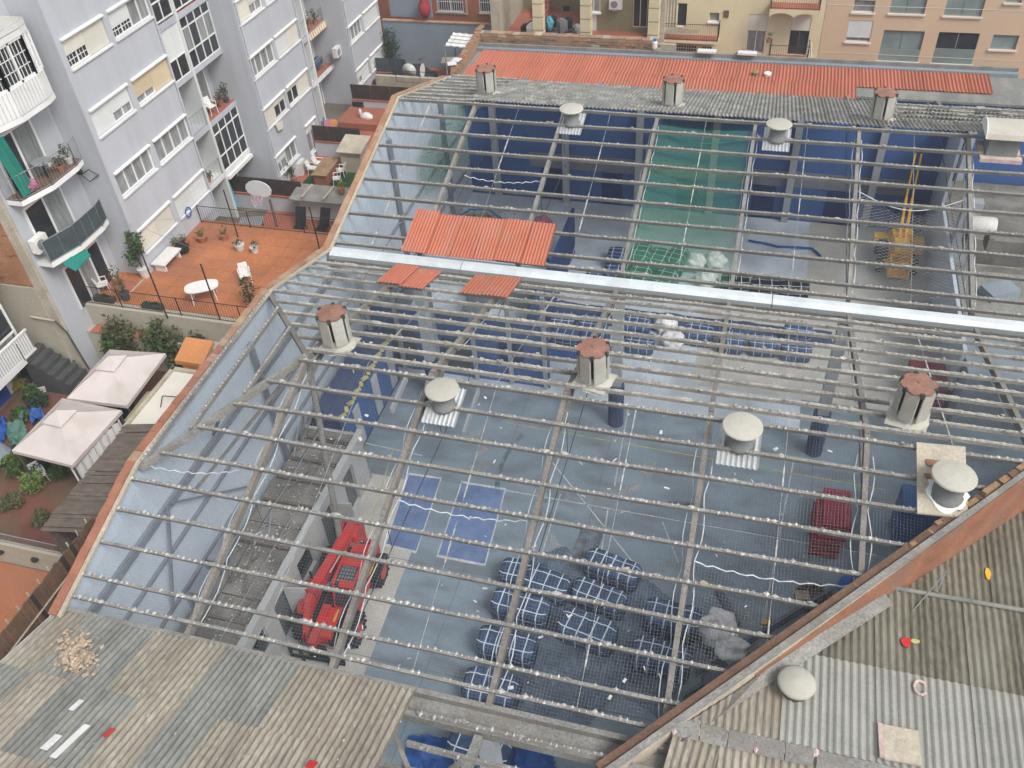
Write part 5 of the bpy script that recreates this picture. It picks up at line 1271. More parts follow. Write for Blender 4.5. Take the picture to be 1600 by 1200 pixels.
for z in rows2: op2 += [(40.88, 43.55, z, z + 1.12), (43.85, 46.6, z, z + 1.12) if z > 3 else (44.9, 46.3, 1.9, 3.7)]
block(40.8, 46.85, op2)
for z, (l, r) in rows2.items():
    window(ap, XF, 40.88, 43.55, z, z + 1.12, l)
    if z > 3: window(ap, XF, 43.85, 46.6, z, z + 1.12, r)
    else: window(ap, XF, 44.9, 46.3, 1.9, 3.7, [(.3, WH, GC)])
rows3 = {2.75: ([(.6, WH, GC), (1, WH, GD)], [(1, WH, GD), (1, WH, GD)]), 5.65: ([(0, WH, GC), (.1, WH, GC)], [(1, WH, GD), (1, WH, GD)]), 8.5: ([(.5, WH, GD), (1, WH, GD)], [(1, WH, GD), (0, WH, GC)])}
op3 = []
for z in rows3: op3 += [(52.8, 55.05, z, z + 1.05), (55.4, 57.9, z, z + 1.05)]
block(52.72, 58.1, op3, 12)
for z, (l, r) in rows3.items(): window(ap, XF, 52.8, 55.05, z, z + 1.05, l); window(ap, XF, 55.4, 57.9, z, z + 1.05, r)
for y in (34.38, 40.92, 46.72, 52.84): MB().tube((XF + .06, y, ZG if y > 36 else ZT), (XF + .06, y, 18.5 if y < 50 else 12), .045, n=8).build('downpipe', 'lavender', ap)
# loggias between the blocks
XL = -28.3
def loggia(y0, y1, ym, zs, top, glazed):
    MB().box(-32, -29.5, y0, y1, ZG, top).build('loggia_back', 'lavender', ap)
    for z in zs:
        MB().box(-29.5, XL + .02, y0 + .004, y1 - .004, z - .26, z - .001).build('loggia_slab', 'white_paint' if z < 5 else 'lavender', ap)
        MB().box(-29.5, XL - .05, ym + .1, y1 - .004, z, z + .03).build('loggia_tiles', 'red_tile', ap)
    MB().box(-29.5, XL + .04, ym - .09, ym + .09, ZG, top).build('loggia_divider', 'white_shutter', ap)
    for (ya, yb, za, zb, kind) in glazed:
        nx = max(2, round((yb - ya) / .72)); zs_ = [za, za + .85, za + (zb - za) * .80, zb] if kind != 'panel' else [za, za + 1.0, zb]
        fr = MB()
        for i in range(nx + 1): yy = ya + (yb - ya) * i / nx; fr.box(XL - .10, XL - .03, yy - .035, yy + .035, za, zb)
        for z in zs_: fr.box(XL - .098, XL - .028, ya, yb, z - .035, z + .035)
        f = fr.build('glazed_screen', 'white_paint', ap)
        for i in range(nx):
            for j in range(len(zs_) - 1):
                k = 'glass_dark' if (kind != 'curtain' or j != 1) else ('glass_curtain' if i != 1 else 'glass_dark')
                if kind == 'panel' and j == 1: k = 'white_shutter'
                MB().box(XL - .085, XL - .06, ya + (yb - ya) * i / nx + .035, ya + (yb - ya) * (i + 1) / nx - .035, zs_[j] + .035, zs_[j + 1] - .035).build('pane', k, f)
def slidedoor(X, y0, y1, z0, z1, n=2, m='glass_curtain'):
    fr = MB()
    for i in range(n + 1): yy = y0 + (y1 - y0) * i / n; fr.box(X, X + .06, yy - .05, yy + .05, z0, z1)
    fr.box(X + .001, X + .061, y0, y1, z1 - .08, z1 + .04); f = fr.build('sliding_door', 'white_paint', ap)
    for i in range(n): MB().box(X + .01, X + .035, y0 + (y1 - y0) * i / n + .05, y0 + (y1 - y0) * (i + 1) / n - .05, z0, z1 - .08).build('pane', m if i % 2 else 'glass_dark', f)
loggia(34.5, 40.8, 37.9, (4.33, 7.2, 10.1, 12.85, 15.8), 19, [(38.0, 40.75, 10.1, 12.58, 'curtain'), (38.0, 40.75, 4.33, 6.94, 'dark'), (34.6, 37.8, 10.1, 12.58, 'panel'), (38.0, 40.75, 13.0, 15.5, 'dark'), (34.6, 37.8, 13.0, 15.5, 'dark')])
loggia(46.85, 52.72, 50.1, (4.33, 7.2, 10.1), 13, [])
slidedoor(-29.49, 38.3, 40.3, 7.25, 9.6); slidedoor(-29.49, 35.2, 37.4, 4.4, 6.6); slidedoor(-29.49, 35.2, 37.4, 7.25, 9.4); slidedoor(-29.49, 50.6, 52.4, 4.4, 6.6); slidedoor(-29.49, 47.3, 49.6, 4.4, 6.6); slidedoor(-29.49, 50.6, 52.4, 7.3, 9.5); slidedoor(-29.49, 47.3, 49.6, 7.3, 9.5)
slidedoor(-29.49, 38.2, 40.6, 1.55, 3.8, 3); MB().box(-29.4, XL + .2, 38.0, 40.7, 3.86, 4.05).build('shutter_box', 'white_paint', ap); slidedoor(-29.49, 50.5, 52.5, 1.55, 3.6, 2)
def railing(parent, pts, z0, h, step=.13, m='iron', rp=.018, rb=.008, name='railing', bottom=.06):
    bars = MB(); rails = MB()
    for a, b_ in zip(pts[:-1], pts[1:]):
        a, b_ = Vector((a[0], a[1], z0)), Vector((b_[0], b_[1], z0)); d = b_ - a; n = max(1, int(d.length / step))
        rails.tube(a + Vector((0, 0, h)), b_ + Vector((0, 0, h)), rp, n=6); rails.tube(a + Vector((0, 0, bottom)), b_ + Vector((0, 0, bottom)), rp * .8, n=6)
        for i in range(n + 1): p = a + d * i / n; bars.tube(p + Vector((0, 0, bottom)), p + Vector((0, 0, h)), rb, n=4, caps=False)
        for p in (a, b_): rails.tube(p, p + Vector((0, 0, h + .03)), rp * 1.4, n=6)
    r = rails.build(name, m, parent); bars.build('bars', m, r); return r
for (y0, y1) in ((34.6, 37.8),): 
    for z in (4.33, 7.2): railing(ap, [(XL - .04, y0), (XL - .04, y1)], z, .95, .3, 'metal_gray')
for z in (4.33, 7.2): railing(ap, [(XL - .04, 47.0), (XL - .04, 52.6)], z, .95, .3, 'metal_gray')
for i in range(16): MB().prism([(XL + .05, 50.2 + i * .155, 7.2), (XL + .05, 50.2 + (i + .92) * .155, 7.2), (XL + .10, 50.2 + (i + .92) * .155, 6.85), (XL + .10, 50.2 + i * .155, 6.85)], (.01, 0, 0)).build('awning_stripe', ('yellow_paint' if i % 2 else 'white_paint'), ap)
# balcony column left of the first block
XB = -28.45
MB().box(-33, XB, 24.05, 28.19, ZG, 19).build('balcony_back', 'lavender', ap)
slabp = [(XB, 24.2), (-27.75, 24.2), (-27.30, 25.6), (-27.30, 27.2), (-27.45, 27.75), (XB, 27.75)]
for i, z in enumerate((7.66, 10.58, 13.5, 16.45)):
    MB().prism([(x, y, z - .22) for x, y in slabp], (0, 0, .22)).build('balcony_slab', 'white_paint' if i != 3 else 'white_shutter', ap)
    MB().prism([(x, y, z) for x, y in slabp[:1] + slabp[1:5] + slabp[5:]], (0, 0, .02)).build('balcony_floor', 'timber_brown' if i == 1 else 'floor_warm', ap)
    if i in (0, 1): slidedoor(XB, 24.7, 26.9, z + .02, z + 2.2)
    edge = slabp[1:5]
    if i == 0:
        f = MB()
        for a, b_ in zip(edge[:-1], edge[1:]): f.quad((a[0], a[1], z + .04), (b_[0], b_[1], z + .04), (b_[0], b_[1], z + 1.0), (a[0], a[1], z + 1.0))
        f.build('parapet_screen', 'screen_green', ap); railing(ap, edge, z, 1.02, .5, 'metal_gray')
    elif i == 1: railing(ap, [slabp[0]] + edge, z, 1.0, .16, 'metal_gray')
    elif i == 2:
        for a, b_ in zip(edge[:-1], edge[1:]):
            d = Vector((b_[0] - a[0], b_[1] - a[1], 0)); n = max(2, int(d.length / .17)); f = MB()
            for k in range(n): 
                p = Vector((a[0], a[1], z)) + d * k / n; f.obox(p, d / n * .78, Vector((-.05, 0, 0)), Vector((0, 0, 1.0)))
            f.obox(Vector((a[0] - .05, a[1], z)), d, Vector((-.03, 0, 0)), Vector((0, 0, 1.0))); f.build('ribbed_parapet', 'white_paint', ap)
        fr = MB()
        for a, b_ in zip(edge[:-1], edge[1:]):
            A, B_ = Vector((a[0] - .08, a[1], z + 1.0)), Vector((b_[0] - .08, b_[1], z + 1.0)); d = B_ - A
            for k in range(3): fr.beam(A + d * k / 2, A + d * k / 2 + Vector((0, 0, 1.5)), .10, .10, (1, 0, 0))
            for h in (.04, 1.46): fr.beam(A + Vector((0, 0, h)), B_ + Vector((0, 0, h)), .1, .1)
            g = MB()
            for k in range(2): g.obox(A + d * k / 2 - Vector((.02, 0, 0)), d / 2, Vector((-.02, 0, 0)), Vector((0, 0, 1.45)))
            g.build('balcony_glass', 'glass_dark', ap); h_ = MB()
            for k in range(1, 8): h_.beam(A + d * k / 8 + Vector((.01, 0, .05)), A + d * k / 8 + Vector((.01, 0, 1.45)), .025, .025, (1, 0, 0))
            for hh in (.5, .95): h_.beam(A + Vector((.01, 0, hh)), B_ + Vector((.01, 0, hh)), .025, .025)
            h_.build('glazing_bar', 'white_paint', ap)
        fr.build('balcony_frame', 'white_paint', ap)
    if i == 2: MB().prism([(x, y, z + 2.5) for x, y in slabp], (0, 0, .25)).build('balcony_hood', 'white_paint', ap)
# ground-floor door, sun screen cloths
slidedoor(XB, 25.2, 27.6, ZT + .03, 6.6, 3); 
cl = MB(); pts = []
for i in range(9): pts.append((-27.72 + .06 * math.sin(i * 2.0), 24.05 + i * .09, 13.25 - .02 * i)); 
cl.add(pts + [(p[0] + .1, p[1] + .25, 10.7) for p in pts], [(i, i + 1, i + 10, i + 9) for i in range(8)]); single('awning_cloth', cl, 'green_cloth', 'green awning cloth drawn down beside the middle balcony', 'awning')
cl = MB().prism([(-27.5, 24.5, 7.42), (-27.1, 24.6, 7.05), (-27.2, 25.8, 7.05), (-27.45, 25.8, 7.42)], (0, 0, .05)); single('rolled_awning', cl, 'green_cloth', 'green and white awning rolled under the lowest balcony', 'awning')
def aircon(c, label, face='x', group='outdoor air conditioners on the facades', w=.8):
    t = thing('air_conditioner', label, 'air conditioner', c, group)
    if face == 'x': 
        MB().cbox(c, .32, w, .62).build('case', 'plastic_white', t); MB().lathe(Vector(c) + Vector((.16, -.08, .31)), [(.22, 0), (.22, .015)], 16, 'x').build('fan_grille', 'metal_gray', t)
    else:
        MB().cbox(c, w, .32, .62).build('case', 'plastic_white', t); MB().lathe(Vector(c) + Vector((-.08, -.175, .31)), [(.22, 0), (.22, .015)], 16, 'y').build('fan_grille', 'metal_gray', t)
    MB().box(c[0] - .2, c[0] + .14, c[1] - .3, c[1] - .26, c[2] - .05, c[2]).box(c[0] - .2, c[0] + .14, c[1] + .26, c[1] + .3, c[2] - .05, c[2]).build('bracket', 'metal_gray', t)
aircon((-28.2, 24.5, 8.1), 'white air conditioner beside the lowest left balcony', w=.75); aircon((-27.7, 52.45, 5.0), 'white air conditioner hung at the loggia of the far block', w=.8)
q = Vector((-27.35, 28.16, 9.6)); t = thing('wall_bracket', 'small black drying rack fixed to the lavender side wall', 'rack', q)
MB().path([q, q + Vector((-.5, -.1, -.3)), q + Vector((-.8, -.1, 0)), q + Vector((-.3, -.1, .3)), q], .02, 5).build('loop', 'iron', t); MB().ball(q + Vector((-.85, -.1, .15)), .15, .12, .15, 8, 6).build('basket', 'iron', t)
q = Vector((-28.1, 25.0, 10.6)); single('cushion', MB().ball(q + Vector((.3, 0, .25)), .3, .3, .25, 10, 7, .4, 3), 'pink_cloth', 'pink bundle on the middle left balcony', 'cushion')
single('laundry', MB().prism([GX(430, 195, XF + .1), GX(440, 188, XF + .1), GX(442, 200, XF + .12), GX(434, 205, XF + .12)], (.05, 0, 0)), 'cream_shutter', 'pale towel hanging from a window of the second block', 'towel')
# ============================================================ brick end wall and buildings at the far left
bw = thing('brick_gable', 'plain orange brick gable wall with cream corner strip at far left', 'wall', (-30, 24, ZG))
MB().box(-36, -28.95, 23.9, 24.04, 6.5, 19).build('brickwork', 'brick_orange', bw)
MB().box(-28.95, -28.46, 23.88, 24.04, ZG, 19).build('corner_strip', 'cement_beige', bw)
random.seed(81)
bm_ = [MB().box(0, .24, -.012, 0, 0, .055).mesh('brick', m) for m in ('brick_orange', 'terracotta', 'timber_brown')]
for i in range(260):
    zc = 6.55 + .075 * random.randint(0, 85); xc = -29.25 - .26 * random.randint(0, 14); inst(random.choice(bm_[:2] if random.random() < .93 else bm_), 'brick', bw, Vector((xc, 23.9, zc)) - bw.location)
MB().box(-36, -28.95, 23.85, 24.04, ZG, 6.45).build('lower_wall', 'wall_cream', bw)
MB().tube((-29.8, 23.75, 4.9), (-28.6, 23.75, 4.85), .05, n=8).build('drain_pipe', 'cement_beige', bw); MB().path([Vector((-28.6, 23.75, 4.85)), Vector((-28.3, 23.8, 4.2)), Vector((-28.2, 23.9, 2.0))], .04, 6).build('drain_pipe', 'dark_stone', bw)
wb = thing('balcony_house', 'white house with glazed balcony and ribbed railing at the left edge', 'building', (-31, 20, ZG))
MB().box(-36, -31.3, 14, 23.6, ZG, 8.5).build('wall', 'white_paint', wb)
MB().box(-31.3, -29.9, 14, 23.3, 3.2, 3.5).build('balcony_slab', 'white_paint', wb)
g = MB(); y = 14.0
while y < 23.2: g.box(-29.95, -29.91, y, y + .09, 3.5, 4.5); y += .14
g.build('ribbed_parapet', 'white_paint', wb); MB().box(-29.99, -29.96, 14, 23.3, 3.5, 4.5).build('parapet_back', 'metal_gray', wb); MB().box(-30.0, -29.88, 14, 23.3, 4.5, 4.56).build('parapet_rail', 'white_paint', wb)
fr = MB(); yy = 14.0
while yy < 23.3: fr.box(-30.35, -30.27, yy - .05, yy + .05, 3.5, 7.0); yy += 1.13
for z in (4.6, 5.9, 7.0): fr.box(-30.352, -30.268, 14, 23.1, z - .05, z + .05)
fr.build('balcony_frame', 'white_paint', wb)
for k in range(8):
    for (a, b_) in ((4.65, 5.85), (5.95, 6.95)): MB().box(-30.34, -30.31, 14.06 + 1.13 * k, 15.07 + 1.13 * k, a, b_).build('pane', random.choice(['glass_curtain', 'glass_dark', 'glass_green']), wb)
MB().box(-31.3, -30.2, 14, 23.2, 7.05, 7.3).build('balcony_roof', 'cement_beige', wb); MB().box(-33, -30.1, 22.2, 23.4, 7.3, 7.5).build('roof_edge', 'timber_gray', wb)
MB().box(-31.25, -31.2, 20.9, 22.0, ZG, 3.1).build('door', 'blue_cloth', wb); MB().box(-31.25, -31.2, 17.5, 19.8, ZG, 3.1).build('door', 'blue_cloth', wb); MB().box(-31.28, -31.1, 20.1, 20.7, ZG, 3.2).build('pier', 'wall_cream', wb)
stp = thing('garden_stairs', 'dark stone garden stairs beside the cream wall', 'stairs', (-29.2, 23, ZG))
for i in range(8): MB().box(-30.2 + i * .34, -29.86 + i * .34, 22.55, 23.7, ZG, 3.4 - i * .24).build('step', 'dark_stone', stp)
railing(stp, [(-30.2, 22.5), (-29.9, 22.5)], 3.4, .9, .1)
# ============================================================ pavilions
def gazebo(pix, zc, label, peak=.95):
    P = [G(a, b_, zc) for a, b_ in pix]; c = sum(P, Vector()) / 4; c.z = zc
    t = thing('gazebo', label, 'gazebo', (c.x, c.y, ZG), 'pink canvas gazebos in the garden')
    ap_ = c + Vector((0, 0, peak)); roof = MB(); N = 6
    for i in range(4):
        a, b_ = P[i], P[(i + 1) % 4]; vs = []; fs = []
        for r in range(N + 1):
            k = r / N * .80; 
            for s_ in range(N + 1):
                v = a.lerp(b_, s_ / N).lerp(ap_, k); v.z -= .10 * math.sin(math.pi * s_ / N) * (1 - k) * math.sin(math.pi * (.15 + .8 * k)) + .03 * noise.noise(v * 2.0); vs.append(v)
        for r in range(N):
            for s_ in range(N): q = r * (N + 1) + s_; fs.append((q, q + 1, q + N + 2, q + N + 1))
        roof.add(vs, fs)
        MB().add([a, b_, b_ - Vector((0, 0, .16)), a - Vector((0, 0, .16))], [(3, 2, 1, 0)]).build('valance', 'canvas_pink', t)
    roof.build('canopy', 'canvas_pink', t, True)
    tp_ = MB(); Q = [p.lerp(ap_, .68) + Vector((0, 0, .10)) for p in P]; tt = ap_ + Vector((0, 0, .14))
    for i in range(4): tp_.add([Q[i], Q[(i + 1) % 4], tt], [(0, 1, 2)])
    tp_.build('vent_canopy', 'canvas_pink', t)
    for p in P: q = p.lerp(c, .06); MB().tube((q.x, q.y, ZG), (q.x, q.y, zc - .02), .045, n=8).build('post', 'dark_stone', t)
    return t
gazebo(((18, 704), (112, 727), (190, 641), (97, 622)), 3.8, 'nearer pink canvas gazebo with square vent top beside the timber roof')
gazebo(((104, 622), (198, 634), (259, 552), (171, 546)), 3.8, 'further pink canvas gazebo with square vent top beneath the planted wall')
# lace curtain on the near gazebo side, sheds against the hall wall
cu = MB(); pts = []
a, b_ = G(112, 735, 3.4), G(190, 660, 3.4); n = 26
for i in range(n + 1): v = a.lerp(b_, i / n) + Vector((.06 * math.sin(i * 1.9), 0, 0)); pts.append(v)
cu.add([p + Vector((0, 0, .2)) for p in pts] + [Vector((p.x, p.y, 2.0)) for p in pts], [(i, i + 1, n + 2 + i, n + 1 + i) for i in range(n)]); single('side_curtain', cu, 'canvas_white', 'pale side curtain hanging along the nearer gazebo', 'curtain')
sh = thing('timber_lean_to', 'grey weathered timber lean-to roof against the hall wall', 'shed', (-19, 15.8, ZG)); random.seed(91)
y = 13.3; k = 0
while y < 18.15:
    w = random.uniform(.14, .22); dz = random.uniform(-.03, .03)
    MB().prism([(-21.2 + random.uniform(-.06, .06), y, 5.25 + dz), (WX - .32, y, 6.2 + dz), (WX - .32, y + w, 6.2 + dz), (-21.2, y + w, 5.25 + dz)], (0, 0, .03)).build('roof_plank', 'timber_gray', sh); y += w + .012
MB().box(-21.0, -20.9, 13.4, 18.1, ZG, 5.2).build('side_wall', 'timber_gray', sh)
fr = thing('flat_roof_shed', 'cream flat roofed shed between gazebo and hall wall', 'shed', (-19, 20, ZG))
MB().box(-21.4, WX - .32, 18.25, 21.7, ZG, 5.0).build('walls', 'wall_cream', fr); MB().box(-21.3, WX - .33, 18.35, 21.6, 5.0, 5.06).build('roof_skin', 'cream_shutter', fr)
for a in ((-21.42, -21.27, 18.2, 21.75), (-21.4, WX - .33, 18.18, 18.34), (-21.4, WX - .33, 21.6, 21.77)): MB().box(*a, 5.0, 5.16).build('roof_curb', 'cement_beige', fr)
MB().path([Vector((-20.6, 19.6, 5.1)), Vector((-20.7, 20.0, 5.3)), Vector((-20.2, 20.1, 5.25)), Vector((-20.1, 19.7, 5.1))], .02, 5).build('bent_wire', 'iron', fr)
mb = MB().prism([(-22.7, 19.6, 3.9), (-21.5, 19.6, 3.9), (-21.5, 21.3, 3.95), (-22.7, 21.3, 3.95)], (0, 0, .05)); single('canopy_board', mb, 'wall_olive', 'olive board canopy between the further gazebo and the shed', 'canopy')
mb = MB(); q = G(308, 560, 4.6); mb.prism([q + Vector(v) for v in ((-.7, -.5, 0), (.6, -.5, 0), (.6, .6, .35), (-.7, .6, .35))], (0, 0, .2)); mb.cbox(q + Vector((0, 0, -2)), .9, .9, 2); single('orange_hut', mb, 'orange_plastic', 'small orange topped hut against the hall wall', 'hut')
# slatted fence at lower left and its terrace
fn = thing('slat_fence', 'brown slatted fence with pale posts at the left edge', 'fence', (-18.2, 10.5, ZG)); random.seed(95)
sm_ = [MB().box(-.015, .015, 0, .13, 0, 2.3).mesh('slat', m) for m in ('timber_brown', 'screen_brown')]
y = 6.5
while y < 13.1: inst(sm_[0 if random.random() < .8 else 1], 'slat', fn, Vector((-18.2 + random.uniform(-.01, .01), y, 4.75 + random.uniform(-.04, .04))) - fn.location); y += .15
for y in [6.5 + .45 * i for i in range(15)]: MB().box(-18.26, -18.22, y, y + .04, 4.7, 7.2).build('picket', 'cement_beige', fn)
for z in (6.35,): MB().tube((-18.15, 6.4, z), (-18.15, 13.2, z), .03, n=6).build('rail', 'cement_beige', fn)
MB().prism([(-17.6, 9.4, 6.3), (-16.95, 12.2, 6.6), (-16.95, 9.0, 7.1)], (0, 0, .1)).build('inner_board', 'timber_brown', fn)
struct('orange_terrace', MB().box(-34, -18.6, 5, 13.9, ZG - .018, ZG + .03), 'terracotta')
gw = thing('garden_wall', 'low white garden wall with mesh fence at the left edge', 'wall', (-24, 14, ZG))
MB().box(-34, -18.7, 13.95, 14.15, ZG, 2.7).build('masonry', 'wall_cream', gw); railing(gw, [(-34, 14.05), (-22, 14.05), (-18.8, 14.05)], 2.7, .55, .11, 'metal_gray', bottom=.05)
for px, py in ((30, 830), (60, 870)): 
    q = G(px, py, 2.2); MB().lathe((q.x, 13.9, 2.2), [(.12, 0), (.14, .1)], 10).build('wall_lamp', 'iron', gw)
# ============================================================ upper terrace furniture
tf = thing('terrace_railing', 'black iron railing along the front of the orange terrace', 'railing', (-24, 25.6, ZT))
railing(tf, [(-29.5, 25.58), (-26.5, 25.58), (-23.5, 25.58), (-20.5, 25.58), (-17.2, 25.58)], ZT + .1, .95, .13)
tf = thing('terrace_railing', 'black iron railing along the rear edge of the orange terrace', 'railing', (-24, 32.9, ZT))
railing(tf, [(XF + .1, 32.9), (-24, 32.9), (-21, 32.9), (-17.2, 32.9)], ZT, .95, .13)
for i, (px, py, h, lb) in enumerate(((262, 497, 3.4, 'tall black fence pole at the front railing, left one'), (345, 502, 3.0, 'tall black fence pole at the front railing, right one'), (500, 392, 2.4, 'thin black pole beside the hall wall at the terrace corner'), (372, 370, 2.6, 'thin black pole at the rear terrace railing'))):
    q = G(px, py, ZT); single('fence_pole', MB().tube(q, q + Vector((0, 0, h)), .035, n=6), 'iron', lb, 'pole', base=q, group='black terrace poles')
q = G(322, 468, ZT); t = thing('oval_table', 'white oval garden table on the orange terrace', 'table', q); n = 24; tt = []
dv = Vector((.86, .5, 0)); dw = Vector((-.5, .86, 0))
for i in range(n): a = 6.283 * i / n; tt.append(q + dv * math.copysign(abs(math.cos(a)) ** .7, math.cos(a)) * .75 + dw * math.copysign(abs(math.sin(a)) ** .7, math.sin(a)) * .45 + Vector((0, 0, .70)))
MB().prism(tt, (0, 0, .05)).build('tabletop', 'plastic_white', t)
for a in (-1, 1):
    for b_ in (-1, 1): MB().tube(q + dv * a * .52 + dw * b_ * .3, q + dv * a * .48 + dw * b_ * .28 + Vector((0, 0, .7)), .025, n=6).build('leg', 'plastic_white', t)
def chair(q, rz, label, m='plastic_white', group='white plastic garden chairs', s_=1.0):
    t = thing('garden_chair', label, 'chair', q, group, rz)
    L = lambda n, mb, mm=m: mb.build(n, mm, t, local=True)
    L('seat', MB().box(-.23 * s_, .23 * s_, -.23 * s_, .22 * s_, .40, .44)); L('backrest', MB().prism([(-.22 * s_, .2, .44), (.22 * s_, .2, .44), (.2 * s_, .30, .86), (-.2 * s_, .30, .86)], (0, .03, 0)))
    for x in (-.2, .2):
        for y in (-.2, .2): L('leg', MB().tube((x * 1.15, y * 1.15, 0), (x, y, .42), .02, n=5))
        L('armrest', MB().box(x * 1.25 - .025, x * 1.25 + .025, -.2, .24, .62, .65).tube((x * 1.25, -.18, .42), (x * 1.25, -.18, .62), .018, n=5))
chair(G(386, 440, ZT), .6, 'white plastic chair near the hall wall on the orange terrace'); chair(G(165, 455, ZT), 2.2, 'white plastic chair by the left end of the terrace railing')
q = G(264, 412, ZT); t = thing('low_bench', 'white low bench table against the lavender wall', 'bench', q); MB().cbox(q + Vector((0, 0, .38)), .75, 1.5, .06).build('top', 'plastic_white', t)
for a in (-.6, .6): MB().cbox(q + Vector((0, a, 0)), .6, .06, .38).build('leg', 'plastic_white', t)
# plants ---------------------------------------------------------------
random.seed(101)
def plant(q, h, r, m, label, pot=None, n=140, leaf=.16, cat='plant', group=None, name='potted_plant', stem=True, pr=.2, ph=.35, shape=1.0):
    q = Vector(q); t = thing(name, label, cat, q, group); z = 0
    if pot:
        MB().lathe(q, [(pr * .72, 0), (pr, ph * .9), (pr * 1.08, ph * .92), (pr * 1.08, ph), (pr * .9, ph)], 14).build('pot', pot, t); MB().lathe(q, [(pr * .88, ph - .03), (pr * .88, ph - .01)], 12).build('soil', 'soil', t); z = ph
    if stem:
        sm = MB()
        for i in range(4): sm.tube(q + Vector((0, 0, z - .02)), q + Vector((random.uniform(-.5, .5) * r, random.uniform(-.5, .5) * r, z + h * random.uniform(.5, .8))), .022, .01, 5)
        sm.build('stem', 'stem', t)
    lv_ = MB(); k = 3
    for i in range(k): 
        c = q + Vector((random.uniform(-.4, .4) * r, random.uniform(-.4, .4) * r, z + h * (.35 + .45 * i / (k - 1)) ))
        lv_.leaves(c, r * random.uniform(.6, .95), r * random.uniform(.6, .95), h * .33 * shape, n // k, leaf)
    lv_.build('foliage', m, t); return t
plant(G(228, 432, ZT), 2.0, .55, 'leaf', 'tall leafy shrub in a white pot at the lavender corner', 'pot_white', 330, .22, pr=.26, ph=.5)
plant(G(205, 412, ZT), .8, .45, 'leaf_dark', 'dark bushy plant beside the tall leafy shrub', 'pot_clay', 120, .16)
plant(G(198, 468, ZT), 1.3, .42, 'leaf_olive', 'small flowering tree in a dark pot by the terrace railing', 'dark_stone', 160, .15, pr=.22, ph=.4)
for i, (px, py, lb) in enumerate(((165, 470, 'long planter box at the left of the front railing'), (240, 482, 'long planter box in the middle of the front railing'))):
    q = G(px, py, ZT); t = thing('planter_box', lb, 'planter', q, 'planter boxes along the front railing'); MB().cbox(q, 1.0, .28, .25).build('trough', 'dark_stone', t); MB().leaves(q + Vector((0, 0, .28)), .5, .15, .12, 60, .12).build('foliage', 'leaf_dark', t)
for px, py, rr, m, lf, lb in ((318, 377, .26, 'pot_clay', 'leaf', 'terracotta bowl planter at the rear railing'), (376, 390, .24, 'pot_white', 'leaf', 'white pot near the rear railing, left one'), (399, 394, .2, 'pot_white', 'leaf_dark', 'white pot near the rear railing, right one'), (290, 385, .25, 'pot_clay', 'leaf_olive', 'clay pot with grey plant against the lavender wall'), (352, 374, .22, 'pot_clay', 'leaf_olive', 'clay pot with sprawling plant by the rear railing'), (277, 392, .2, 'pot_clay', 'leaf', 'clay pot behind the low bench')):
    plant(G(px, py, ZT), .35, .3, lf, lb, m, 60, .12, stem=False, pr=rr, ph=.32)
plant(G(395, 475, ZT), 1.3, .5, 'leaf_dark', 'feathery dark shrub where the terrace meets the hall wall', None, 220, .14, name='shrub', cat='shrub')
single('hose_reel', MB().path([Vector((XF + .08, 32.2 + .22 * math.cos(a), ZT + 1.0 + .25 * math.sin(a))) for a in [R_(30 * i) for i in range(13)]], .035, 6), 'hose_blue', 'blue hose coiled on the lavender wall', 'hose')
q = G(275, 405, ZT); single('bundle', MB().ball(q + Vector((.1, .6, .3)), .35, .3, .3, 10, 7, .5, 4), 'black', 'black bag left beside the low bench', 'bag')
# hedge below the terrace
random.seed(111)
hedge = [((230, 510), 1.7, .9, 'leaf_olive', 'bushy olive shrub under the front railing'), ((275, 530), 1.2, .8, 'leaf', 'low green shrub between the gazebo and the planted wall'), ((320, 540), 1.1, .7, 'leaf_olive', 'shrub squeezed between the orange hut and the terrace wall'), ((300, 515), 1.5, .9, 'leaf_olive', 'dense olive shrub under the terrace wall, right of centre'), ((255, 520), 1.4, .8, 'leaf', 'green shrub under the terrace wall, in the middle'), ((200, 525), 1.6, .8, 'leaf_olive', 'straggly shrub under the terrace wall, left of centre'), ((335, 520), 1.3, .8, 'leaf_dark', 'dark shrub under the terrace wall beside the hall'), ((178, 545), 1.2, .6, 'leaf', 'shrub with pale flowers by the terrace wall end')]
for (px, py), h, r, m, lb in hedge:
    q = G(px, py, 3.0); q.y = min(q.y, 25.0); q.z = ZG; plant(q, h + 1.0, r, m, lb, None, 1100, .2, name='shrub', cat='shrub', group='shrubs under the terrace wall')
plant((-24.8, 25.3, ZT - .9), .9, .55, 'leaf_olive', 'trailing plant hanging over the cream terrace wall', None, 160, .15, name='shrub', cat='shrub', stem=False)
pb = thing('planter_wall', 'cream planter wall with terracotta tiles below the terrace', 'wall', (-25, 25, ZG)); MB().box(-28.9, -20.5, 24.9, 25.4, ZG, 3.4).build('masonry', 'wall_cream', pb)
for i in range(10): MB().box(-28.2 + i * .42, -27.8 + i * .42, 24.86, 25.4, 3.402, 3.44).build('tile', 'red_tile', pb)
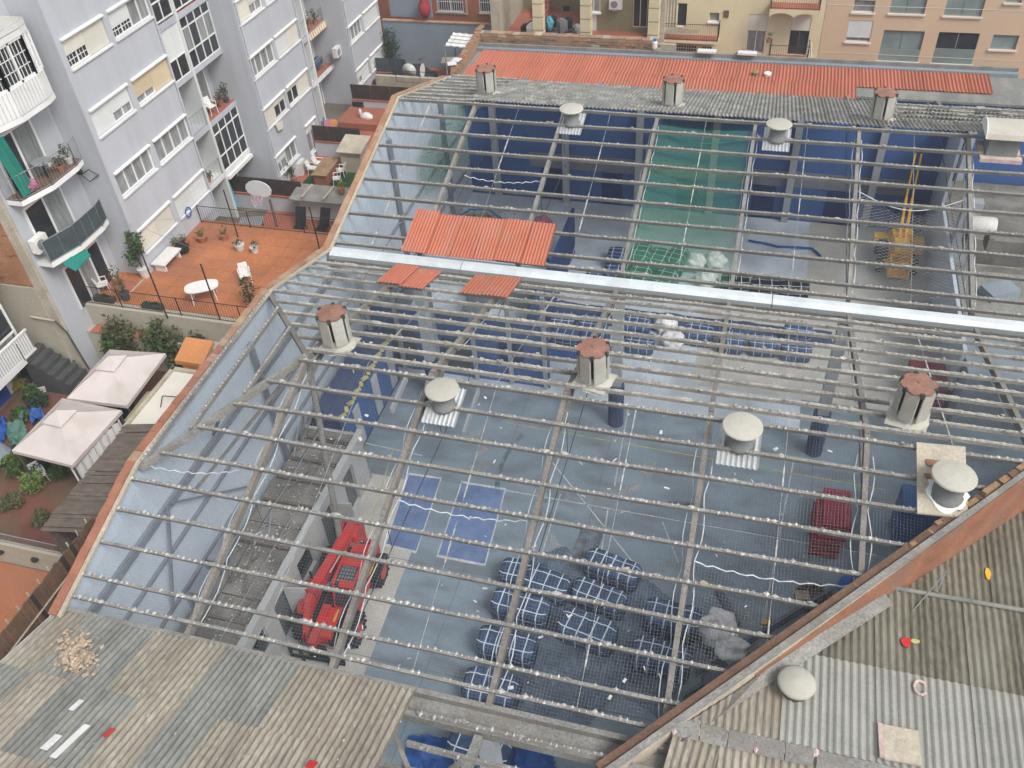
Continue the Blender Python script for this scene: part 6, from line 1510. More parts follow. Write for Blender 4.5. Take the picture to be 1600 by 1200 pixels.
for (px, py, h, r, m, lb) in ((92, 545, 1.1, .6, 'leaf_light', 'bright green shrub beside the garden stairs'), (75, 560, 1.0, .5, 'leaf_olive', 'yellowing shrub left of the bright one'), (95, 585, .9, .55, 'leaf', 'white flowered shrub in the garden'), (75, 603, .5, .35, 'leaf_olive', 'low plant in a ring planter'), (118, 600, .9, .5, 'leaf_dark', 'palm like plant in a pale tub beside the gazebo'), (55, 625, .8, .5, 'leaf', 'leafy bed plant left of the nearer gazebo'), (30, 608, .5, .35, 'leaf_yellow', 'yellow flowering plant by the blue door'), (45, 740, 1.0, .7, 'leaf', 'lush green shrub in front of the nearer gazebo, left one'), (60, 760, .9, .6, 'leaf_light', 'lush green shrub in front of the nearer gazebo, middle one'), (97, 748, .9, .5, 'leaf', 'lush green shrub in front of the nearer gazebo, right one'), (30, 735, .9, .5, 'leaf_light', 'broad leaved shrub at the left of the front bed'), (265, 570, 1.0, .4, 'leaf_light', 'bright spiky plant behind the further gazebo'), (20, 790, .4, .5, 'leaf_olive', 'low weeds on the red paving'), (65, 815, .5, .4, 'leaf_olive', 'weedy clump by the lean-to'), (85, 570, .8, .5, 'leaf_dark', 'dark shrub behind the yellowing one'), (108, 565, .7, .5, 'leaf_olive', 'dry shrub at the corner of the further gazebo'), (50, 590, .7, .5, 'leaf_dark', 'dark shrub in front of the blue door'), (62, 640, .7, .6, 'leaf_dark', 'dark bed of foliage left of the nearer gazebo peak'), (40, 655, .6, .5, 'leaf', 'leafy plant beside the blue tarp'), (75, 735, .8, .6, 'leaf_dark', 'dark foliage tucked under the nearer gazebo'), (140, 545, .9, .5, 'leaf', 'pale flowering bush at the back corner of the further gazebo')):
    plant(G(px, py, ZG), h, r, m, lb, None, 480, .18, name='shrub', cat='shrub', group='garden shrubs')
q = G(67, 752, ZG); chair(q, 1.0, 'grey plastic chair among the shrubs before the nearer gazebo', 'white_shutter', 'grey garden chairs')
def gl(*pp): return [G(a, b_, ZG + .3) for a, b_ in pp]
for pts, m, lb, sd_ in (((( 40, 640), (62, 632), (70, 650), (48, 660)), 'tarp_blue', 'crumpled blue tarp left of the nearer gazebo', 1), (((8, 665), (40, 650), (42, 690), (15, 700)), 'green_tarp', 'green cloth lying left of the nearer gazebo', 2), (((-6, 660), (12, 655), (12, 680), (-6, 690)), 'blue_cloth', 'blue cloth at the left edge of the garden', 3), (((-8, 700), (14, 695), (16, 730), (-8, 745)), 'wall_bluegray', 'grey blue cover at the left edge of the garden', 4)):
    cloth('garden_cover', gl(*pts), m, lb, ZG + .05, .9, 30, sd_, 'cover')
for px, py, lb in ((112, 603, 'pale tub planter by the further gazebo'), (70, 606, 'white ring planter on the garden floor')):
    q = G(px, py, ZG); single('tub', MB().lathe(q, [(.35, 0), (.42, .35), (.36, .35), (.33, .2)], 16), 'pot_white', lb, 'tub')
q = G(192, 628, 2.6); t = thing('push_cart', 'dark hand cart standing between the gazebos and the shed', 'cart', (q.x, q.y, ZG)); MB().cbox((q.x, q.y, ZG + .4), .5, .6, .6, .4).build('body', 'black', t); MB().path([Vector((q.x - .2, q.y, ZG + .9)), Vector((q.x - .25, q.y + .2, ZG + 1.6)), Vector((q.x + .15, q.y + .3, ZG + 1.6)), Vector((q.x + .2, q.y, ZG + .9))], .03, 6).build('handle', 'black', t)
# ============================================================ lower courts
def divider(y, x0, x1, label, m='screen_brown', wm='lavender'):
    t = thing('court_divider', label, 'fence', ((x0 + x1) / 2, y, ZG), 'garden dividers below the apartment block'); MB().box(x0, x1, y - .1, y + .1, ZG, 2.45).build('wall', wm, t); MB().box(x0, x1, y - .14, y + .14, 2.452, 2.52).build('coping', 'red_tile', t)
    n = max(2, round((x1 - x0) / 1.2))
    for i in range(n): MB().box(x0 + (x1 - x0) * i / n + .02, x0 + (x1 - x0) * (i + 1) / n - .02, y - .03, y + .03, 2.53, 3.5).build('screen_panel', m, t)
    return t
dv1 = divider(39.0, -29.3, -24.4, 'brown screened divider nearest the basketball hoop'); divider(45.6, -26.8, -23.6, 'brown screened divider behind the green turf'); divider(51.6, -26.8, -22.6, 'brown screened divider behind the terrace with toys')
divider(56.0, -26.8, -24.5, 'grey green screen by the dark car', 'screen_green')
wl_ = thing('court_shelter', 'grey brown shelter roof with pots behind the basketball court', 'shelter', (-22, 38.6, ZG)); MB().box(-24.4, -18.5, 38.4, 38.6, ZG, 3.0).build('wall', 'white_shutter', wl_); MB().prism([(-24.7, 37.9, 2.95), (-18.3, 37.9, 2.95), (-18.3, 39.3, 3.15), (-24.7, 39.3, 3.15)], (0, 0, .08)).build('roof', 'concrete', wl_)
for x in (-23.9, -22.6, -21.1, -19.6): MB().box(x, x + .1, 37.9, 39.3, 3.2, 3.26).build('roof_batten', 'cement_beige', wl_)
plant((-21.8, 38.7, 3.22), .35, .3, 'leaf_light', 'clay pot with bright plant on the shelter roof', 'pot_clay', 60, .14, stem=False); plant((-19.2, 38.7, 3.22), .4, .4, 'leaf_olive', 'spiky plant on the shelter roof by the hall wall', 'pot_clay', 60, .16, stem=False)
def deckchair(q, rz, label):
    t = thing('deck_chair', label, 'chair', q, 'dark reclining chairs on the court', rz); MB().prism([(-.3, 0, .35), (.3, 0, .35), (.3, .5, 1.2), (-.3, .5, 1.2)], (0, .05, 0)).build('backrest', 'black', t, local=True); MB().box(-.3, .3, -.7, 0, .32, .38).build('seat', 'black', t, local=True)
    for x in (-.28, .28):
        MB().tube((x, -.6, 0), (x, -.6, .34), .02, n=5).build('leg', 'iron', t, local=True); MB().tube((x, .1, 0), (x, .1, .4), .02, n=5).build('leg', 'iron', t, local=True)
deckchair(G(472, 360, ZG), .1, 'dark reclining chair left of the two by the shelter'); deckchair(G(508, 362, ZG), -.1, 'dark reclining chair right of the two by the shelter')
q = G(443, 392, ZG); t = thing('basketball_hoop', 'basketball hoop with grey backboard on a timber post', 'basketball hoop', q)
MB().tube(q, q + Vector((-.05, .1, 3.1)), .09, .07, 8).build('post', 'timber_gray', t); bc = q + Vector((-.75, .35, 3.15))
n = 14; bp = [bc + Vector((math.cos(6.283 * i / n) * .75, .02, .30 + max(-.45, math.sin(6.283 * i / n) * .5))) for i in range(n)]; MB().prism(bp, (0, .05, 0)).build('backboard', 'white_shutter', t)
MB().path([bc + Vector((.30 * math.cos(R_(30 * i)), -.35 + .30 * math.sin(R_(30 * i)), -.05)) for i in range(13)], .025, 5).build('rim', 'pink_cloth', t); hn = MB()
for i in range(10): hn.tube(bc + Vector((.3 * math.cos(R_(36 * i)), -.35 + .3 * math.sin(R_(36 * i)), -.05)), bc + Vector((.18 * math.cos(R_(36 * i + 18)), -.35 + .18 * math.sin(R_(36 * i + 18)), -.5)), .01, n=4)
hn.build('hoop_net', 'white_paint', t)
q = G(394, 352, ZG + .5); t = thing('covered_table', 'dark covered garden table beneath the hoop', 'table', (q.x, q.y, ZG)); MB().cbox((q.x, q.y, ZG + .7), 1.3, 1.0, .06, .3).build('top', 'metal_gray', t); MB().cbox((q.x, q.y, ZG), 1.0, .75, .7, .3).build('cover', 'black', t)
q = G(438, 378, ZG); single('ground_mat', MB().cbox(q + Vector((0, 0, .025)), 1.5, 1.0, .05, .2), 'screen_green', 'dark green mat on the red court', 'mat'); q = G(466, 380, ZG); single('rack', MB().cbox(q + Vector((0, 0, .025)), .9, .35, .2, .2), 'plastic_white', 'white slatted rack on the red court', 'rack')
single('parasol', MB().tube(G(372, 330, ZG) + Vector((0, 0, .3)), G(372, 330, ZG) + Vector((-.1, .1, 2.0)), .10, .04, 8), 'cyan_cloth', 'closed turquoise parasol by the apartment wall', 'parasol')
struct('turf', MB().box(-26.2, -22.4, 40.9, 44.6, ZG + .022, ZG + .05), 'turf')
q = G(512, 278, ZG); t = thing('wooden_table', 'brown wooden box table on the green turf', 'table', q); MB().cbox(q, .8, 2.0, .72, .05).build('body', 'red_tile', t); MB().cbox(q + Vector((0, 0, .722)), 1.0, 2.2, .06, .05).build('tabletop', 'timber', t)
for px, py, rz, lb in ((490, 272, 1.6, 'white chair left of the wooden table, near one'), (500, 264, 1.6, 'white chair left of the wooden table, far one'), (535, 275, -1.5, 'white chair right of the wooden table, far one'), (528, 288, -1.2, 'white chair right of the wooden table, near one')): chair(G(px, py, ZG), rz, lb, 'canvas_white', 'white chairs around the wooden table')
q = G(545, 262, ZG); single('garden_shed', MB().box(q.x - .1, q.x + 1.2, q.y - .6, q.y + .7, ZG, 2.9).prism([(q.x - .25, q.y - .8, 2.9), (q.x + 1.4, q.y - .8, 2.9), (q.x + 1.4, q.y + .9, 3.2), (q.x - .25, q.y + .9, 3.2)], (0, 0, .06)), 'cement_beige', 'small pale shed between green turf and hall wall', 'shed')
plant(G(450, 292, ZG), 1.0, .4, 'leaf_olive', 'potted plant at the corner of the second block', 'pot_clay', 130, .15); plant(G(460, 285, ZG), .9, .35, 'leaf', 'clay potted plant beside the corner of the second block', 'pot_clay', 110, .15)
q = G(466, 270, ZG); single('storage_box', MB().cbox(q, .9, .8, .8, .1), 'pot_white', 'pale storage box at the foot of the second block', 'box')
# toys and frame on the next terrace
q = G(523, 215, ZG); t = thing('swing_frame', 'child swing frame with orange slide on the terrace', 'play frame', q)
for dx, m in ((-.9, 'cyan_cloth'), (.6, 'green_cloth')): MB().beam(q + Vector((dx, .3, 0)), q + Vector((dx * .6, .1, 1.3)), .12, .06).build('support', m, t)
MB().prism([q + Vector(v) for v in ((-.4, -.4, .1), (.2, -.4, .1), (.2, .6, .9), (-.4, .6, .9))], (0, 0, .06)).build('slide', 'orange_plastic', t)
q = G(520, 230, ZG); t = thing('bicycle_frame', 'dark exercise bicycle frame on the red terrace', 'bicycle', q)
for dx in (-.5, .5): MB().path([q + Vector((dx + .3 * math.cos(R_(30 * i)), 0, .32 + .3 * math.sin(R_(30 * i)))) for i in range(13)], .025, 5).build('wheel', 'iron', t)
MB().path([q + Vector((-.5, 0, .32)), q + Vector((-.1, 0, .8)), q + Vector((.4, 0, .85)), q + Vector((.5, 0, .32))], .03, 5).build('frame', 'iron', t)
q = G(500, 205, 2.0); single('round_sign', MB().lathe((XF + .02, 47.6, 2.5), [(.42, 0), (.42, .04)], 18, 'x'), 'pink_cloth', 'round red sign on the wall of the second block', 'sign')
q = G(543, 178, 2.3); single('wall_panel', MB().box(q.x - .4, q.x + .4, 51.44, 51.49, 1.8, 2.35), 'black', 'small black panel on the lavender divider', 'panel')
q = G(575, 195, ZG); t = thing('white_bird_statue', 'white garden ornament shaped like a bird by the hall wall', 'ornament', q); MB().ball(q + Vector((0, 0, .55)), .45, .25, .3, 12, 8, .3, 2).build('body', 'plastic_white', t, True); MB().tube(q + Vector((.0, 0, .4)), q + Vector((.0, 0, 0)), .05, n=6).build('leg', 'metal_gray', t); MB().ball(q + Vector((-.4, 0, .85)), .12, .1, .25, 8, 6).build('neck', 'plastic_white', t, True)
plant(G(575, 172, ZG), .9, .7, 'leaf_light', 'bright leafy shrub at the far divider by the hall wall', None, 220, .2, name='shrub', cat='shrub')
for px, py, lb in ((540, 232, 'clay pot on the ledge, left one'), (552, 231, 'clay pot on the ledge, right one'), (566, 187, 'clay trough by the hall wall')): plant(G(px, py, ZG), .25, .22, 'leaf_olive', lb, 'pot_clay', 30, .1, stem=False, pr=.16, ph=.25)

# plants and small things on the balconies
random.seed(141)
for (x, y, z, h, r, m, pot, lb) in ((-28.6, 35.6, 4.34, .6, .35, 'leaf_light', 'pot_clay', 'bright plant on the lower open loggia of the first recess'), (-28.6, 36.8, 4.34, .4, .3, 'leaf', 'pot_clay', 'small plant beside the bright one on the lower loggia'), (-28.7, 39.9, 7.24, .6, .35, 'leaf_olive', 'pot_clay', 'dry plant on the open tiled loggia'), (-28.6, 40.4, 7.24, .9, .35, 'leaf_olive', 'dark_stone', 'tall dry plant in the corner of the tiled loggia'), (-28.6, 51.0, 7.24, .8, .45, 'leaf', 'pot_clay', 'leafy plant on the upper far loggia'), (-28.6, 52.0, 7.24, .6, .4, 'leaf_dark', 'pot_clay', 'dark plant on the upper far loggia corner'), (-28.6, 48.2, 7.24, .5, .3, 'leaf_olive', 'pot_clay', 'small plant on the left of the upper far loggia'), (-27.7, 27.3, 10.6, .6, .35, 'leaf', 'pot_white', 'bushy plant in a white pot on the middle left balcony'), (-27.6, 26.6, 10.6, .4, .28, 'leaf_olive', 'pot_clay', 'low plant along the middle left balcony railing')):
    plant((x, y, z), h, r, m, lb, pot, 120, .13, pr=.16, ph=.26)
t = thing('balcony_table', 'small grey table on the middle left balcony', 'table', (-27.9, 26.1, 10.6)); MB().lathe((-27.9, 26.1, 10.6), [(.4, .68), (.4, .72)], 16).build('tabletop', 'metal_gray', t); MB().tube((-27.9, 26.1, 10.6), (-27.9, 26.1, 11.28), .04, n=6).build('leg', 'iron', t)
chair(Vector((-28.7, 39.0, 7.24)), 1.2, 'white chair on the open tiled loggia', group='chairs on the loggias'); chair(Vector((-28.7, 36.2, 7.21)), .6, 'white chair on the upper open loggia of the first recess', group='chairs on the loggias')
t = thing('drying_rack', 'grey drying rack with dark clothes on the far loggia', 'rack', (-28.7, 51.4, 4.34))
for dy in (-.6, .6): MB().path([Vector((-29.0, 51.4 + dy, 4.34)), Vector((-28.6, 51.4 + dy, 5.2))], .02, 5).path([Vector((-28.5, 51.4 + dy, 4.34)), Vector((-29.0, 51.4 + dy, 5.2))], .02, 5).build('stand', 'metal_gray', t)
for k in range(4): MB().box(-29.0 + k * .13, -28.96 + k * .13, 50.85, 51.9, 4.75, 5.18).build('garment', random.choice(['bale_navy', 'steel_dark', 'metal_gray']), t)
for k, (a, b_, lb) in enumerate((((XF + .05, 28.3, 7.2), (-17.2, 25.6, 6.9), 'thin clothes line from the lavender corner to the hall wall'), ((-22.9, 33.0, 5.6), (XF + .1, 29.5, 6.6), 'thin clothes line across the orange terrace'))):
    single('clothes_line', MB().path([Vector(a).lerp(Vector(b_), i / 10) - Vector((0, 0, .5 * (i / 10) * (1 - i / 10))) for i in range(11)], .008, 4), 'metal_gray', lb, 'line')
# ============================================================ yards and houses beyond
random.seed(121)
ZY = 2.0
struct('far_yard', MB().box(-27, 40, 49.1, 80, -.25, ZY), 'red_tile')
# parked dark car and blue yard wall in the far left corner
q = G(588, 118, 2.2)
car = thing('parked_car', 'dark blue car parked in the yard beside the last block', 'car', (-24.6, 57.0 - 1.2, ZG))
L_ = lambda n, mb, m, s_=False: mb.build(n, m, car, s_, local=True)
body = [(-2.1, .35), (-2.15, .75), (-1.95, .95), (-1.0, 1.02), (-.45, 1.42), (.9, 1.46), (1.65, 1.05), (2.05, .98), (2.15, .6), (2.1, .35)]
L_('body', MB().prism([(x, -.85, z) for x, z in body], (0, 1.7, 0)), 'car_dark'); L_('windows', MB().prism([(x, -.87, z) for x, z in ((-.9, 1.04), (-.42, 1.36), (.85, 1.40), (1.4, 1.06))], (0, 1.74, 0)), 'glass_dark')
for x in (-1.35, 1.35):
    for y in (-.9, .72): L_('wheel', MB().lathe((x, y, .33), [(.2, 0), (.32, .02), (.32, .16), (.2, .18)], 16, 'y'), 'tyre')
bwall = thing('yard_wall', 'blue grey rendered yard wall with terracotta coping', 'wall', (-22, 58.2, ZY)); MB().box(-26.8, -18.2, 58.2, 58.4, 0, 5.25).build('masonry', 'wall_bluegray', bwall)
x = -26.8
while x < -18.4: MB().box(x, x + .58, 58.14, 58.46, 5.252, 5.32).build('coping_tile', 'coping', bwall); x += .6
MB().box(-26.4, -23.3, 58.9, 59.1, 5.3, 6.6).build('upper_wall', 'wall_bluegray', bwall); MB().box(-26.45, -23.25, 58.85, 59.15, 6.602, 6.68).build('coping_tile', 'coping', bwall)
# red brick house
def facadeY(t, Y, x0, x1, z0, z1, holes, m, depth=.18):
    cut_wall(MB(), (0, Y, 0), (1, 0, 0), (0, -1, 0), x0, x1, z0, z1, holes, depth).build('facade', m, t); MB().box(x0, x1, Y + depth + .03, Y + 8, z0, z1).build('core', m, t)
def hole(x0, y0, x1, y1, Y):
    a, b_ = GY((x0 + x1) / 2, y0, Y), GY((x0 + x1) / 2, y1, Y); l, r = GY(x0, (y0 + y1) / 2, Y), GY(x1, (y0 + y1) / 2, Y); return (l.x, r.x, b_.z, a.z)
def win(t, Y, h, pane='glass_dark', nx=2, frame='white_paint', shutter=0, sm='cream_shutter', sill='white_paint', depth=.15, bars=None):
    a, b_, c, d = h; w = .05; fr = MB(); fr.box(a, b_, Y + depth - .05, Y + depth, c, c + w).box(a, b_, Y + depth - .05, Y + depth, d - w, d)
    for i in range(nx + 1): x = a + (b_ - a) * i / nx; fr.box(max(a, x - w / 2), min(b_, x + w / 2), Y + depth - .052, Y + depth - .002, c + w, d - w)
    f = fr.build('window', frame, t)
    for i in range(nx): MB().box(a + (b_ - a) * i / nx + w / 2, a + (b_ - a) * (i + 1) / nx - w / 2, Y + depth - .02, Y + depth + .01, c + w, d - w).build('pane', pane if isinstance(pane, str) else pane[i % len(pane)], f)
    if shutter: MB().box(a + .01, b_ - .01, Y + .03, Y + .06, d - (d - c) * shutter, d).build('shutter', sm, f)
    if sill: MB().box(a - .08, b_ + .08, Y - .10, Y + depth - .055, c - .09, c - .002).build('sill', sill, f)
    if bars:
        g = MB(); n = max(4, int((b_ - a) / .15))
        for i in range(n + 1): x = a + (b_ - a) * i / n; g.box(x - .012, x + .012, Y - .05, Y - .03, c, d)
        for i in range(4): g.box(a, b_, Y - .052, Y - .032, c + (d - c) * i / 3 - .015, c + (d - c) * i / 3 + .015)
        g.build('window_bars', bars, f)
    return f
Y = 60.5
rb_ = thing('brick_house', 'red brick house with white barred windows at top left', 'building', (-21, Y, ZY))
hs_ = [hole(612, -25, 652, 8, Y), hole(682, -30, 722, 18, Y), hole(748, -30, 786, 20, Y)]
facadeY(rb_, Y, -28, -18.0, ZY, 12, hs_, 'wall_brickred')
for h in hs_: win(rb_, Y, h, 'glass_dark', 2, bars='white_paint', sill='cement_beige')
h = hole(676, -30, 729, 22, Y); MB().box(h[0] + .1, h[1], Y - .06, Y - .005, h[2], h[2] + .12).build('trim', 'cement_beige', rb_); MB().box(h[1] - .12, h[1], Y - .06, Y - .005, h[2] + .122, h[3]).build('trim', 'cement_beige', rb_)
bk = MB().box(0, .5, -.012, 0, 0, .12).mesh('brick', 'wall_brickred')
for i in range(160): 
    xx = -27.5 + .52 * random.randint(0, 18); zz = 5.3 + .135 * random.randint(0, 22)
    if any(h[0] - .7 < xx < h[1] + .15 and h[2] - .3 < zz < h[3] + .1 for h in hs_): continue
    inst(bk, 'brick', rb_, Vector((xx, Y, zz)) - rb_.location)
single('clay_jar', MB().lathe(GY(665, 28, 58.3), [(.2, 0), (.42, .5), (.4, .9), (.25, 1.2), (.3, 1.3)], 16), 'dark_red', 'large dark clay jar on the yard wall', 'jar', smooth=True)
# yard furniture
t = thing('pergola_awning', 'white folded fabric pergola awning in the far yard', 'awning', (-19.4, 54, ZY))
P4 = [GY(695, 70, 54.5), GY(737, 74, 54.5), GY(748, 54, 56.8), GY(707, 50, 56.8)]
zc = 5.6; P4 = [G(694, 71, zc), G(735, 75, zc), G(748, 54, zc), G(708, 50, zc)]
for i in range(4):
    a0, a1 = P4[0].lerp(P4[3], i / 4), P4[1].lerp(P4[2], i / 4); b0, b1 = P4[0].lerp(P4[3], (i + 1) / 4), P4[1].lerp(P4[2], (i + 1) / 4); vs = []; fs = []; n = 12
    for j in range(5):
        for k in range(n + 1): v = a0.lerp(a1, k / n).lerp(b0.lerp(b1, k / n), j / 4); v.z -= .09 * math.sin(math.pi * j / 4) + .05 * abs(math.sin(math.pi * 4 * k / n)); vs.append(v)
    for j in range(4):
        for k in range(n): q = j * (n + 1) + k; fs.append((q, q + 1, q + n + 2, q + n + 1))
    MB().add(vs, fs).build('fabric_panel', 'canvas_white', t)
    MB().tube(a0, a1, .02, n=6).build('rail', 'metal_gray', t)
for p in P4: MB().tube((p.x, p.y, ZY), p, .05, n=6).build('post', 'metal_gray', t)
plant(G(608, 108, ZY), 2.6, 1.0, 'leaf_dark', 'tall dark bush at the corner of the last block', None, 420, .24, name='shrub', cat='shrub'); plant(G(672, 98, ZY), 1.8, .9, 'leaf_dark', 'rounded dark bush before the blue yard wall', None, 330, .22, name='shrub', cat='shrub')
cs = thing('court_step', 'pale wall bench with railing in front of the far yard', 'wall', (-22, 53.0, ZG)); MB().box(-25.5, -17.5, 52.9, 53.2, ZG, 3.6).build('wall', 'cement_beige', cs); railing(cs, [(-23.8, 52.5), (-20.5, 52.5)], 3.4, .8, .5, 'iron')
q = G(640, 115, 3.6); t = thing('satellite_dish', 'cream satellite dish leaning in the far yard', 'dish', (q.x, q.y, 3.0)); MB().lathe((q.x, q.y, 3.8), [(.5, 0), (.47, .05), (.28, .1), (.04, .13)], 20, 'y').build('bowl', 'pot_white', t, True); MB().tube((q.x, q.y, 3.0), (q.x, q.y + .1, 3.8), .05, n=6).build('stand', 'metal_gray', t); MB().lathe((q.x + .9, q.y - .1, 3.9), [(.05, 0), (.4, .05), (.45, .1)], 16, 'x').build('second_bowl', 'plastic_white', t)
q = G(708, 95, 3.0); single('table', MB().cbox(Vector((q.x, q.y, 3.0)), 1.6, 1.0, .08, .2).cbox(Vector((q.x, q.y, ZY)), .3, .3, 1.0), 'cement_beige', 'pale table under the white awning', 'table')
# brick side wall left of the red roof and rear wall
sw = thing('old_brick_wall', 'crumbling brick wall climbing beside the red roof', 'wall', (-17, 47, 5))
MB().prism([(-16.98, 44.6, ZY), (-16.98, 49.6, ZY), (-16.98, 49.6, 8.2), (-16.98, 44.6, 7.8)], (.36, 0, 0)).build('core', 'brick', sw)
for i in range(46):
    y = 44.4 + i * .122; MB().cbox((-16.8 + random.uniform(-.04, .04), y + .25, 7.8 + (y - 44.3) * .08), random.uniform(.28, .42), .11, random.uniform(.03, .10), random.uniform(-.1, .1)).build('brick', random.choice(['brick', 'brick', 'brick_orange', 'coping']), sw)
for i in range(2): q = Vector((-17.0 + .1 * i, 45.1 + .5 * i, 8.05)); MB().cbox(q, .5, .45, .05, .4 + i).build('loose_slab', 'paper', sw)
rw = thing('brick_wall', 'old brick wall with mortar stains behind the red roof', 'wall', (-8, 49.5, 5)); MB().box(-16.9, -6.2, 49.3, 49.7, ZY, 8.15).build('core', 'brick', rw)
bk2 = [MB().box(0, .46, -.03, 0, 0, .13).mesh('brick', m) for m in ('brick', 'coping', 'cement_beige')]
for r in range(6):
    for i in range(21):
        if random.random() < .75: inst(random.choice(bk2 if random.random() < .3 else bk2[:1]), 'brick', rw, Vector((-16.8 + i * .5 + .25 * (r % 2), 49.3 - random.uniform(0, .02), 7.2 + r * .155)) - rw.location)
for i in range(24): MB().cbox((-16.7 + i * .44, 49.5, 8.152), .42, .42, random.uniform(.02, .07), random.uniform(-.06, .06)).build('capping_brick', random.choice(['brick', 'brick', 'brick', 'coping', 'cement_beige']), rw)
# open porch house
Y = 57.0
ph_ = thing('porch_house', 'olive walled house with an open cluttered porch and cream pillars', 'building', (-12, Y, ZY))
MB().box(-17.5, -7.9, Y + 3.0, Y + 6, ZY, 12).build('back_wall', 'wall_olive', ph_); MB().box(-17.8, -7.9, Y - 3.2, Y + 3.0, ZY, 5.75).build('porch_floor', 'red_tile', ph_)
for px in (842, 916, 1022):
    a = GY(px, 30, Y - 2.6); MB().box(a.x - .32, a.x + .32, Y - 2.9, Y - 2.3, 5.75, 12).build('pillar', 'wall_yellow', ph_); 
    for z in (6.6, 7.4, 8.2): MB().box(a.x - .33, a.x + .33, Y - 2.91, Y - 2.29, z, z + .05).build('pillar_joint', 'wall_olive', ph_)
MB().box(-12.0, -8.0, Y - .2, Y + 2.9, 5.75, 12).build('room', 'wall_olive', ph_)
Yr = Y - .2
h = hole(918, -25, 938, 18, Yr); win(ph_, Yr - .16, h, 'glass_curtain', 2); h = hole(990, -20, 1012, 42, Yr); win(ph_, Yr - .16, h, 'glass_dark', 2, sill=None)
h = hole(918, 18, 932, 60, Yr); MB().box(h[0], h[1], Yr - .05, Yr - .003, h[2], h[3]).build('white_door', 'white_paint', ph_)
MB().box(-17.6, -17.0, Y - 2.5, Y + 3, 5.75, 8.2).build('stair_wall', 'cement_beige', ph_)
for i in range(5): MB().box(-15.9, -14.9, Y + 1.2 + i * .3, Y + 1.5 + i * .3, 5.75, 6.0 + i * .22).build('step', 'red_tile', ph_)
MB().box(-15.8, -15.0, Y + 2.95, Y + 2.99, 6.9, 9).build('door', 'timber_brown', ph_)
random.seed(131)
for i, (px, pz, m, lb) in enumerate(((850, 0, 'timber', 'left orange wooden board on the porch wall'), (869, 0, 'timber', 'right orange wooden board on the porch wall'), (885, 0, 'black', 'dark picture frame on the porch wall'))):
    h = hole(px - 5, 10, px + 5, 32, Y + 2.9); single('wall_board', MB().box(h[0], h[1], Y + 2.9, Y + 2.98, h[2], h[3]), m, lb, 'board')
aircon(Vector((GY(963, 8, Yr).x, Yr - .2, GY(963, 12, Yr).z)), 'white air conditioner on the olive porch wall', 'y')
for i in range(11):
    x = -15.6 + i * .33; hh = random.uniform(.4, 1.1); single('porch_clutter', MB().cbox((x, Y - 1.6 + .4 * (i % 3), 5.75), random.uniform(.3, .6), .5, hh, i).ball((x, Y - 1.6 + .4 * (i % 3), 5.75 + hh), .2, .2, .15, 8, 6, .4, i), random.choice(['black', 'metal_gray', 'timber_brown', 'dark_stone', 'iron']), 'dark household clutter on the open porch, %s from the stairs' % ['first', 'second', 'third', 'fourth', 'fifth', 'sixth', 'seventh', 'eighth', 'ninth', 'tenth', 'last'][i], 'clutter', group='clutter on the open porch')
single('round_basket', MB().lathe((-14.9, Y - 2.1, 5.75), [(.3, 0), (.5, .3), (.5, .8), (.3, 1.0)], 14), 'plastic_white', 'white rounded basket on the porch', 'basket'); single('cloth_bag', MB().ball((-13.9, Y - 1.9, 6.7), .25, .25, .4, 10, 7, .4, 5), 'cyan_cloth', 'light blue bag on the porch table', 'bag')
# yellow house
Y = 57.0
yh = thing('yellow_house', 'pale yellow house with balconies in the middle of the background', 'building', (-2, Y, ZY))
HO = [hole(1058, 5, 1073, 42, Y), hole(1108, 20, 1124, 34, Y), hole(1056, 70, 1088, 84, Y), hole(1096, 72, 1112, 86, Y), hole(1168, 22, 1196, 84, Y), hole(1234, 26, 1264, 86, Y), hole(1164, 92, 1185, 104, Y)]
xr = GY(1282, 60, Y).x
facadeY(yh, Y, -7.6, xr, ZY, 13, HO, 'wall_yellow')
win(yh, Y, HO[0], 'glass_dark', 1, sill=None); win(yh, Y, HO[1], 'glass_curtain', 1); win(yh, Y, HO[2], 'glass_dark', 2, bars='white_paint'); win(yh, Y, HO[3], 'glass_dark', 2, bars='white_paint'); win(yh, Y, HO[4], 'glass_curtain', 2, shutter=.42, sill=None); win(yh, Y, HO[5], 'glass_dark', 2, 'timber_brown', shutter=.36, sill=None); win(yh, Y, HO[6], 'glass_dark', 1, 'dark_stone')
h = hole(1131, 16, 1139, 27, Y); MB().box(h[0], h[1], Y - .05, Y - .003, h[2], h[3]).build('wall_vent', 'timber_brown', yh)
def balc(px0, px1, py, dep, label, arch=False, tile='red_tile', clothm=None):
    a, b_ = GY(px0, py, Y - dep), GY(px1, py, Y - dep); z = a.z
    MB().box(a.x, b_.x, Y - dep, Y - .003, z - .16, z).build('balcony_slab', 'wall_yellow', yh); MB().box(a.x + .02, b_.x - .02, Y - dep + .02, Y - .01, z + .001, z + .03).build('balcony_tiles', tile, yh)
    railing(yh, [(a.x + .04, Y - .05), (a.x + .04, Y - dep + .05), (b_.x - .04, Y - dep + .05), (b_.x - .04, Y - .05)], z, 1.0, .13)
    if arch:
        n = 2; w = (b_.x - a.x) / n
        for i in range(n):
            pts = [(a.x + w * i, z - .16)] + [(a.x + w * (i + .5) + w * .48 * math.cos(t_), z - .52 + .30 * math.sin(t_)) for t_ in [math.pi * (1 - k / 10) for k in range(11)]] + [(a.x + w * (i + 1), z - .16)]
            MB().prism([(x, Y - dep, zz) for x, zz in pts], (0, .12, 0)).build('balcony_arch', 'wall_yellow', yh)
balc(1200, 1262, 96, 1.1, 'x', True); balc(1203, 1282, 14, 1.1, 'x', True); balc(1036, 1122, 62, .9, 'x')
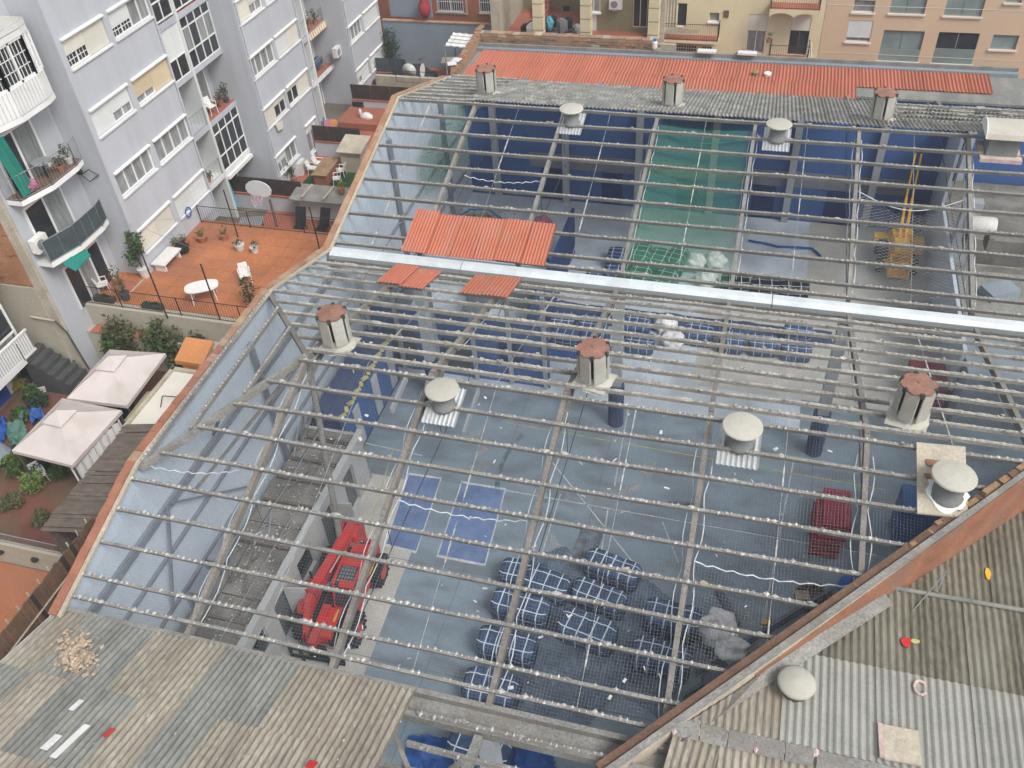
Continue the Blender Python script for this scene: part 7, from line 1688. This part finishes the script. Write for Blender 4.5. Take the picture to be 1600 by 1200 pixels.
cl = MB(); a, b_ = GY(1036, 42, Y - .95), GY(1095, 46, Y - .95); cl.prism([a, b_, b_ - Vector((.2, 0, .25)), GY(1060, 52, Y - .95), a - Vector((0, 0, .4))], (0, -.03, 0)); single('balcony_sheet', cl, 'cement_beige', 'beige sheet draped over the lower left balcony railing', 'sheet')
cl = MB(); a = GY(1040, -10, Y - .3); vs = []
for i in range(9): vs.append((a.x + i * .09, Y - .35 + .05 * (i % 2), 8.5))
cl.add(vs + [(v[0], v[1], 5.9) for v in vs], [(i + 1, i, 9 + i, 10 + i) for i in range(8)]); single('balcony_curtain', cl, 'cement_beige', 'beige curtain hanging at the left of the yellow house', 'curtain')
MB().box(-7.7, -6.8, Y - 1.2, Y - .004, ZY, 13).build('drain_shaft', 'cement_beige', yh)
q = GY(1258, 92, Y - .6); single('step_ladder', MB().beam(q, q + Vector((.05, .1, 1.0)), .06, .06).beam(q + Vector((.35, 0, 0)), q + Vector((.2, .1, 1.0)), .06, .06).beam(q + Vector((.05, .03, .3)), q + Vector((.33, .03, .3)), .04, .04).beam(q + Vector((.05, .06, .6)), q + Vector((.3, .06, .6)), .04, .04), 'plastic_white', 'white step stool on the right balcony', 'ladder')
plant(GY(1200, 66, Y - .9) , .4, .3, 'leaf_dark', 'small plant on the corner of the right balcony', 'pot_clay', 50, .12, stem=False, pr=.14, ph=.2)
wl3 = thing('yard_parapet', 'rust brown garden walls at the foot of the yellow house', 'wall', (-4, 52, ZY)); MB().box(-6.2, -1.2, 52, 52.2, ZY, 6.1).build('wall', 'red_tile', wl3); MB().prism([(-2.9, 51.0, ZY), (-1.2, 51.0, ZY), (-1.2, 51.0, 7.1), (-1.7, 51.0, 7.2), (-2.9, 51.0, 6.5)], (0, .2, 0)).build('wall', 'red_tile', wl3); MB().box(-6.25, -5.4, 50.3, 50.5, ZY, 7.6).build('wall', 'cement_beige', wl3)
for px, lb in ((1103, 'white skylight strip on the rear parapet, left one'), (1166, 'white skylight strip on the rear parapet, right one')):
    q = GY(px, 98, 48.6); single('skylight_strip', MB().box(q.x - .5, q.x + .5, 48.4, 48.8, 7.96, 8.06), 'paper', lb, 'skylight')
q = GY(1022, 92, 48.9); t = thing('plastic_bottle', 'blue and white plastic canister on the rear parapet', 'canister', (q.x, 48.88, 7.95)); MB().lathe((q.x, 48.88, 7.95), [(.14, 0), (.15, .05), (.15, .32), (.06, .40)], 12).build('bottle', 'plastic_white', t); MB().lathe((q.x, 48.88, 8.35), [(.10, 0), (.10, .10)], 10).build('cap', 'hose_blue', t)
for px, py, lb in ((1180, 116, 'brown bucket lid on the red roof'), (1199, 118, 'pale foam lump on the red roof')):
    q = G(px, py, 7.55); single('roof_scrap', MB().lathe(q, [(.16, 0), (.2, .14), (.1, .2)], 10), 'timber' if px == 1180 else 'bag_white', lb, 'scrap')
# beige block at the right
bb = thing('beige_block', 'beige apartment building with large glass windows at top right', 'building', (9, Y, ZY))
HB_ = [hole(1376, 48, 1440, 96, Y), hole(1461, 51, 1525, 100, Y), hole(1324, 32, 1362, 66, Y), hole(1549, 55, 1590, 78, Y), hole(1394, -25, 1450, 22, Y), hole(1480, -22, 1540, 26, Y), hole(1336, -28, 1370, 20, Y), hole(1574, -20, 1600, 5, Y)]
facadeY(bb, Y + .02, xr + .02, 20, ZY, 13, [HB_[i] for i in range(8)], 'wall_beige')
win(bb, Y + .02, HB_[0], ['glass_green', 'glass_green'], 2, 'metal_gray', sill='cream_shutter'); win(bb, Y + .02, HB_[1], ['glass_dark', 'glass_dark'], 2, 'metal_gray', sill='cream_shutter'); win(bb, Y + .02, HB_[2], 'glass_curtain', 1, shutter=.8, sm='white_shutter', sill='cream_shutter'); win(bb, Y + .02, HB_[3], 'glass_green', 1, 'metal_gray', sill='cream_shutter'); win(bb, Y + .02, HB_[4], 'glass_green', 2, 'metal_gray', sill='cream_shutter'); win(bb, Y + .02, HB_[5], 'glass_green', 2, 'metal_gray', sill='cream_shutter'); win(bb, Y + .02, HB_[6], 'glass_curtain', 1, shutter=.6, sill='cream_shutter'); win(bb, Y + .02, HB_[7], 'glass_green', 1, 'metal_gray', sill='cream_shutter')
h = HB_[1]; MB().box(h[0], h[1], Y + .02, Y + .05, h[2], h[2] + (h[3] - h[2]) * .48).build('glass_guard', 'glass_green', bb); h = HB_[0]; MB().box(h[0], h[1], Y + .02, Y + .05, h[2], h[2] + (h[3] - h[2]) * .40).build('glass_guard', 'glass_green', bb)
for px in (1309, 1340, 1378, 1417):
    h = hole(px - 12, 104, px + 12, 109, Y); MB().box(h[0], h[1], Y - .02, Y + .017, h[2], h[3]).build('vent_slot', 'timber_brown', bb)
for px in (1508, 1561):
    h = hole(px - 17, 116, px + 17, 126, Y - 1); MB().box(h[0], h[1], Y - 1.2, Y - .6, h[2] - .6, h[3]).build('roof_unit', 'metal_gray', bb)
h = hole(1320, 22, 1324, 30, Y); MB().box(HB_[2][0] - .1, HB_[2][1] + .1, Y - .03, Y + .017, HB_[2][2] - 1.6, HB_[2][2] - 1.45).build('ledge', 'cream_shutter', bb)
for k in range(3): z = 4.9 + 2.85 * k - .0; MB().box(xr + .03, 20, Y + .005, Y + .017, z, z + .03).build('joint_line', 'cream_shutter', bb)
# ============================================================ thin haze
hz = MB().box(-60, 60, -30, 95, -1.3, 29.0)
ho = hz.build('haze', 'plastic_white'); ho['kind'] = 'stuff'; ho['label'] = 'thin pale haze over the whole yard'
hm = bpy.data.materials.new('haze'); hm.use_nodes = True; hn_ = hm.node_tree.nodes; hn_.remove(hn_['Principled BSDF'])
pv = hn_.new('ShaderNodeVolumePrincipled'); pv.inputs['Color'].default_value = (.95, .97, 1, 1); pv.inputs['Density'].default_value = 0.0014; pv.inputs['Anisotropy'].default_value = 0.2
hm.node_tree.links.new(pv.outputs[0], hn_['Material Output'].inputs['Volume']); ho.data.materials.clear(); ho.data.materials.append(hm)
